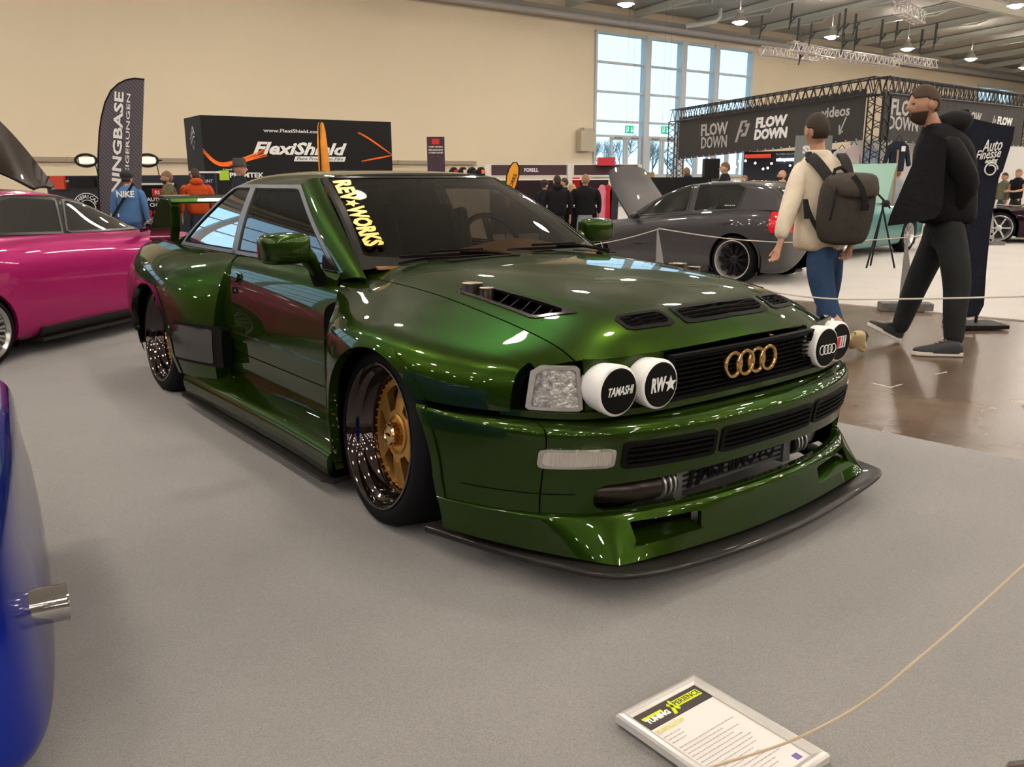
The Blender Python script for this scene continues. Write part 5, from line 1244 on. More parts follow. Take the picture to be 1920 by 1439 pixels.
for x_ in (0, 2.12):
    for s_ in (.725, -.725): simple_wheel(gr_, x_, s_, .275, .275, .222, .2, g_rubber, rimb, lipc, 10, True, dish=.06)
# left side of the car faces the camera -> tail lamps on both rear corners
for sd in (1, -1):
    v_, f_ = clip(shG[0], shG[1], lambda x, s, z: min(-.40 - x, z - .60, .83 - z) if s * sd > .38 else -1.0); v_, f_ = raise_sheet(v_, f_, .008, (0, 0, .5))
    if f_: panel('tail_light', v_, f_, mat('tail_red', (.65, .01, .02), .15, coat=1, emit=(.8, .01, .02), es=.05), gr_, .01, ref=(0, 0, .5))
    mb = MB(); mb.ball((1.43, -sd * .70, .745), .06, 12, 8, (.8, 1.1, .8)); mb.bar((1.44, -sd * .60, .72), (1.43, -sd * .68, .735), .05, .03); mb.build('mirror', g_black, gr_, smooth=True, auto=False)
MB().tube([(-.60, .3, .15), (-.68, .3, .15)], .035, 12).build('exhaust_tip', g_chrome, gr_)
# raised bonnet
net = []
for i in range(7):
    t = i / 6; row = []
    for s in (-.52, -.35, 0, .35, .52):
        x = 1.62 + (.06 * t) + .42 * math.sin(t * 1.35) * .9 - .0 * abs(s); z = .70 + .66 * t ** .9 - .05 * (s / .52) ** 2 * t + (.02 if abs(s) < .4 else 0); row.append([x, s * (1 - .22 * t ** 3), z])
    net.append(row)
v_, f_ = sheet(np.array(net), 4, 4); o = panel('bonnet', v_, f_, p_gry, gr_, .02, ref=(3, 0, 0))
mb = MB()
for k in range(6): mb.box((.20 - .024 * k, .592, .885), (.016, .004, .022))
mb.build('window_sticker', g_whitep, gr_)['kind'] = 'stuff'

# ---- teal classic car behind the backpacker
tl = thing('classic_car', 'teal classic car partly hidden behind the walker with the backpack', 'car', (4.33, 13.1, CZ), R(43))
p_teal = paint('teal_paint', (.10, .26, .25), .3, .35)
bodyT = [(-.95, .3, .3, .60, .62, .35), (-.9, .68, .58, .72, .74, .18), (-.5, .76, .66, .80, .84, .15), (0, .78, .68, .82, .86, .15), (.6, .78, .68, .80, .84, .14), (1.2, .78, .68, .78, .80, .14), (1.8, .78, .68, .77, .78, .14), (2.4, .78, .66, .75, .78, .15), (2.9, .74, .62, .72, .74, .18), (3.1, .66, .5, .66, .66, .2), (3.14, .3, .3, .5, .55, .3)]
canT = [(-.4, .58, .82, .45, .83), (-.1, .64, .83, .48, .98), (.3, .66, .82, .50, 1.10), (.8, .66, .80, .50, 1.12), (1.2, .65, .79, .48, 1.03), (1.55, .62, .78, .46, .84), (1.65, .6, .77, .45, .78)]
sheet_car(tl, bodyT, canT, p_teal, [('side_window', [(-.05, .86), (.55, .85), (.55, 1.06), (.2, 1.05)]), ('side_window', [(.62, .85), (1.35, .83), (1.1, 1.0), (.9, 1.06), (.62, 1.07)])], (1.0, 1.6, .44, .82), None, dict(c=[(0, .28), (2.3, .28)], r=.33), lines=[lambda x, z: .004 - abs(x - .58)], rear_glass=(-.35, .1, .42, .85))
for x_ in (0, 2.3):
    for s_ in (.76, -.76): simple_wheel(tl, x_, s_, .28, .28, .19, .18, g_rubber, lipc, lipc, 8)
net = [[[1.75 + .25 * t, s, .80 + .62 * t] for s in (-.58, 0, .58)] for t in (0, .33, .66, 1)]
v_, f_ = sheet(np.array(net), 3, 4); panel('bonnet', v_, f_, mat('pale_teal', (.30, .50, .42), .3, .3, coat=1), tl, .02, ref=(3, 0, 0))

# ---- near-black sports car at the far right
bk = thing('sports_car', 'glossy near-black low sports car at the right edge beyond the rope', 'car', (11.3, 15.9, CZ), R(160))
p_bk = paint('black_paint', (.012, .004, .008), .3, .3)
bodyK = [(-.9, .3, .3, .55, .58, .3), (-.85, .68, .58, .66, .70, .14), (-.4, .78, .66, .74, .78, .12), (0, .80, .66, .75, .78, .12), (.6, .78, .66, .72, .74, .11), (1.2, .77, .66, .68, .70, .11), (1.8, .78, .66, .66, .66, .11), (2.3, .78, .62, .62, .60, .12), (2.7, .72, .55, .50, .50, .13), (2.85, .5, .4, .38, .40, .16), (2.88, .2, .2, .34, .36, .2)]
canK = [(-.5, .55, .72, .42, .74), (-.1, .62, .76, .45, .93), (.4, .64, .75, .47, 1.02), (.8, .64, .73, .46, 1.0), (1.2, .62, .70, .45, .84), (1.55, .58, .67, .44, .70), (1.62, .56, .66, .42, .67)]
sheet_car(bk, bodyK, canK, p_bk, [('side_window', [(.1, .79), (1.25, .735), (.95, .90), (.7, .95), (.3, .96)])], (.9, 1.55, .42, .70), None, dict(c=[(0, .28), (2.15, .28)], r=.325), lines=[lambda x, z: .004 - abs(x - .35)], rear_glass=(-.45, .05, .4, .77))
for x_ in (0, 2.15):
    for s_ in (.78, -.78): simple_wheel(bk, x_, s_, .28, .28, .225, .2, g_rubber, lipc, lipc, 6)

# ---- dark car behind the magenta one, tailgate up
dk = thing('estate_car', 'dark brown car with raised tailgate behind the magenta saloon at the left edge', 'car', (-6.6, 9.6, CZ), R(205))
p_dk = paint('brown_black_paint', (.020, .013, .010), .2, .4)
bodyD = [(-.8, .3, .3, .6, .62, .3), (-.75, .66, .56, .80, .84, .2), (-.3, .74, .64, .86, .9, .16), (.4, .75, .66, .86, .88, .15), (1.2, .75, .66, .84, .86, .15), (1.9, .75, .64, .80, .82, .15), (2.5, .72, .6, .74, .74, .16), (2.8, .5, .4, .6, .6, .2), (2.82, .3, .2, .5, .5, .25)]
canD = [(-.7, .56, .84, .46, .86), (-.5, .62, .87, .48, 1.1), (0, .64, .87, .50, 1.26), (.6, .64, .86, .50, 1.28), (1.1, .63, .85, .48, 1.14), (1.6, .60, .82, .45, .84), (1.68, .58, .80, .44, .80)]
sheet_car(dk, bodyD, canD, p_dk, [('side_window', [(-.3, .90), (.55, .89), (.55, 1.18), (-.1, 1.16)]), ('side_window', [(.62, .89), (1.35, .87), (1.0, 1.08), (.62, 1.19)])], (1.0, 1.6, .42, .85), None, dict(c=[(0, .3), (2.1, .3)], r=.33), rear_glass=(-.66, -.3, .42, .9))
for x_ in (0, 2.1):
    for s_ in (.74, -.74): simple_wheel(dk, x_, s_, .28, .28, .22, .2, g_rubber, rimb, rimb, 8)
# the raised tailgate / bonnet seen over the magenta roof
a_, b_, c_, d_ = at(-160, 130, 9.4), at(92, 352, 9.4), at(60, 352, 9.1), at(-160, 250, 9.1)
net = []
for i in range(6):
    t = i / 5
    hi = at(-160 + 265 * t, 150 + 195 * t - 55 * math.sin(math.pi * t) + 10, 9.5); lo = at(-160 + 225 * t, 330 + 25 * t - 30 * math.sin(math.pi * t), 9.0)
    hi = dk.matrix_world.inverted() @ hi if False else hi; net.append([list(hi), list((hi + lo) / 2 + Vector((0, -.05, .03))), list(lo)])
v_, f_ = sheet(np.array(net), 4, 4)
inv = (Matrix.Translation((-6.6, 9.6, 0)) @ Matrix.Rotation(R(205), 4, 'Z')).inverted()
v2 = [inv @ Vector(v) for v in v_]; panel('tailgate', [(v.x, -v.y, v.z) for v in v2], f_, p_dk, dk, .03, ref=(0, 0, .5))

# ---- blue car, only its rear corner and an exhaust tip in view
bl = thing('blue_car', 'bright blue car rear bumper corner with a chrome exhaust tip at the left edge', 'car', (-.955, 1.50, CZ), R(30))
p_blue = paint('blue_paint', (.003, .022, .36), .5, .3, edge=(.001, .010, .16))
def corner(zs, dxs, dys, y_end=1.3, x_end=-1.6, r=.16, y0=-.16):
    net = []
    for z, dx, dy in zip(zs, dxs, dys):
        row = [[x_end, y0 - .06 + dy, z], [-.9, y0 - .03 + dy, z], [-.45, y0 + dy, z], [-.18 + dx, y0 + .02 + dy, z], [-.05 + dx, y0 + .07 + dy, z], [dx, y0 + .18 + dy, z], [dx + .02, .3, z], [dx + .03, .8, z], [dx + .02, y_end, z]]
        net.append([[p[0], -p[1], p[2]] for p in row])
    return sheet(np.array(net), 5, 5)
v_, f_ = corner([.44, .46, .51, .57, .62, .67, .71, .73], [-.10, -.055, -.045, -.04, -.05, -.085, -.16, -.30], [.06, .02, .0, 0, .0, .02, .05, .12]); panel('rear_bumper', v_, f_, p_blue, bl, .02, ref=(-1.5, 0, .5))
v_, f_ = corner([.04, .07, .12, .20, .30, .39, .48, .55, .60, .615], [-.06, .018, .022, .018, .012, -.002, -.008, -.010, -.035, -.09], [.06, .03, .02, .02, .02, .03, .04, .05, .06, .08]); panel('bumper_skirt', v_, f_, p_blue, bl, .02, ref=(-1.5, 0, .3))
mb = MB(); mb.box((-1.0, .5, .45), (1.2, 1.0, .7)); mb.build('underbody', g_inner, bl)
mb = MB(); Mx = Matrix.Translation((-.058, .16, .325)) @ Matrix.Rotation(R(92), 4, 'Y')
mb.lathe([(.040, 0), (.040, .135), (.041, .140), (.038, .140), (.036, .135), (.036, 0)], 32, M=Mx, closed=True); mb.build('exhaust_tip', g_chrome, bl, smooth=True)
MB().lathe([(0, .05), (.036, .05)], 24, M=Mx, cap=False).build('exhaust_bore', g_inner, bl)
# ============================================================ stands, banners and flags
def FL(p): return Vector((p.x, p.y, CZ + .001))
ob_white = mat('stand_white', (.72, .70, .68), .6)
ob_dark = mat('stand_black', (.008, .008, .009), .6, spec=.2)
ob_marn = mat('stand_maroon', (.045, .018, .026), .6)
t_white = mat('print_white', (.85, .85, .85), .6)
t_red = mat('print_red', (.62, .02, .02), .6)
t_grey = mat('print_grey', (.38, .36, .36), .6)
def billboard(name, label, cat, a, b, z0, z1, material, thick=.12, group=None):
    """box standing from a to b (ground points), front face towards the camera; returns thing, frame maker f(u, w) with u 0..1 along, w 0..1 up"""
    a, b = FL(a), FL(b); x = (b - a).normalized(); n = Vector((x.y, -x.x, 0))
    if n.dot(-a) < 0: n = -n
    t = thing(name, label, cat, (a + b) / 2, math.atan2(x.y, x.x), group); L = (b - a).length
    MB().box((0, thick / 2, (z0 + z1) / 2), (L, thick, z1 - z0)).build('panel', material, t)
    def fr(u, w, off=.004): return frame(((u - .5) * L, -off, z0 + (z1 - z0) * w), (1, 0, 0), (0, 0, 1))
    return t, fr, L
# ---- film booth: big black cube wall
A, B = at(375, 217, 15.5), at(733, 233, 17.6); zt = A.z
t, fr, L = billboard('booth_wall', 'big black booth block with orange light streaks and film lettering', 'booth', A, B, 0, zt, ob_dark, 1.1)
H_ = zt
text('lettering', 'FlexiShield', .30, t_white, t, fr(.475, .76), bold=.010, shear=.35, fit=L * .50)
text('lettering', 'www.FlexiShield.com', .085, t_white, t, fr(.45, .90), bold=.001, fit=L * .30)
MB().prism([(-L * .14, -.045), (L * .135, -.045), (L * .145, .045), (-L * .13, .045)], .004, fr(.585, .685, .006)).build('name_strip', t_white, t)
text('lettering', 'Paint Production Film', .075, ob_dark, t, fr(.585, .685, .013), shear=.3, fit=L * .25)
text('lettering', 'US Manufacturing - Since 2003', .05, t_white, t, fr(.84, .572), bold=.001, fit=L * .15)
text('lettering', 'Designed, developed, produced & tested', .045, t_white, t, fr(.825, .545), fit=L * .18)
text('lettering', 'A brand of', .045, t_white, t, fr(.115, .60), fit=L * .06)
text('lettering', 'PREMTEK', .12, t_white, t, fr(.20, .555), bold=.003, fit=L * .17)
MB().box((-.5 * L + L * .09, -.006, H_ * .555), (.17, .01, .17)).build('logo_tile', mat('lime', (.35, .55, .02), .6), t)
m_or = mat('print_orange', (.85, .13, .01), .6, emit=(1, .25, .02), es=.25)
mb = MB(); rnd = random.Random(3)
def streak(pts, w):
    P = bspline([(p[0], p[1]) for p in pts], 8)
    for i in range(len(P) - 1):
        p, q = P[i], P[i + 1]; tt = i / len(P); ww = w * math.sin(math.pi * min(1, max(.05, tt))) + .002
        M1 = fr(p[0], p[1], .006); M2 = fr(q[0], q[1], .006); u_ = Vector((0, 0, ww)); a1, a2 = M1.translation, M2.translation; mb.add([a1 - u_, a2 - u_, a2 + u_, a1 + u_], [(0, 1, 2, 3)])
for k in range(7):
    o_ = rnd.uniform(-.015, .015); streak([(0.0, .74 + o_), (.03, .68 + o_), (.07, .63 + o_ * .5), (.14, .645 + o_), (.22, .69 + o_), (.31, .735 + o_ * 2)], rnd.uniform(.004, .014))
for k in range(6):
    o_ = rnd.uniform(-.012, .012); streak([(.80 + o_, .90 + o_), (.86, .86 + o_), (.93, .79 + o_), (1.0, .725 + o_ * .3)], rnd.uniform(.004, .012)); streak([(.82, .665 + o_), (.90, .69 + o_ * .5), (.96, .71), (1.0, .72 + o_ * .3)], rnd.uniform(.004, .012))
mb.build('light_streaks', m_or, t)
mb = MB(); mb.box((L * .46, -.006, H_ * .56), (.17, .01, .10)); mb.build('flag_white', t_white, t)
mb = MB()
for k in range(4): mb.box((L * .46, -.012, H_ * .56 - .045 + .026 * k), (.17, .004, .012))
mb.build('flag_stripes', t_red, t); MB().box((L * .46 - .05, -.015, H_ * .56 + .022), (.07, .004, .054)).build('flag_canton', mat('flag_blue', (.02, .04, .3), .6), t)
mb = MB(); c_ = Vector((-L / 2 - .006, .55, H_ * .84))
for a0, a1 in (((0, -.12), (.0, .12)),): pass
for s1 in (1, -1):
    mb.bar(c_ + Vector((0, 0, .2 * s1)), c_ + Vector((0, .12, .05 * s1)), .012); mb.bar(c_ + Vector((0, 0, .2 * s1)), c_ + Vector((0, -.12, .05 * s1)), .012); mb.bar(c_ + Vector((0, -.08 * s1, .10 * s1)), c_ + Vector((0, .1 * s1, -.02 * s1)), .05, .03)
mb.build('side_emblem', t_grey, t)
# low printed counter with 'print' board left of the booth
A, B = at(362, 326, 14.2), at(402, 326, 14.2); t, fr, L = billboard('display_board', 'dark blue board lettered print behind the orange hooded person', 'board', A, B, 0, A.z, mat('navy_board', (.01, .016, .035), .5), .1)
MB().box((0, .05, A.z + .01), (L + .1, .2, .03)).build('edge', ob_white, t); text('lettering', 'PRINT', .07, t_white, t, fr(.62, .90), fit=.2)
# ---- dark booth row behind the magenta car
A, B = at(86, 336, 14.6), at(372, 338, 13.6); t, fr, L = billboard('booth_wall', 'long dark booth back wall lettered auto graph left behind the magenta car', 'booth', A, B, 0, 1.28, mat('navy_black', (.012, .014, .022), .5), .15)
text('lettering', 'AUTO GRAPH', .05, t_white, t, fr(.17, .93), fit=.25)
MB().box((-L * .41, -.02, 1.17), (.30, .05, .22)).build('red_panel', mat('booth_red', (.5, .05, .02), .6), t)
MB().box((-L * .24, -.02, 1.18), (.52, .05, .16)).build('black_panel', ob_dark, t)
MB().box((.0, -.10, 1.10), (.02, .02, .16)).build('tube_light', mat('tube_glow', (.7, .8, 1), .5, emit=(.6, .8, 1), es=6), t)
A = at(167, 392, 12.6); t = thing('round_sign', 'round black sign with a white ring lettered chemical behind the magenta roof', 'sign', FL(A), 0)
MB().lathe([(0, 0), (.22, 0), (.22, .03), (0, .03)], 36, (0, 0, A.z), Matrix.Rotation(R(90), 4, 'X')).build('disc', ob_dark, t)
mb = MB(); mb.lathe([(.205, .0), (.215, .0), (.215, .006), (.205, .006)], 36, (0, -.03, A.z), Matrix.Rotation(R(90), 4, 'X'), closed=True); mb.lathe([(.11, .0), (.12, .0), (.12, .006), (.11, .006)], 36, (0, -.03, A.z), Matrix.Rotation(R(90), 4, 'X'), closed=True); mb.build('ring', t_white, t)
for i, ch in enumerate('CHEMICAL'):
    a_ = R(150 - i * 17); text('lettering', ch, .075, t_white, t, frame((.16 * math.cos(a_), -.036, A.z + .16 * math.sin(a_)), (math.sin(a_), 0, -math.cos(a_)), (math.cos(a_), 0, math.sin(a_))), bold=.001)
MB().bar((0, 0, 0), (0, 0, A.z - .2), .04).build('stand', ob_dark, t)
# price board
A, B = at(262, 345, 12.4), at(326, 345, 12.4); t, fr, L = billboard('price_board', 'black price board with red number and chair advert behind the bearded man', 'board', A, B, 0, A.z, ob_dark, .1)
zz = A.z
text('lettering', 'FAUTEUILS', .07, t_white, t, fr(.5, .80), bold=.002, fit=.40); text('lettering', 'CHAIRS', .07, t_white, t, fr(.5, .735), bold=.002, fit=.26)
text('lettering', '299', .16, t_red, t, fr(.42, .62), bold=.004, fit=.30); text('lettering', 'RS', .07, t_white, t, fr(.5, .885, .014), bold=.002)
MB().box((0, -.006, zz * .885), (.15, .01, .11)).build('logo_tile', t_red, t)
for q in (-.13, .1):
    mb = MB(); mb.lathe([(.045, 0), (.07, 0), (.07, .006), (.045, .006)], 24, (q, -.004, zz * .50), Matrix.Rotation(R(90), 4, 'X'), closed=True); mb.build('round_mark', t_white, t)
MB().box((0, -.01, zz - .015), (L, .03, .03)).build('edge', t_white, t)
# two wall floodlights of the row, behind the flag
for x_, lb in ((157, 'oval black-rimmed white lamp on the wall left of the tall flag'), (272, 'oval black-rimmed white lamp on the wall right of the tall flag')):
    A = at(x_ + 4, 301, 20); t = thing('wall_lamp', lb, 'lamp', A, 0, 'oval wall lamps')
    mb = MB(); mb.tube([(.24 * math.cos(a), 0, .13 * math.sin(a)) for a in [2 * math.pi * k / 28 for k in range(28)]], .03, 8, closed=True); mb.bar((.22, 0, 0), (.34, 0, 0), .03); mb.build('rim', ob_dark, t, smooth=True)
    MB().box((.03, 0, .0), (.34, .05, .14)).build('lamp_face', mat('lamp_cream', (.85, .83, .75), .5, emit=(1, .95, .8), es=.5), t)
    MB().tube([(.2, .02, -.1), (.3, .02, -.8), (.32, .02, A.z * -1)], .012, 5).build('stand', ob_dark, t)

# ---- tall feather flag
def pxpoly(pts, Y, O): return [((at(x, y, Y) - O).x, (at(x, y, Y) - O).z) for x, y in pts]
YF = 11.0; O_ = FL(at(262, 420, YF)); t = thing('feather_flag', 'tall dark feather flag lettered base beside the man in the blue sweatshirt', 'flag', O_, 0)
m_flag = mat('flag_cloth', (.075, .07, .085), .85); _n = m_flag.node_tree; _t = _n.nodes.new('ShaderNodeTexCoord'); _m = _n.nodes.new('ShaderNodeMapping'); _m.inputs['Rotation'].default_value = (0, R(40), 0)
_w = _n.nodes.new('ShaderNodeTexWave'); _w.bands_direction = 'X'; _w.inputs['Scale'].default_value = 9; _r = _n.nodes.new('ShaderNodeValToRGB'); _r.color_ramp.elements[0].color = (.055, .048, .062, 1); _r.color_ramp.elements[1].color = (.125, .11, .125, 1)
_n.links.new(_t.outputs['Object'], _m.inputs[0]); _n.links.new(_m.outputs[0], _w.inputs[0]); _n.links.new(_w.outputs[0], _r.inputs[0]); _n.links.new(_r.outputs[0], _n.nodes['Principled BSDF'].inputs['Base Color'])
ed = [(270, 149), (252, 147), (236, 150), (222, 157), (208, 170), (197, 192), (190, 220), (186, 250), (184, 290), (184, 340), (187, 400), (193, 450), (200, 500)]
rt_ = [(262, 500), (263, 420), (265, 330), (267, 240), (270, 149)]
poly = pxpoly(ed + rt_[:-1], YF, O_)
mb = MB(); mb.prism(poly, .012, Matrix(((1, 0, 0, 0), (0, 0, 1, 0), (0, 1, 0, 0), (0, 0, 0, 1)))); mb.build('cloth', m_flag, t)
mb = MB(); pe = pxpoly(ed, YF, O_); mb.tube([(x, .006, z) for x, z in pe] + [(pe[-1][0] + .03, .006, .02)], .012, 6); mb.build('pole', ob_dark, t)
MB().box((pe[-1][0] + .05, 0, .02), (.5, .4, .04)).build('foot', ob_dark, t)
def rot_text(body, px, py0, py1, size, bold=0, mat_=t_white):
    a_, b_ = at(px[0], py0, YF) - O_, at(px[1], py1, YF) - O_; c_ = (a_ + b_) / 2; c_.y = -.008; d_ = (b_ - a_); text('lettering', body, size, mat_, t, frame(c_, (d_.x, 0, d_.z), (-d_.z, 0, d_.x)), bold=bold, fit=d_.length)
rot_text('TUNINGBASE', (217, 225), 415, 172, .15, .004); rot_text('LEISTUNGSSTEIGERUNGEN', (236, 242), 470, 176, .062, .0005)

# ---- small flags
YG = 13.0; O_ = FL(at(606, 328, YG)); t = thing('feather_flag', 'narrow orange feather flag seen edge-on before the black film booth', 'flag', O_, R(70))
mb = MB(); c_ = at(606, 280, YG); zt_ = at(606, 230, YG).z
pr = [(-.05, .5), (-.055, 1.2), (-.05, 1.75), (-.02, zt_ - .06), (.01, zt_), (.06, zt_ - .12), (.11, zt_ - .45), (.13, 1.3), (.10, .7), (.03, .5)]
m_yo = mat('flag_orange', (.80, .30, .02), .7, noise=(2, .5))
mb.prism(pr, .10, Matrix(((1, 0, 0, 0), (0, 0, 1, -.05), (0, 1, 0, 0), (0, 0, 0, 1)))); mb.build('cloth', m_yo, t, bevel=.02); MB().tube([(-.06, 0, 0), (-.06, 0, 1.2), (-.04, 0, zt_ - .05), (.02, 0, zt_ + .02)], .012, 6).build('pole', ob_dark, t)
YG = 14.0; O_ = FL(at(952, 355, YG)); t = thing('feather_flag', 'orange teardrop flag with black edge left of the dark booth visitors', 'flag', O_, 0)
ed = [(946, 372), (948, 350), (950, 330), (955, 315), (962, 305), (969, 305), (973, 314), (973, 328), (969, 345), (962, 365), (956, 385), (950, 395)]
mb = MB(); mb.prism(pxpoly(ed, YG, O_), .01, Matrix(((1, 0, 0, 0), (0, 0, 1, 0), (0, 1, 0, 0), (0, 0, 0, 1)))); mb.build('cloth', mat('flag_amber', (.85, .36, .02), .7), t)
pe = pxpoly(ed, YG, O_); MB().tube([(x, .005, z) for x, z in pe], .012, 6, closed=True).build('edge', ob_dark, t); MB().tube([(pe[0][0], .005, pe[0][1]), (pe[0][0] + .02, .005, 0)], .012, 6).build('pole', ob_dark, t)
a_, b_ = at(951, 366, YG) - O_, at(969, 322, YG) - O_; d_ = b_ - a_; c_ = (a_ + b_) / 2; c_.y = -.008; text('lettering', 'WORKS', .075, ob_dark, t, frame(c_, (d_.x, 0, d_.z), (-d_.z, 0, d_.x)), bold=.001, fit=d_.length * .8)

# ---- roll-up banner and cap shelf
A, B = at(800, 258, 17), at(833, 258, 17); t, fr, L = billboard('rollup_banner', 'dark roll-up banner with red logo and shirt drawing right of the film booth', 'banner', A, B, 0, A.z, ob_marn, .03)
MB().box((0, -.006, A.z - .09), (.14, .01, .10)).build('logo_tile', t_red, t)
for k, s_ in enumerate(('T-SHIRT ORIGINAL', 'MERCEDES-BENZ', 'X TOMMY HILFIGER')): text('lettering', s_, .04, t_white, t, frame((0, -.006, A.z - .19 - .055 * k), (1, 0, 0), (0, 0, 1)), bold=.001, fit=.28)
mb = MB(); z0 = A.z - .36
for s1 in (1, -1): mb.bar((s1 * .05, -.006, z0), (s1 * .12, -.006, z0 - .04), .008); mb.bar((s1 * .12, -.006, z0 - .04), (s1 * .15, -.006, z0 - .16), .008); mb.bar((s1 * .09, -.006, z0 - .12), (s1 * .09, -.006, z0 - .45), .008)
mb.build('shirt_outline', mat('print_blue', (.05, .08, .25), .6), t)
A, B = at(836, 326, 16), at(910, 328, 16.3); sh = thing('display_shelf', 'white display shelf carrying four black caps with coloured patches', 'shelf', FL(A), 0)
MB().box((.36, 0, A.z - .07), (.85, .35, .03)).box((.36, .15, A.z / 2), (.85, .03, A.z)).build('boards', ob_white, sh)
for k, (c_, nm) in enumerate((((.6, .02, .02), 'red'), ((.8, .6, .45), 'beige'), ((.01, .015, .03), 'navy'), ((.8, .2, .02), 'orange'))):
    P_ = at(850 + 17 * k, 322, 15.9); q = thing('cap', 'black cap with a %s patch on the white shelf' % nm, 'cap', Vector((P_.x, P_.y, A.z - .055)), R(20), 'caps on the display shelf')
    mb = MB(); mb.prism([(-.09, 0), (-.07, .11), (-.02, .17), (.04, .17), (.08, .12), (.075, 0)], .12, Matrix(((1, 0, 0, 0), (0, 0, 1, -.06), (0, 1, 0, 0), (0, 0, 0, 1)))); mb.build('crown', ob_dark, q, bevel=.02); MB().box((.03, -.068, .09), (.065, .01, .07)).build('patch', mat('patch_' + nm, c_, .7), q)

# ---- booth with white posts and dark fascias
A, B = at(912, 310, 17.5), at(1198, 312, 18.5); a, b = FL(A), FL(B); x = (b - a).normalized(); t = thing('exhibition_booth', 'exhibition booth with white posts and dark fascias behind the four visitors', 'booth', a, math.atan2(x.y, x.x)); L = (b - a).length
zt = A.z
for k, q in enumerate((0.0, L * .53, L)): MB().box((q, 0, zt / 2), (.10, .10, zt)).build('post', ob_white, t)
for q0, q1, lb in ((.10, L * .53 - .08, 1), (L * .53 + .10, L - .05, 0)):
    f = MB().box(((q0 + q1) / 2, -.03, zt - .11), (q1 - q0, .04, .20)).build('fascia', ob_marn, t)
    if lb: text('lettering', 'FORELL', .10, t_white, f, frame((q0 * .45 + q1 * .55 - .05, -.055, zt - .11), (1, 0, 0), (0, 0, 1)), bold=.003, fit=.30)
MB().box((L / 2, 0, zt + .0), (L, .05, .03)).box((L / 2, 0, zt - .24), (L, .05, .03)).build('rail', ob_white, t)
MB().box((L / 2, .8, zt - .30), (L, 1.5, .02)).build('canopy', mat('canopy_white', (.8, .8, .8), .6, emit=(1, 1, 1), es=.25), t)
MB().box((L / 2, 1.6, (zt - .3) / 2), (L, .05, zt - .3)).build('back_wall', ob_marn, t)
MB().box((.62, 1.0, 1.05), (.36, .05, .28)).build('screen', mat('screen_glow', (.2, .4, .5), .3, emit=(.35, .65, .8), es=.9), t); MB().box((.64, .97, 1.05), (.10, .02, .28)).build('screen_figure', mat('screen_green', (.0, .12, .04), .5), t)
tag(MB().box((0, 0, 0), (.2, .05, .22)).build('red_poster', t_red), 'red poster on the dark booth back wall between visitors', 'poster').location = at(1078, 342, 18.9)
o = tag(MB().box((0, 0, 0), (.34, .3, .16)).build('red_box', mat('box_red', (.55, .03, .05), .5)), 'red box standing on the booth roof before the tall window', 'box'); o.location = at(1136, 303, 18.2)
o = tag(MB().box((0, 0, 0), (.34, .25, .12)).box((.05, 0, -.08), (.42, .28, .05)).build('cardboard_box', mat('cardboard', (.36, .22, .10), .8)), 'brown cardboard box on the booth edge behind the raised grey bonnet', 'box'); o.location = at(1210, 329, 18.2)
t = thing('booth_counter', 'black counter with white top between the two dark-jacketed visitors', 'counter', FL(at(1068, 390, 13.6)), 0)
MB().box((0, 0, .38), (.8, .4, .76)).build('body', ob_dark, t); MB().box((0, 0, .78), (.86, .46, .03)).build('worktop', ob_white, t)
for k, (px_, c_, lb) in enumerate(((1129, (.75, .25, .35), 'pink garment hanging right of the puffer jacket man'), (1140, (.5, .02, .03), 'red garment hanging by the grey car bonnet'), (1151, (.03, .03, .04), 'black garment hanging by the grey car bonnet'))):
    P_ = at(px_, 370, 15.2); t = thing('hanging_garment', lb, 'garment', FL(P_), 0, 'garments on the clothes rail')
    mb = MB(); mb.prism([(-.07, .2), (.07, .2), (.09, P_.z + .1), (.03, P_.z + .2), (-.03, P_.z + .2), (-.09, P_.z + .1)], .06, Matrix(((1, 0, 0, 0), (0, 0, 1, 0), (0, 1, 0, 0), (0, 0, 0, 1)))); mb.build('cloth', cloth('garment_%d' % k, c_), t, bevel=.02)
P0 = at(1140, 345, 15.3); t = thing('clothes_rail', 'white clothes rail behind the open bonnet of the grey car', 'rail', FL(P0), 0); MB().tube([(-.4, .02, 0), (-.4, .02, 1.25), (.4, .02, 1.25), (.4, .02, 0)], .015, 6).build('rail_tube', ob_white, t)

# ---- truss booth with FLOW DOWN banners
m_truss = mat('truss_black', (.012, .012, .013), .4, .3)
def truss(name, a, b, w, label, cat='truss', seg=None, material=m_truss, r=.015, group=None):
    a, b = Vector(a), Vector(b); d = (b - a); L = d.length; d.normalize(); up = Vector((0, 0, 1)) if abs(d.z) < .9 else Vector((.7, .7, 0)).normalized(); x = d.cross(up).normalized(); y = x.cross(d)
    mb = MB(); cs = [x * sx * w / 2 + y * sy * w / 2 for sx, sy in ((-1, -1), (1, -1), (1, 1), (-1, 1))]
    for c in cs: mb.tube([a + c, b + c], r, 6)
    n = seg or max(2, int(L / (w * .9)))
    for k in range(n):
        p, q = a + d * L * k / n, a + d * L * (k + 1) / n; m_ = (p + q) / 2
        for i in range(4): c0, c1 = cs[i], cs[(i + 1) % 4]; mb.bar(p + c0, m_ + c1, r * .9); mb.bar(m_ + c1, q + c0, r * .9)
    return tag(mb.build(name, material), label, cat, group)
T0 = at(1266, 218, 24); TC = at(1652, 160, 16.5); TR = at(1960, 196, 23.5)
w_ = .30
z0, zc, zr = T0.z, TC.z, TR.z; ztop = (z0 + zc) / 2 + .0
T0 = Vector((T0.x, T0.y, z0)); 
truss('truss', T0, TC, w_, 'long black lattice truss along the left banner to the booth corner'); truss('truss', TC, TR, w_, 'black lattice truss running right from the booth corner behind the tall man')
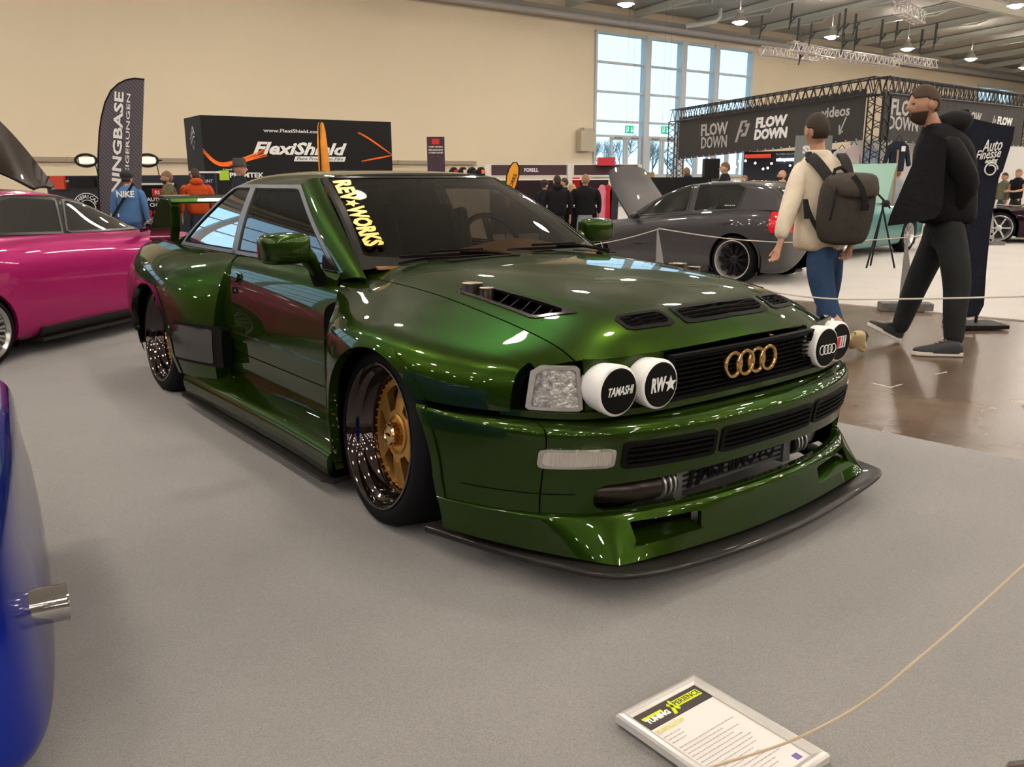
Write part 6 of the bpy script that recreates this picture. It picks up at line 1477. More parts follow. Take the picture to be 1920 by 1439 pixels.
truss('truss_tower', (T0.x + .05, T0.y, 0), (T0.x + .05, T0.y, z0 - .15), w_, 'black truss tower at the left end of the booth before the tall window'); truss('truss_tower', (TC.x, TC.y, 0), (TC.x, TC.y, zc - .15), w_, 'black truss tower at the booth corner behind the backpack'); truss('truss_tower', (TR.x - .5, TR.y - .2, 0), (TR.x - .5, TR.y - .2, zr - .15), w_, 'black truss tower at the right edge of the picture')
m_ban = mat('banner_cloth', (.035, .032, .032), .8, noise=(.8, .15), bump=(2.5, .4, .05)); t_spray = mat('spray_grey', (.45, .44, .43), .8); t_logo = mat('logo_white', (.85, .85, .85), .7)
def banner(label, a, b, za0, za1, zb0, zb1):
    """hanging cloth from a to b, bottom/top heights at either end; returns frame maker"""
    a, b = FL(a), FL(b); x = (b - a).normalized(); L = (b - a).length; t = thing('banner', label, 'banner', a, math.atan2(x.y, x.x))
    mb = MB(); mb.add([(0, 0, za0), (L, 0, zb0), (L, 0, zb1), (0, 0, za1), (0, .015, za0), (L, .015, zb0), (L, .015, zb1), (0, .015, za1)], [(0, 1, 2, 3), (7, 6, 5, 4), (0, 4, 5, 1), (1, 5, 6, 2), (2, 6, 7, 3), (3, 7, 4, 0)]); mb.build('cloth', m_ban, t)
    mb = MB()
    for k in range(24):
        u = (k + .5) / 24
        for z in ((za0 * (1 - u) + zb0 * u) + .02, (za1 * (1 - u) + zb1 * u) - .02): mb.ball((u * L, -.01, z), .014, 6, 4)
    mb.build('eyelet', t_white, t)['kind'] = 'stuff'
    def fr(u, w, off=.006): return frame((u * L, -off, (za0 * (1 - u) + zb0 * u) * (1 - w) + (za1 * (1 - u) + zb1 * u) * w), (1, 0, 0), (0, 0, 1))
    return t, fr, L
def onT(px, py, A, B):
    """height where the pixel's ray meets the vertical plane through A-B"""
    d = _ray(px, py); n = Vector((B.y - A.y, -(B.x - A.x), 0)); k = (A - Vector((0, 0, CAM_H))).dot(n) / d.dot(n); return Vector((0, 0, CAM_H)) + d * k
o_ = Vector((-.02, -.18, 0)); A_, B_ = T0 + o_, TC + o_
p1, p2, p3, p4 = onT(1271, 300, A_, B_), onT(1616, 264, A_, B_), onT(1620, 168, A_, B_), onT(1274, 222, A_, B_)
t, fr, L = banner('long black hanging banner lettered flow down left of the booth corner', p1, p2, p1.z, p4.z, p2.z, p3.z)
hh = p4.z - p1.z
def urel(px): return (FL(onT(px, 240, A_, B_)) - FL(p1)).length / L
text('lettering', 'FLOW', hh * .36, t_spray, t, fr(urel(1339), .60), bold=.012, fit=L * (urel(1364) - urel(1314)), shear=-.05); text('lettering', 'DOWN', hh * .36, t_spray, t, fr(urel(1340), .30), bold=.008, fit=L * (urel(1364) - urel(1316)))
text('lettering', 'FLOW', hh * .27, t_logo, t, fr(urel(1444), .60), bold=.016, fit=L * (urel(1474) - urel(1415)), shear=.08); text('lettering', 'DOWN', hh * .27, t_logo, t, fr(urel(1445), .34), bold=.016, fit=L * (urel(1476) - urel(1414)), shear=.08)
k_ = hh
mb = MB(); Mq = fr(urel(1393), .46)
for pl in ([(-.30, -.26), (-.20, -.26), (-.10, .0), (.0, .0), (.03, .07), (-.07, .07), (.0, .24), (.16, .24), (.19, .30), (-.08, .30)], [(.10, .22), (.30, .22), (.16, -.12), (-.06, -.12), (-.02, -.03), (.10, -.03), (.17, .14), (.07, .14)]): mb.prism([(x * k_ * .95, y * k_ * .8) for x, y in pl], .004, Mq)
mb.build('emblem', mat('logo_grey', (.36, .33, .33), .7), t)
text('lettering', 'videos', hh * .26, t_spray, t, fr(urel(1565), .62), bold=.006, fit=L * (urel(1587) - urel(1535))); mb = MB(); Mq = fr(urel(1578), .33); mb.add(*(lambda q: (q.v, q.f))(MB().bar(Mq @ Vector((.12, .16, 0)), Mq @ Vector((-.05, -.16, 0)), .03, .01, (0, 1, 0)).bar(Mq @ Vector((-.05, -.16, 0)), Mq @ Vector((-.06, .02, 0)), .03, .01, (0, 1, 0)).bar(Mq @ Vector((-.05, -.16, 0)), Mq @ Vector((.05, -.10, 0)), .03, .01, (0, 1, 0)))); mb.build('arrow', t_spray, t)
A_, B_ = TC + Vector((0, -.18, 0)), TR + Vector((0, -.18, 0))
p1, p2, p3, p4 = onT(1648, 268, A_, B_), onT(1912, 276, A_, B_), onT(1916, 196, A_, B_), onT(1655, 168, A_, B_)
t, fr, L = banner('black hanging banner lettered flow down behind the tall man', p1, p2, p1.z, p4.z, p2.z, p3.z)
text('lettering', 'FLOW', .36 * hh, t_spray, t, fr(urel(1695), .66), bold=.012, fit=L * .17); text('lettering', 'DOWN', .32 * hh, t_spray, t, fr(urel(1693), .36), bold=.008, fit=L * .17)
text('lettering', 'FLOW', .26 * hh, t_spray, t, fr(urel(1822), .60), bold=.012, fit=L * .12)
text('lettering', 'FLOW', .22 * hh, t_logo, t, fr(urel(1882), .56), bold=.012, fit=L * .13); mb = MB(); Mq = fr(urel(1861), .56)
mb.prism([(-.12, -.10), (-.05, -.10), (.06, .12), (-.02, .12)], .004, Mq); mb.prism([(.02, -.04), (.12, -.04), (.15, .04), (.05, .04)], .004, Mq); mb.build('emblem', mat('logo_grey', (.36, .33, .33), .7), t)
# white inner walls of the clothing booth
A, B = at(1600, 262, 18.5), at(1760, 268, 19.5); t, fr, L = billboard('booth_wall', 'white booth wall with hanging clothes behind the backpack', 'booth', A, B, 0, A.z, ob_white, .08)
A, B = at(1795, 275, 20), at(1990, 275, 21); t, fr, L = billboard('booth_wall', 'white booth wall behind the visitors at the right edge', 'booth', A, B, 0, A.z, ob_white, .08)
A, B = at(1395, 290, 22), at(1600, 300, 20); t, fr, L = billboard('booth_wall', 'dark booth wall with a lit white strip behind the grey car roof', 'booth', A, B, 0, A.z + .05, mat('booth_navy', (.015, .018, .03), .5), .08)
MB().box((-.2, -.05, 1.62), (.55, .03, .06)).build('strip_light', mat('strip_glow', (.8, .9, 1), .5, emit=(.8, .9, 1), es=5), t); MB().box((-1.0, -.04, 1.72), (.7, .03, .09)).build('red_sign', mat('sign_red', (.5, .04, .02), .5, emit=(1, .1, .05), es=.5), t)
text('lettering', 'FLOW-DOWN.COM', .06, t_white, t, frame((-.1, -.05, 1.75), (1, 0, 0), (0, 0, 1)), fit=.8)
A, B = at(1492, 275, 17.5), at(1560, 275, 17.5); t, fr, L = billboard('display_board', 'grey board with white round letters left of the fleece-clad walker', 'board', A, B, 0, A.z + .2, mat('board_grey', (.20, .22, .22), .6), .05); text('lettering', 'SU', .20, t_white, t, fr(.40, .86), bold=.012, fit=.3)
# string lights
rnd = random.Random(11); mg_ = mat('bulb_glow', (1, .9, .7), .5, emit=(1, .85, .6), es=14)
first = None
for k in range(22):
    P_ = at(1330 + k * 12 + rnd.uniform(-5, 5), 296 + 18 * abs(math.sin(k * .55)) + rnd.uniform(-2, 4), 18 + k * .05)
    if first is None: o = MB().ball((0, 0, 0), .022, 8, 6).build('string_light_bulb', mg_); first = o
    else: o = first.copy(); COL.objects.link(o)
    o.location = P_; tag(o, 'small glowing bulb in the string of lights over the dark booth', 'light bulb', 'bulbs of the string lights')
# clothes on display
def shirt(px, py, Y, col, lb, sc=1.0, nm='hoodie'):
    P_ = at(px, py, Y); t = thing(nm, lb, 'clothing', P_, 0, 'clothes on the white booth wall')
    mb = MB(); s_ = sc; mb.prism([(-.13 * s_, -.28 * s_), (.13 * s_, -.28 * s_), (.14 * s_, .05 * s_), (.20 * s_, -.20 * s_), (.26 * s_, -.17 * s_), (.18 * s_, .18 * s_), (.06 * s_, .26 * s_), (-.06 * s_, .26 * s_), (-.18 * s_, .18 * s_), (-.26 * s_, -.17 * s_), (-.20 * s_, -.20 * s_), (-.14 * s_, .05 * s_)], .08, Matrix(((1, 0, 0, 0), (0, 0, 1, 0), (0, 1, 0, 0), (0, 0, 0, 1)))); mb.build('cloth', cloth(nm + '_' + str(px), col), t, bevel=.015)
    MB().tube([(-.06, .03, .26 * s_), (0, .03, .36 * s_), (.06, .03, .26 * s_)], .008, 5).build('hanger', ob_dark, t); return t
t = shirt(1684, 292, 16.0, (.015, .02, .035), 'dark hoodie hanging on a pole by the white booth wall'); MB().bar((-.02, -.02, -P_.z), (-.02, -.02, .1), .03).build('pole', mat('wood_pole', (.3, .2, .12), .7), t)
MB().box((.08, -.01, .12), (.07, .01, .09)).build('chest_print', t_white, t)
t = shirt(1600, 296, 16.8, (.62, .52, .52), 'pale pink shirt hanging on the white booth wall', .9, 'shirt'); shirt(1632, 300, 17.2, (.35, .45, .60), 'pale blue shirt hanging behind the corner truss tower', .9, 'shirt'); shirt(1578, 300, 17.2, (.55, .6, .6), 'white-grey shirt hanging behind the backpacker shoulder', .8, 'shirt')
# speaker on stand
P_ = at(1333, 318, 17.6); t = thing('loudspeaker', 'black loudspeaker on a stand left of the visitors behind the grey car', 'speaker', FL(P_), 0)
MB().box((0, 0, P_.z), (.30, .28, .40)).build('cabinet', ob_dark, t, bevel=.02); MB().tube([(0, 0, 0), (0, 0, P_.z - .2)], .02, 6).build('pole', ob_dark, t); MB().box((0, 0, P_.z - .22), (.36, .2, .03)).build('shelf', ob_dark, t)
mb = MB()
for a in (0, 120, 240): mb.tube([(0, 0, .35), (.28 * math.cos(R(a)), .28 * math.sin(R(a)), .01)], .012, 5)
mb.build('tripod_leg', ob_dark, t)
# low black stage edge right of the window
A, B = at(1228, 336, 16.4), at(1330, 336, 16.6); billboard('booth_counter', 'low black counter under the tall window right of the raised grey bonnet', 'counter', A, B, 0, A.z + .02, ob_dark, .4)

# ---- hanging trusses with straps under the roof
m_alu_t = mat('truss_silver', (.55, .52, .50), .35, .8); m_strap = mat('strap_black', (.01, .01, .01), .7)
for k, (x0, y0, x1, y1, Y, lb) in enumerate(((1482, 86, 1560, 103, 31, 'short silver truss hanging under the roof right of the window'), (1560, 101, 1682, 119, 32.5, 'longer silver truss with warm light hanging under the roof'), (1674, 108, 1752, 121, 34, 'third silver truss hanging under the roof above the booth corner'), (1424, 95, 1530, 108, 33.5, 'silver truss hanging close to the wall right of the window'), (1685, 13, 1725, 35, 24, 'small silver truss with two black motors high under the roof'))):
    a, b = at(x0, y0, Y), at(x1, y1, Y + 1.2); truss('hanging_truss', a, b, .28, lb, 'truss', material=m_alu_t, r=.025)
rnd = random.Random(5)
for k, (x, y, Y) in enumerate(((1426, 60, 30), (1482, 43, 30), (1495, 75, 31), (1519, 73, 31), (1571, 60, 31.2), (1582, 56, 32.0), (1602, 55, 31.5), (1500, 110, 33), (1651, 76, 32), (1680, 68, 32), (1726, 88, 33), (1752, 82, 33), (1579, 90, 32), (1603, 85, 32.6))):
    P_ = at(x, y, Y); h = .5 + .1 * (k % 3); mb = MB(); mb.bar((0, 0, 0), (.02, 0, h), .14, .03); mb.bar((0, 0, 0), (.16, 0, .2), .11, .03); mb.bar((0, 0, 0), (-.04, 0, -.22), .06, .03); o = mb.build('lifting_strap', m_strap); o.location = P_
    tag(o, ('black lifting strap looped on a roof beam, %s' % ('nearest the window', 'left of the second lamp', 'left of the silver trusses', 'above the first silver truss', 'left one of the close pair', 'right one of the close pair', 'over the knot of hanging slings', 'low one before the wall', 'left of the third lamp', 'just left of the third lamp shade', 'right of the third lamp', 'farthest to the right', 'low one in the tangle', 'long one in the tangle')[k]), 'strap', 'lifting straps under the roof')
# ============================================================ people and small floor things
def ps(px, py, Y): p = at(px, py, Y); return (p.x, p.y, p.z)
blk = cloth('black_coat', (.008, .008, .010)); dkj = cloth('charcoal_jeans', (.020, .022, .024)); fle = cloth('cream_fleece', (.82, .72, .57)); bjn = cloth('blue_jeans', (.03, .065, .14))
sole = mat('sole_white', (.72, .68, .60), .6); sneak = mat('sneaker_black', (.012, .014, .018), .5); hair_b = mat('brown_hair', (.05, .03, .018), .8)
def rel(root, pts): o = root.location; return [(p[0] - o.x, p[1] - o.y, p[2] - o.z) + tuple(p[3:]) for p in pts]
def J(px, py, Y, r, r2=None): p = at(px, py, Y); return (p.x, p.y, p.z, r, r2 or r)
def finger_set(P, E, hi, base, d, side, n=5, s=1.0):
    """five curled fingers: base point, direction d, side = across the palm"""
    d = Vector(d).normalized(); side = Vector(side).normalized(); nrm = d.cross(side)
    for q in range(4):
        L = (.030, .036, .034, .026)[q] * s; b0 = Vector(base) + side * (q - 1.5) * .019 * s + d * .035 * s
        p1 = b0 + d * L; p2 = p1 + (d * .7 + nrm * .6).normalized() * L * .7; p3 = p2 + (d * .3 + nrm * .9).normalized() * L * .5
        i = len(P); P += [(*b0, .0095 * s), (*p1, .009 * s), (*p2, .008 * s), (*p3, .007 * s)]; E += [(hi, i), (i, i + 1), (i + 1, i + 2), (i + 2, i + 3)]
    t0 = Vector(base) - side * .038 * s; t1 = t0 - side * .012 * s + d * .03 * s; t2 = t1 + d * .024 * s + nrm * .012 * s; i = len(P)
    P += [(*t0, .0115 * s), (*t1, .0105 * s), (*t2, .008 * s)]; E += [(hi, i), (i, i + 1), (i + 1, i + 2)]
def sneaker(root, heel, toe, up, name='shoe', upper=None, sl=None):
    heel, toe = Vector(heel), Vector(toe); d = (toe - heel); L = d.length; x = d.normalized(); y = Vector(up).cross(x).normalized(); z = x.cross(y); M_ = Matrix((x, y, z)).transposed().to_4x4(); M_.translation = heel - root.location
    outl = [(-.012, -.030), (-.018, 0), (-.012, .030), (L * .35, .036), (L * .7, .046), (L * .92, .036), (L * 1.0, .0), (L * .92, -.040), (L * .7, -.048), (L * .35, -.036)]
    MB().prism(outl, .028, M_).build(name + '_sole', sl or sole, root, smooth=True, bevel=.004)
    net = []
    for t_, w_, h_ in ((-.03, .022, .05), (.02, .032, .082), (.18, .036, .095), (.34, .038, .088), (.5, .042, .066), (.7, .045, .048), (.88, .038, .038), (.98, .015, .025)):
        net.append([(L * t_, w_ * math.cos(a), .02 + h_ * max(0, math.sin(a)) ** .7) for a in [math.pi * k / 8 for k in range(9)]])
    n = 9; vs = [M_ @ Vector(p) for r_ in net for p in r_]; o = mesh(name, vs, [(i * n + j, i * n + j + 1, (i + 1) * n + j + 1, (i + 1) * n + j) for i in range(7) for j in range(8)] + [tuple(range(9)), tuple(range(63, 72))], upper or sneak, root, True)
    s = o.modifiers.new('sub', 'SUBSURF'); s.levels = s.render_levels = 1
    mb = MB()
    for k in range(4): q = M_ @ Vector((L * (.36 + .08 * k), 0, .112 - .014 * k)); mb.bar(q - y * .02, q + y * .02, .006)
    mb.build('laces', mat('lace_black', (.02, .02, .02), .8), o)
    return o

# ---- tall man in black, walking left
tm = thing('person', 'tall person in a black coat and charcoal jeans striding left on the brown floor', 'person', FL(at(1755, 668, 6.0)), 0)
Yc = 6.05
P = [J(1772, 425, Yc, .10, .085), J(1772, 350, Yc, .15, .12), J(1768, 285, Yc, .16, .13), J(1752, 243, Yc, .062), J(1742, 222, Yc, .058, .06), J(1736, 200, Yc, .058, .06), J(1736, 186, Yc, .05, .05)]
E = [(0, 1), (1, 2), (2, 3), (3, 4), (4, 5), (5, 6)]
def leg(h, k, a, t): i = len(P); P.extend([h, k, a, t]); E.extend([(0, i), (i, i + 1), (i + 1, i + 2), (i + 2, i + 3)])
leg(J(1787, 450, 5.92, .065), J(1794, 540, 5.86, .055), J(1788, 640, 5.83, .038), J(1740, 656, 5.83, .035, .025)); leg(J(1757, 450, 6.16, .065), J(1716, 535, 6.25, .062), J(1683, 618, 6.32, .038), J(1645, 612, 6.32, .035, .025))
for Ys, Ye, ex in ((5.86, 5.84, 1818), (6.24, 6.26, 1800)):
    i = len(P); P += [J(1775, 272, Ys, .065), J(ex, 345, Ye, .048), J(1776, 402, (Ys + Yc) / 2, .032, .026), J(1764, 418, (Ys + Yc) / 2, .036, .022)]; E += [(2, i), (i, i + 1), (i + 1, i + 2), (i + 2, i + 3)]
    P[i + 3] = J(1774, 428, Ys * .2 + Yc * .8, .026, .02)
tbody = skel('body', rel(tm, P), E, m_skin2, tm, 0, 1)
o_ = tm.location; add_head(tbody, Matrix.Translation(at(1733, 196, Yc) - o_) @ Matrix.Rotation(R(90), 4, 'Z') @ Matrix.Rotation(R(-6), 4, 'X'), 1.0, hair_b, hair_b, tm)
# coat: body, collar, flared front panel, back, sleeves
rings = []
for px_, py_, rx_, ry_ in ((1772, 424, .20, .17), (1771, 400, .205, .18), (1771, 350, .205, .19), (1770, 305, .20, .20), (1770, 275, .185, .20), (1767, 255, .14, .16), (1760, 240, .10, .105), (1756, 230, .085, .09)):
    p = at(px_, py_, Yc) - o_; rings.append((p.x, p.y, p.z, rx_, ry_))
coat = jersey_mesh('coat', rings, blk, tm)
net = []
for (x0, y0), (x1, y1) in (((1736, 248), (1775, 262)), ((1722, 285), (1775, 290)), ((1700, 330), (1770, 330)), ((1682, 375), (1770, 375)), ((1668, 405), (1765, 400)), ((1664, 424), (1752, 410))):
    a_, b_ = at(x0, y0, Yc - .20) - o_, at(x1, y1, Yc - .26) - o_; net.append([list(a_), list((a_ * 2 + b_) / 3 + Vector((0, -.03, 0))), list((a_ + b_ * 2) / 3 + Vector((0, -.02, 0))), list(b_)])
v_, f_ = sheet(np.array(net), 4, 4); panel('coat_front', [(v[0], -v[1], v[2]) for v in v_], f_, blk, tm, .015, ref=tuple((at(1760, 330, Yc + .3) - o_)[:]))
for k, (Ys, Ye, ex) in enumerate(((5.86, 5.83, 1822), (6.24, 6.27, 1800))):
    skel('sleeve', rel(tm, [J(1768, 266, (Ys * 2 + Yc) / 3, .10), J(1782, 280, Ys, .095), J(ex, 348, Ye, .082), J(1785, 398, (Ys + Yc) / 2, .060)]), [(0, 1), (1, 2), (2, 3)], blk, tm, 0, 1)
q = at(1786, 232, Yc + .02) - o_; MB().ball(q, .115, 16, 10, (1.1, 1.2, .75), Matrix.Rotation(R(-14), 3, 'Y')).build('hood', blk, tm, smooth=True, auto=False)
mb = MB(); q = at(1790, 283, 5.845) - o_; mb.box(q + Vector((0, -.025, .01)), (.03, .004, .01)); mb.box(q + Vector((.008, -.025, -.02)), (.022, .004, .008)); mb.build('chest_print', t_white, tm)
skel('trousers', rel(tm, [J(1772, 398, Yc, .15, .125), J(1772, 415, Yc, .165, .135), J(1788, 450, 5.90, .115), J(1795, 540, 5.86, .095), J(1790, 590, 5.84, .082), J(1788, 650, 5.83, .066), J(1755, 450, 6.18, .115), J(1718, 535, 6.25, .09), J(1700, 580, 6.28, .078), J(1683, 626, 6.30, .060)]), [(0, 1), (1, 2), (2, 3), (3, 4), (4, 5), (1, 6), (6, 7), (7, 8), (8, 9)], dkj, tm, 0, 2)
s1 = gnd(1800, 668, .005); s2 = gnd(1708, 665, .005); sneaker(tm, s1, s2, (0, 0, 1)); 
h_ = at(1683, 640, 6.3); t_ = at(1624, 610, 6.3); h_.z = max(h_.z, .01); sneaker(tm, h_, t_, (.35, 0, 1))

# ---- banner behind the tall man
Yb = 6.9; bo = FL(at(1842, 600, Yb)); t = thing('display_flag', 'dark navy flag lettered auto in white script right behind the tall man', 'flag', bo, 0)
fp_ = [(1800, 206), (1816, 205), (1824, 222), (1860, 231), (1903, 238), (1899, 262), (1880, 322), (1876, 326), (1864, 364), (1866, 372), (1858, 420), (1850, 500), (1845, 572), (1835, 592), (1815, 596), (1798, 588), (1795, 480), (1790, 320)]
poly = [((at(x, y, Yb) - bo).x, (at(x, y, Yb) - bo).z) for x, y in fp_]
mb = MB(); mb.prism(poly, .02, Matrix(((1, 0, 0, 0), (0, 0, 1, 0), (0, 1, 0, 0), (0, 0, 0, 1)))); mb.build('cloth', cloth('navy_cloth', (.010, .012, .022)), t)
MB().tube([(poly[12][0] - .03, .04, 0), (poly[12][0] - .02, .04, .8), (poly[4][0] - .05, .04, poly[4][1] - .03)], .012, 6).build('pole', ob_dark, t); MB().box((poly[12][0] - .03, .04, .015), (.4, .3, .03)).build('foot', ob_dark, t)
for body, px_, py_, sz, fw in (('Auto', 1858, 274, .13, .16), ('Finesse', 1850, 290, .10, .20), ('detailing', 1856, 302, .045, .10)):
    c_ = at(px_, py_, Yb) - bo; text('lettering', body, sz, t_white, t, frame(c_ + Vector((0, -.012 - c_.y, 0)), (1, 0, .12), (0, 0, 1)), bold=.001, shear=.5, fit=fw)
mb = MB(); c_ = at(1856, 318, Yb) - bo; mb.tube([(c_.x + .055 * math.cos(a) * (1 - .05 * a), -.012, c_.z + .055 * math.sin(a) * (1 - .05 * a)) for a in [k * .4 for k in range(22)]], .006, 5); mb.build('swirl', t_white, t)

# ---- walker in cream fleece, seen from behind
fm = thing('person', 'person in a cream fleece and blue jeans walking away with a backpack', 'person', FL(at(1550, 660, 6.05)), 0); o_ = fm.location; Yc = 6.05
P = [J(1545, 470, Yc, .13, .10), J(1543, 400, Yc, .13, .10), J(1540, 335, Yc, .15, .10), J(1534, 292, Yc, .055), J(1532, 272, Yc, .052, .055), J(1531, 255, Yc, .055, .06), J(1531, 240, Yc, .05, .05)]
E = [(0, 1), (1, 2), (2, 3), (3, 4), (4, 5), (5, 6)]
i = len(P); P += [J(1535, 490, 5.98, .085), J(1548, 565, 5.95, .055), J(1583, 632, 5.78, .036), J(1602, 652, 5.85, .033, .024), J(1555, 490, 6.12, .085), J(1548, 570, 6.35, .055), J(1540, 640, 6.45, .036), J(1535, 648, 6.6, .033, .024)]
E += [(0, i), (i, i + 1), (i + 1, i + 2), (i + 2, i + 3), (0, i + 4), (i + 4, i + 5), (i + 5, i + 6), (i + 6, i + 7)]
i = len(P); P += [J(1502, 318, Yc, .06), J(1479, 392, 5.98, .043), J(1464, 452, 5.92, .027, .022), J(1459, 470, 5.92, .034, .020)]; E += [(2, i), (i, i + 1), (i + 1, i + 2), (i + 2, i + 3)]
finger_set(P, E, i + 3, P[i + 3][:3], (-.35, -.1, -.9), (.45, -.85, 0), s=.95)
i = len(P); P += [J(1582, 316, Yc, .06), J(1602, 392, 6.1, .043), J(1597, 452, 5.98, .027, .022), J(1594, 472, 5.95, .034, .020)]; E += [(2, i), (i, i + 1), (i + 1, i + 2), (i + 2, i + 3)]
finger_set(P, E, i + 3, P[i + 3][:3], (-.55, -.2, -.6), (.45, -.85, 0), s=.95)
fbody = skel('body', rel(fm, P), E, m_skin, fm, 0, 1)
add_head(fbody, Matrix.Translation(at(1531, 246, Yc) - o_) @ Matrix.Rotation(R(12), 4, 'Z'), .94, mat('dark_hair', (.03, .02, .012), .8), None, fm)
rings = []
for px_, py_, rx_, ry_ in ((1535, 474, .185, .135), (1536, 450, .185, .135), (1540, 400, .172, .13), (1542, 350, .185, .125), (1541, 322, .19, .12), (1538, 302, .13, .09), (1536, 288, .078, .075), (1535, 280, .075, .075)):
    p = at(px_, py_, Yc) - o_; rings.append((p.x, p.y, p.z, rx_, ry_, 0))
jersey_mesh('fleece', rings, fle, fm)
skel('sleeve', rel(fm, [J(1518, 310, Yc, .085), J(1502, 325, Yc, .082), J(1480, 392, 5.98, .070), J(1466, 436, 5.93, .056), J(1463, 450, 5.92, .040)]), [(0, 1), (1, 2), (2, 3), (3, 4)], fle, fm, 0, 2)
skel('sleeve', rel(fm, [J(1565, 308, Yc, .085), J(1583, 322, Yc, .082), J(1604, 392, 6.1, .070), J(1600, 438, 6.0, .056), J(1598, 452, 5.98, .040)]), [(0, 1), (1, 2), (2, 3), (3, 4)], fle, fm, 0, 2)
skel('trousers', rel(fm, [J(1542, 440, Yc, .12, .10), J(1545, 466, Yc, .125, .11), J(1532, 490, 5.99, .115), J(1547, 560, 5.95, .082), J(1565, 605, 5.88, .066), J(1582, 634, 5.80, .052), J(1560, 490, 6.12, .105), J(1550, 570, 6.35, .075), J(1540, 638, 6.44, .058)]), [(0, 1), (1, 2), (2, 3), (3, 4), (4, 5), (1, 6), (6, 7), (7, 8)], bjn, fm, 0, 2)
cream = mat('sneaker_cream', (.62, .52, .30), .7)
h_ = at(1588, 634, 5.78); t_ = at(1606, 664, 5.92); t_.z = max(.0, t_.z); sneaker(fm, h_, h_ + (Vector((t_.x + .05, t_.y + .02, .015)) - h_).normalized() * .24, (.6, -.4, .5), upper=cream, sl=cream)
h2 = at(1540, 655, 6.42); h2.z = 0.0; sneaker(fm, h2, h2 + Vector((-.03, .25, 0)), (0, 0, 1), upper=cream, sl=cream)

# ---- backpack
bp_ = thing('backpack', 'grey roll-top backpack worn over the cream fleece', 'backpack', at(1585, 390, 5.82), 0); o_ = bp_.location; m_bag = cloth('bag_grey', (.050, .045, .040)); m_bagd = cloth('bag_strap', (.014, .014, .014))
rings = []
for px_, py_, rx_, ry_ in ((1578, 458, .12, .07), (1578, 450, .165, .095), (1580, 425, .185, .115), (1586, 390, .19, .125), (1590, 355, .185, .12), (1594, 335, .165, .10), (1597, 326, .13, .06)):
    p = at(px_, py_, 5.83) - o_; rings.append((p.x, p.y, p.z, rx_, ry_, .15))
jersey_mesh('bag', rings, m_bag, bp_)
rings = []
for px_, py_, rx_, ry_ in ((1600, 374, .17, .125), (1598, 352, .172, .13), (1599, 334, .165, .115), (1601, 323, .14, .075)):
    p = at(px_, py_, 5.80) - o_; rings.append((p.x, p.y, p.z, rx_, ry_, .1))
jersey_mesh('flap', rings, cloth('bag_flap', (.070, .060, .052)), bp_)
def strap(name, pts, w_, th=.012, n=(0, -1, 0)):
    mb = MB(); Q = [at(x, y, Y) - o_ for x, y, Y in pts]; Q = [Vector(q) for q in bspline([list(q) for q in Q], 4)]
    for a_, b_ in zip(Q, Q[1:]): mb.bar(a_, b_ + (b_ - a_) * .15, w_, th, n)
    return mb.build(name, m_bagd, bp_)
st1 = cloth('strap_grey', (.035, .034, .034))
o = strap('shoulder_strap', [(1512, 296, 6.05), (1520, 292, 5.93), (1535, 308, 5.90), (1552, 330, 5.88), (1560, 348, 5.85)], .07, .02); o.data.materials[0] = st1
o = strap('shoulder_strap', [(1577, 290, 5.98), (1585, 300, 5.90), (1591, 318, 5.86), (1592, 332, 5.84)], .06, .02); o.data.materials[0] = st1
strap('lower_strap', [(1511, 375, 5.90), (1514, 392, 5.88), (1524, 415, 5.86), (1534, 432, 5.85)], .028, .01); strap('strap_end', [(1510, 374, 5.90), (1511, 390, 5.88), (1512, 410, 5.87)], .03, .01)
strap('flap_strap', [(1600, 330, 5.70), (1612, 345, 5.68), (1620, 362, 5.67), (1622, 385, 5.68)], .032, .012); strap('zip', [(1571, 340, 5.73), (1568, 365, 5.71), (1560, 395, 5.71), (1556, 413, 5.72)], .012, .008)
mb = MB(); mb.tube([at(x, y, 5.80) - o_ for x, y in ((1562, 332), (1566, 318), (1577, 314), (1586, 320), (1589, 331))], .012, 8); mb.build('top_handle', m_bagd, bp_, smooth=True)
MB().box(at(1622, 388, 5.67) - o_, (.05, .02, .045)).build('buckle', ob_dark, bp_, bevel=.004)

# ---- visitors
camo = mat('camo', (.05, .045, .02), .9); _n = camo.node_tree; _v = _n.nodes.new('ShaderNodeTexNoise'); _v.inputs['Scale'].default_value = 7; _c = _n.nodes.new('ShaderNodeValToRGB'); _c.color_ramp.interpolation = 'CONSTANT'
_c.color_ramp.elements[0].color = (.03, .03, .015, 1); _c.color_ramp.elements[1].color = (.12, .09, .035, 1); _c.color_ramp.elements[1].position = .5; e_ = _c.color_ramp.elements.new(.6); e_.color = (.05, .07, .03, 1); e_ = _c.color_ramp.elements.new(.42); e_.color = (.09, .06, .03, 1)
_tc = _n.nodes.new('ShaderNodeTexCoord'); _n.links.new(_tc.outputs['Object'], _v.inputs[0]); _n.links.new(_v.outputs[0], _c.inputs[0]); _n.links.new(_c.outputs[0], _n.nodes['Principled BSDF'].inputs['Base Color'])
def visitor(px, ytop, Y, face, label, **k):
    p = at(px, ytop, Y); return person(label, FL(p), face, H=p.z + .01, **k)
bs = cloth('blue_sweat', (.075, .17, .36))
v1 = visitor(236, 320, 10.5, 100, 'person in a black cap and blue sweatshirt with a crossbody strap, seen from behind', top=bs, hat='cap', legs=bjn)
MB().bar((-.17, -.13, .78), (.10, -.14, 1.17), .028, .012, (0, -1, 0)).build('crossbody_strap', ob_dark, v1); text('back_print', 'NIKE', .10, t_white, v1, frame((0, -.150, 1.04), (1, 0, 0), (0, 0, 1)), bold=.003, fit=.2)
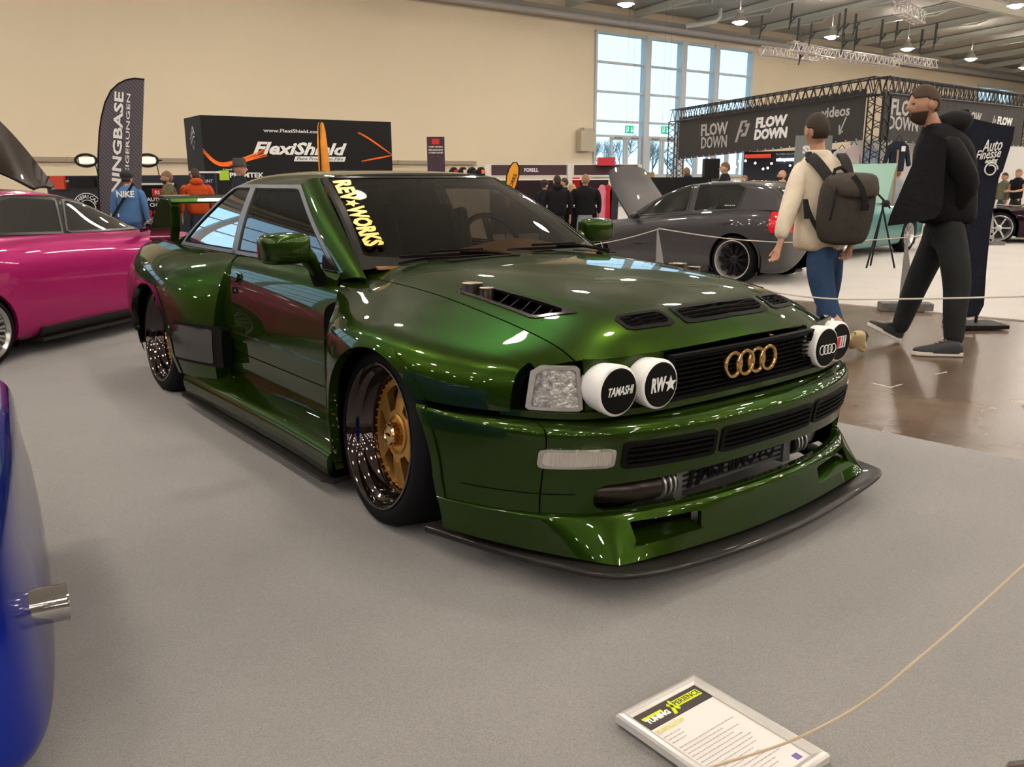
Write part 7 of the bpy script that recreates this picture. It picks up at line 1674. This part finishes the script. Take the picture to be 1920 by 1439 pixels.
visitor(313, 321, 12.2, 185, 'bearded person with glasses in a camouflage shirt facing left', top=camo, hair=mat('short_stubble', (.20, .11, .07), .7), beard=mat('beard_brown', (.06, .03, .018), .9), legs=dkj, wide=1.15)
orng = cloth('orange_hoodie', (.50, .07, .015)); visitor(365, 316, 12.6, 120, 'person in an orange hoodie behind the bearded one', top=orng, hood=orng, hair=hair_b, wide=1.2)
visitor(447, 301, 11.6, 5, 'person in a grey felt hat and dark jacket left of the film lettering', top=cloth('navy_jacket', (.012, .016, .028)), hat='fedora', hair=mat('grey_hair', (.2, .19, .18), .8))
visitor(140, 362, 15.0, 190, 'small head of a person showing above the magenta roof', top=blk)
visitor(1021, 338, 14.6, 60, 'person in a dark cap at the left of the group by the booth', top=blk, hat='cap')
visitor(1045, 329, 13.0, 95, 'person in a black hooded jacket seen from behind at the booth counter', top=blk, hood=blk, wide=1.2, legs=dkj)
visitor(1059, 334, 15.2, 150, 'person half hidden behind the black hooded jacket', top=blk, hair=hair_b)
visitor(1073, 345, 14.6, 200, 'blonde person with long hair and sunglasses in the booth group', top=blk, hair=mat('blonde_hair', (.38, .24, .10), .7), longhair=True)
visitor(1098, 327, 13.2, 95, 'person in a black puffer jacket and pale jeans seen from behind', top=blk, hair=mat('shaved_hair', (.30, .16, .09), .7), legs=cloth('pale_jeans', (.28, .32, .40)), wide=1.3)
visitor(1288, 314, 17.0, 110, 'person in a navy hoodie with short fair hair before the truss tower', top=cloth('navy_hoodie', (.012, .018, .04)), hair=mat('fair_hair', (.20, .12, .07), .8), hood=cloth('navy_hoodie', (.012, .018, .04)))
visitor(1361, 304, 15.6, 165, 'person in a black shirt with brown hair beside the loudspeaker', top=blk, hair=mat('auburn_hair', (.14, .06, .03), .8), wide=1.1)
visitor(1397, 329, 18.5, 180, 'small sandy-haired head behind the grey car roof', top=blk, hair=mat('fair_hair', (.20, .12, .07), .8))
visitor(1468, 319, 16.5, 175, 'bald person with a beard facing left behind the grey car', top=cloth('mustard_top', (.35, .2, .06)), bald=True, beard=hair_b)
visitor(1617, 311, 18.0, 170, 'person with short brown hair left of the corner truss tower', top=cloth('rust_top', (.25, .06, .03)), hair=hair_b)
visitor(1649, 326, 17.6, 30, 'person in a dark beanie and pale blue hoodie behind the teal car', top=cloth('pale_blue_hoodie', (.35, .45, .60)), hood=cloth('pale_blue_hoodie', (.35, .45, .60)), hair=mat('beanie_teal', (.01, .03, .04), .9), wide=1.1)
visitor(1684, 316, 16.4, 60, 'person in a pale grey hoodie with brown hair left of the tall man', top=cloth('pale_grey_hoodie', (.38, .42, .48)), hair=mat('light_brown_hair', (.16, .09, .045), .8), wide=1.1)
visitor(1886, 324, 19.6, 190, 'person in an olive jacket and blue jeans at the far right', top=cloth('olive_jacket', (.14, .14, .09)), hair=hair_b, legs=bjn)
visitor(1912, 317, 19.2, 200, 'person in a black t-shirt holding something at the right edge', top=blk, sleeves=False, arms='hold', hair=mat('shaved_hair', (.30, .16, .09), .7), legs=dkj)

# ---- stanchion posts and ropes
m_post = mat('post_grey', (.36, .36, .36), .45, .4); m_base = mat('base_concrete', (.16, .155, .14), .9, noise=(12, .3)); m_rope = mat('rope_white', (.62, .58, .52), .9); m_rope2 = mat('rope_beige', (.50, .40, .28), .9)
def stanchion(loc, rz, label, h=.66, holes=3, base=True):
    t = thing('stanchion', label, 'post', loc, rz, 'rope stanchions with plate posts')
    pl = [(-.03, .03), (.10, .03), (.095, .25), (.05, .5), (.005, h), (-.012, h), (-.02, .4)]
    vs, fs = sheet(np.array([[[-.03 * 1 + (.13 - .12 * (z / h) ** 1.2) * u, z, 0] for z in [h * k / 8 for k in range(9)]] for u in (0, .33, .66, 1)]), 8, 4)
    cs = [(.035, .09 + .10 * k, .028 - .004 * k) for k in range(holes)]
    vs, fs = clip(vs, fs, lambda x, y, z: min([math.hypot(x - a, y - b) - r_ for a, b, r_ in cs] + [1]))
    n = len(vs); mb = MB(); mb.add([(v[0], -.004, v[1] + .02) for v in vs] + [(v[0], .004, v[1] + .02) for v in vs], list(fs) + [tuple(reversed([i + n for i in f])) for f in fs]); mb.build('plate', m_post, t)
    if base: MB().box((.03, 0, .04), (.46, .16, .08)).build('base_block', m_base, t, bevel=.01)
    MB().lathe([(.0, 0), (.012, 0), (.012, .02), (.0, .02)], 12, (0, 0, h + .01)).build('rope_eye', m_post, t); return t
pA = FL(at(1237, 432, 9.2)); pB = gnd(1690, 583); pC = gnd(1853, 461); pD = Vector((1.0, 4.78, CZ))
pA.z = CZ; stanchion(pA, 0, 'grey plate stanchion before the dark grey car door', holes=1); stanchion(pB, R(-8), 'grey plate stanchion on a concrete block behind the tall man legs'); stanchion(pC, 0, 'far grey plate stanchion before the near-black sports car', h=.72); stanchion(pD, 0, 'grey plate stanchion hidden behind the green bonnet', holes=3)
def rope(pts, r, material, label):
    Q = bspline([list(p) for p in pts], 8); mb = MB(); mb.tube([Vector(q) for q in Q], r, 6); o = mb.build('rope', material, smooth=True); return tag(o, label, 'rope')
Z1 = Vector((0, 0, .68)); A1, B1, C1, D1 = pA + Z1, pB + Z1, pC + Vector((0, 0, .74)), pD + Z1
def sag(a, b, s, n=5): return [a.lerp(b, k / (n - 1)) - Vector((0, 0, 4 * s * (k / (n - 1)) * (1 - k / (n - 1)))) for k in range(n)]
rope(sag(A1, at(1085, 462, 9.6), .03), .006, m_rope, 'white rope from the car-door stanchion to the left'); rope(sag(A1, B1, .10), .006, m_rope, 'white rope sagging along the rear wheel of the grey car'); rope(sag(B1, C1, .12), .006, m_rope, 'white rope from the stanchion behind the tall man to the far one'); rope(sag(C1, C1 + Vector((4, .4, 0)), .10), .006, m_rope, 'white rope leaving the far stanchion to the right')
rope([D1, at(1500, 561, 4.45), at(1620, 562, 4.25), at(1780, 560, 4.0), at(1925, 556, 3.8), at(2050, 550, 3.6)], .0045, m_rope, 'white rope drawn straight before the legs of the tall man')
rope([at(2000, 985, 2.0), at(1920, 1060, 1.85), at(1760, 1205, 1.62), at(1706, 1247, 1.55), at(1640, 1310, 1.48), at(1480, 1400, 1.40), at(1310, 1441, 1.34), at(1200, 1500, 1.25)], .0028, m_rope2, 'thin beige rope crossing over the info board in the foreground')

# ---- info board on the carpet
Lp, Tp = Vector((.230, 1.680)), Vector((.438, 1.838)); wx_ = (Tp - Lp); ly_ = Vector((wx_.y, -wx_.x)).normalized() * .372; ctr = Lp + wx_ / 2 + ly_ / 2
sg = thing('info_board', 'silver-framed information board lying on the carpet in the foreground', 'sign', (ctr.x, ctr.y, CZ), math.atan2(wx_.y, wx_.x)); W_, H_ = wx_.length, .372
fr_ = MB(); hw, hh_ = W_ / 2, H_ / 2; b_ = .026
prof = [(0, .014), (0, .030), (.004, .036), (.012, .038), (.021, .034), (b_, .029), (b_, .022)]
vs = []; 
for cx, cyy, dx, dy in ((-hw, -hh_, 1, 1), (hw, -hh_, -1, 1), (hw, hh_, -1, -1), (-hw, hh_, 1, -1)):
    for d, z in prof: vs.append((cx + dx * d, cyy + dy * d, z))
n = len(prof); fs = [(i * n + j, ((i + 1) % 4) * n + j, ((i + 1) % 4) * n + j + 1, i * n + j + 1) for i in range(4) for j in range(n - 1)]
fr_.add(vs, fs); fr_.build('frame', mat('frame_silver', (.66, .64, .61), .3, .35), sg)
MB().box((0, 0, .012), (W_ - .04, H_ - .04, .020)).build('back_board', ob_white, sg)
MB().box((0, 0, .0245), (W_ - .05, H_ - .05, .003)).build('paper', mat('paper', (.74, .71, .69), .7), sg)
yt = hh_ - b_; MB().box((0, yt - .028, .0268), (W_ - .053, .056, .0016)).build('header', mat('header_dark', (.045, .035, .035), .6), sg)
lime = mat('lime_yellow', (.62, .72, .02), .6); zz = .0282
def st(body, x, y, size, m_, **k): text('lettering', body, size, m_, sg, Matrix.Translation((x, y, zz)), ext=.0003, **k)
MB().box((.048, yt - .023, .0278), (.092, .022, .0012)).build('yellow_field', lime, sg); MB().box((-.062, yt - .021, .0278), (.062, .008, .0012)).build('yellow_strip', lime, sg)
st('TUNING', -.055, yt - .034, .020, t_white, bold=.0012, fit=.072); st('PERIENCE', .050, yt - .023, .020, mat('header_dark', (.045, .035, .035), .6), bold=.0004, fit=.086)
mb = MB(); mb.prism([(-.018, yt - .050), (-.008, yt - .050), (.008, yt - .010), (.004, yt - .004)], .0022, Matrix.Translation((0, 0, .0272))); mb.prism([(-.012, yt - .018), (-.006, yt - .012), (.012, yt - .040), (.006, yt - .044)], .0022, Matrix.Translation((0, 0, .0272))); mb.build('cross_mark', lime, sg)
st('DATENBLATT', -.055, yt - .072, .017, mat('pale_yellow', (.85, .80, .22), .6), fit=.085, bold=.0004)
tx = mat('print_soft', (.42, .40, .40), .7); rnd = random.Random(4); mb = MB()
for k in range(17):
    x = -.098; xe = (-.055 if k < 3 else rnd.uniform(.02, .085)); y = yt - .092 - .0118 * k - (.008 if k > 2 else 0)
    while x < xe:
        w__ = rnd.uniform(.004, .013); mb.box((x + w__ / 2, y, zz), (w__, .0022, .0005)); x += w__ + .0028
mb.build('small_print', tx, sg)['kind'] = 'stuff'
MB().box((.078, -hh_ + b_ + .018, .0268), (.016, .016, .0012)).build('violet_square', mat('violet', (.16, .12, .38), .6), sg)
# ---- flat boards on the far carpet and tape on the floor
for (x_, y_, lb) in ((1797, 494, 'flat info board lying on the pale carpet right of the tall man legs'), (1788, 467, 'flat white sheet lying on the pale carpet further back right of the tall man')):
    p = gnd(x_, y_, CZ); t = thing('floor_board', lb, 'sign', p, R(20)); MB().box((0, 0, .012), (.46, .34, .022)).build('board', ob_white, t); MB().box((0, 0, .0235), (.40, .28, .003)).build('print', mat('floor_print', (.35, .38, .42), .6), t)
m_tape = mat('tape_white', (.62, .58, .52), .7)
for a_, b_, lb in (((1637, 719), (1670, 727), 'left arm of the white tape angle on the brown floor'), ((1670, 727), (1691, 721), 'right arm of the white tape angle on the brown floor'), ((1755, 702), (1775, 698), 'short white tape strip on the brown floor under the tall man')):
    p, q = gnd(*a_), gnd(*b_); mb = MB(); mb.bar((p.x, p.y, .0008), (q.x, q.y, .0008), .006, .0012); tag(mb.build('tape_strip', m_tape), lb, 'tape')
# camera boom on the teal car
P_ = at(1655, 392, 11.6); t = thing('tripod', 'black tripod with a round head standing before the teal car', 'tripod', FL(P_), 0)
mb = MB(); 
for a_ in (90, 210, 330): mb.tube([(0, 0, .80), (.22 * math.cos(R(a_)), .22 * math.sin(R(a_)), .01)], .012, 6)
mb.build('leg_set', ob_dark, t); MB().tube([(-.12, 0, 1.02), (.05, 0, .86), (.10, 0, .80)], .014, 6).build('boom', ob_dark, t); MB().ball((.03, -.02, .86), .05, 12, 8).build('round_head', ob_dark, t, smooth=True); MB().tube([(0, 0, .78), (0, 0, .9)], .016, 8).build('column', ob_dark, t)
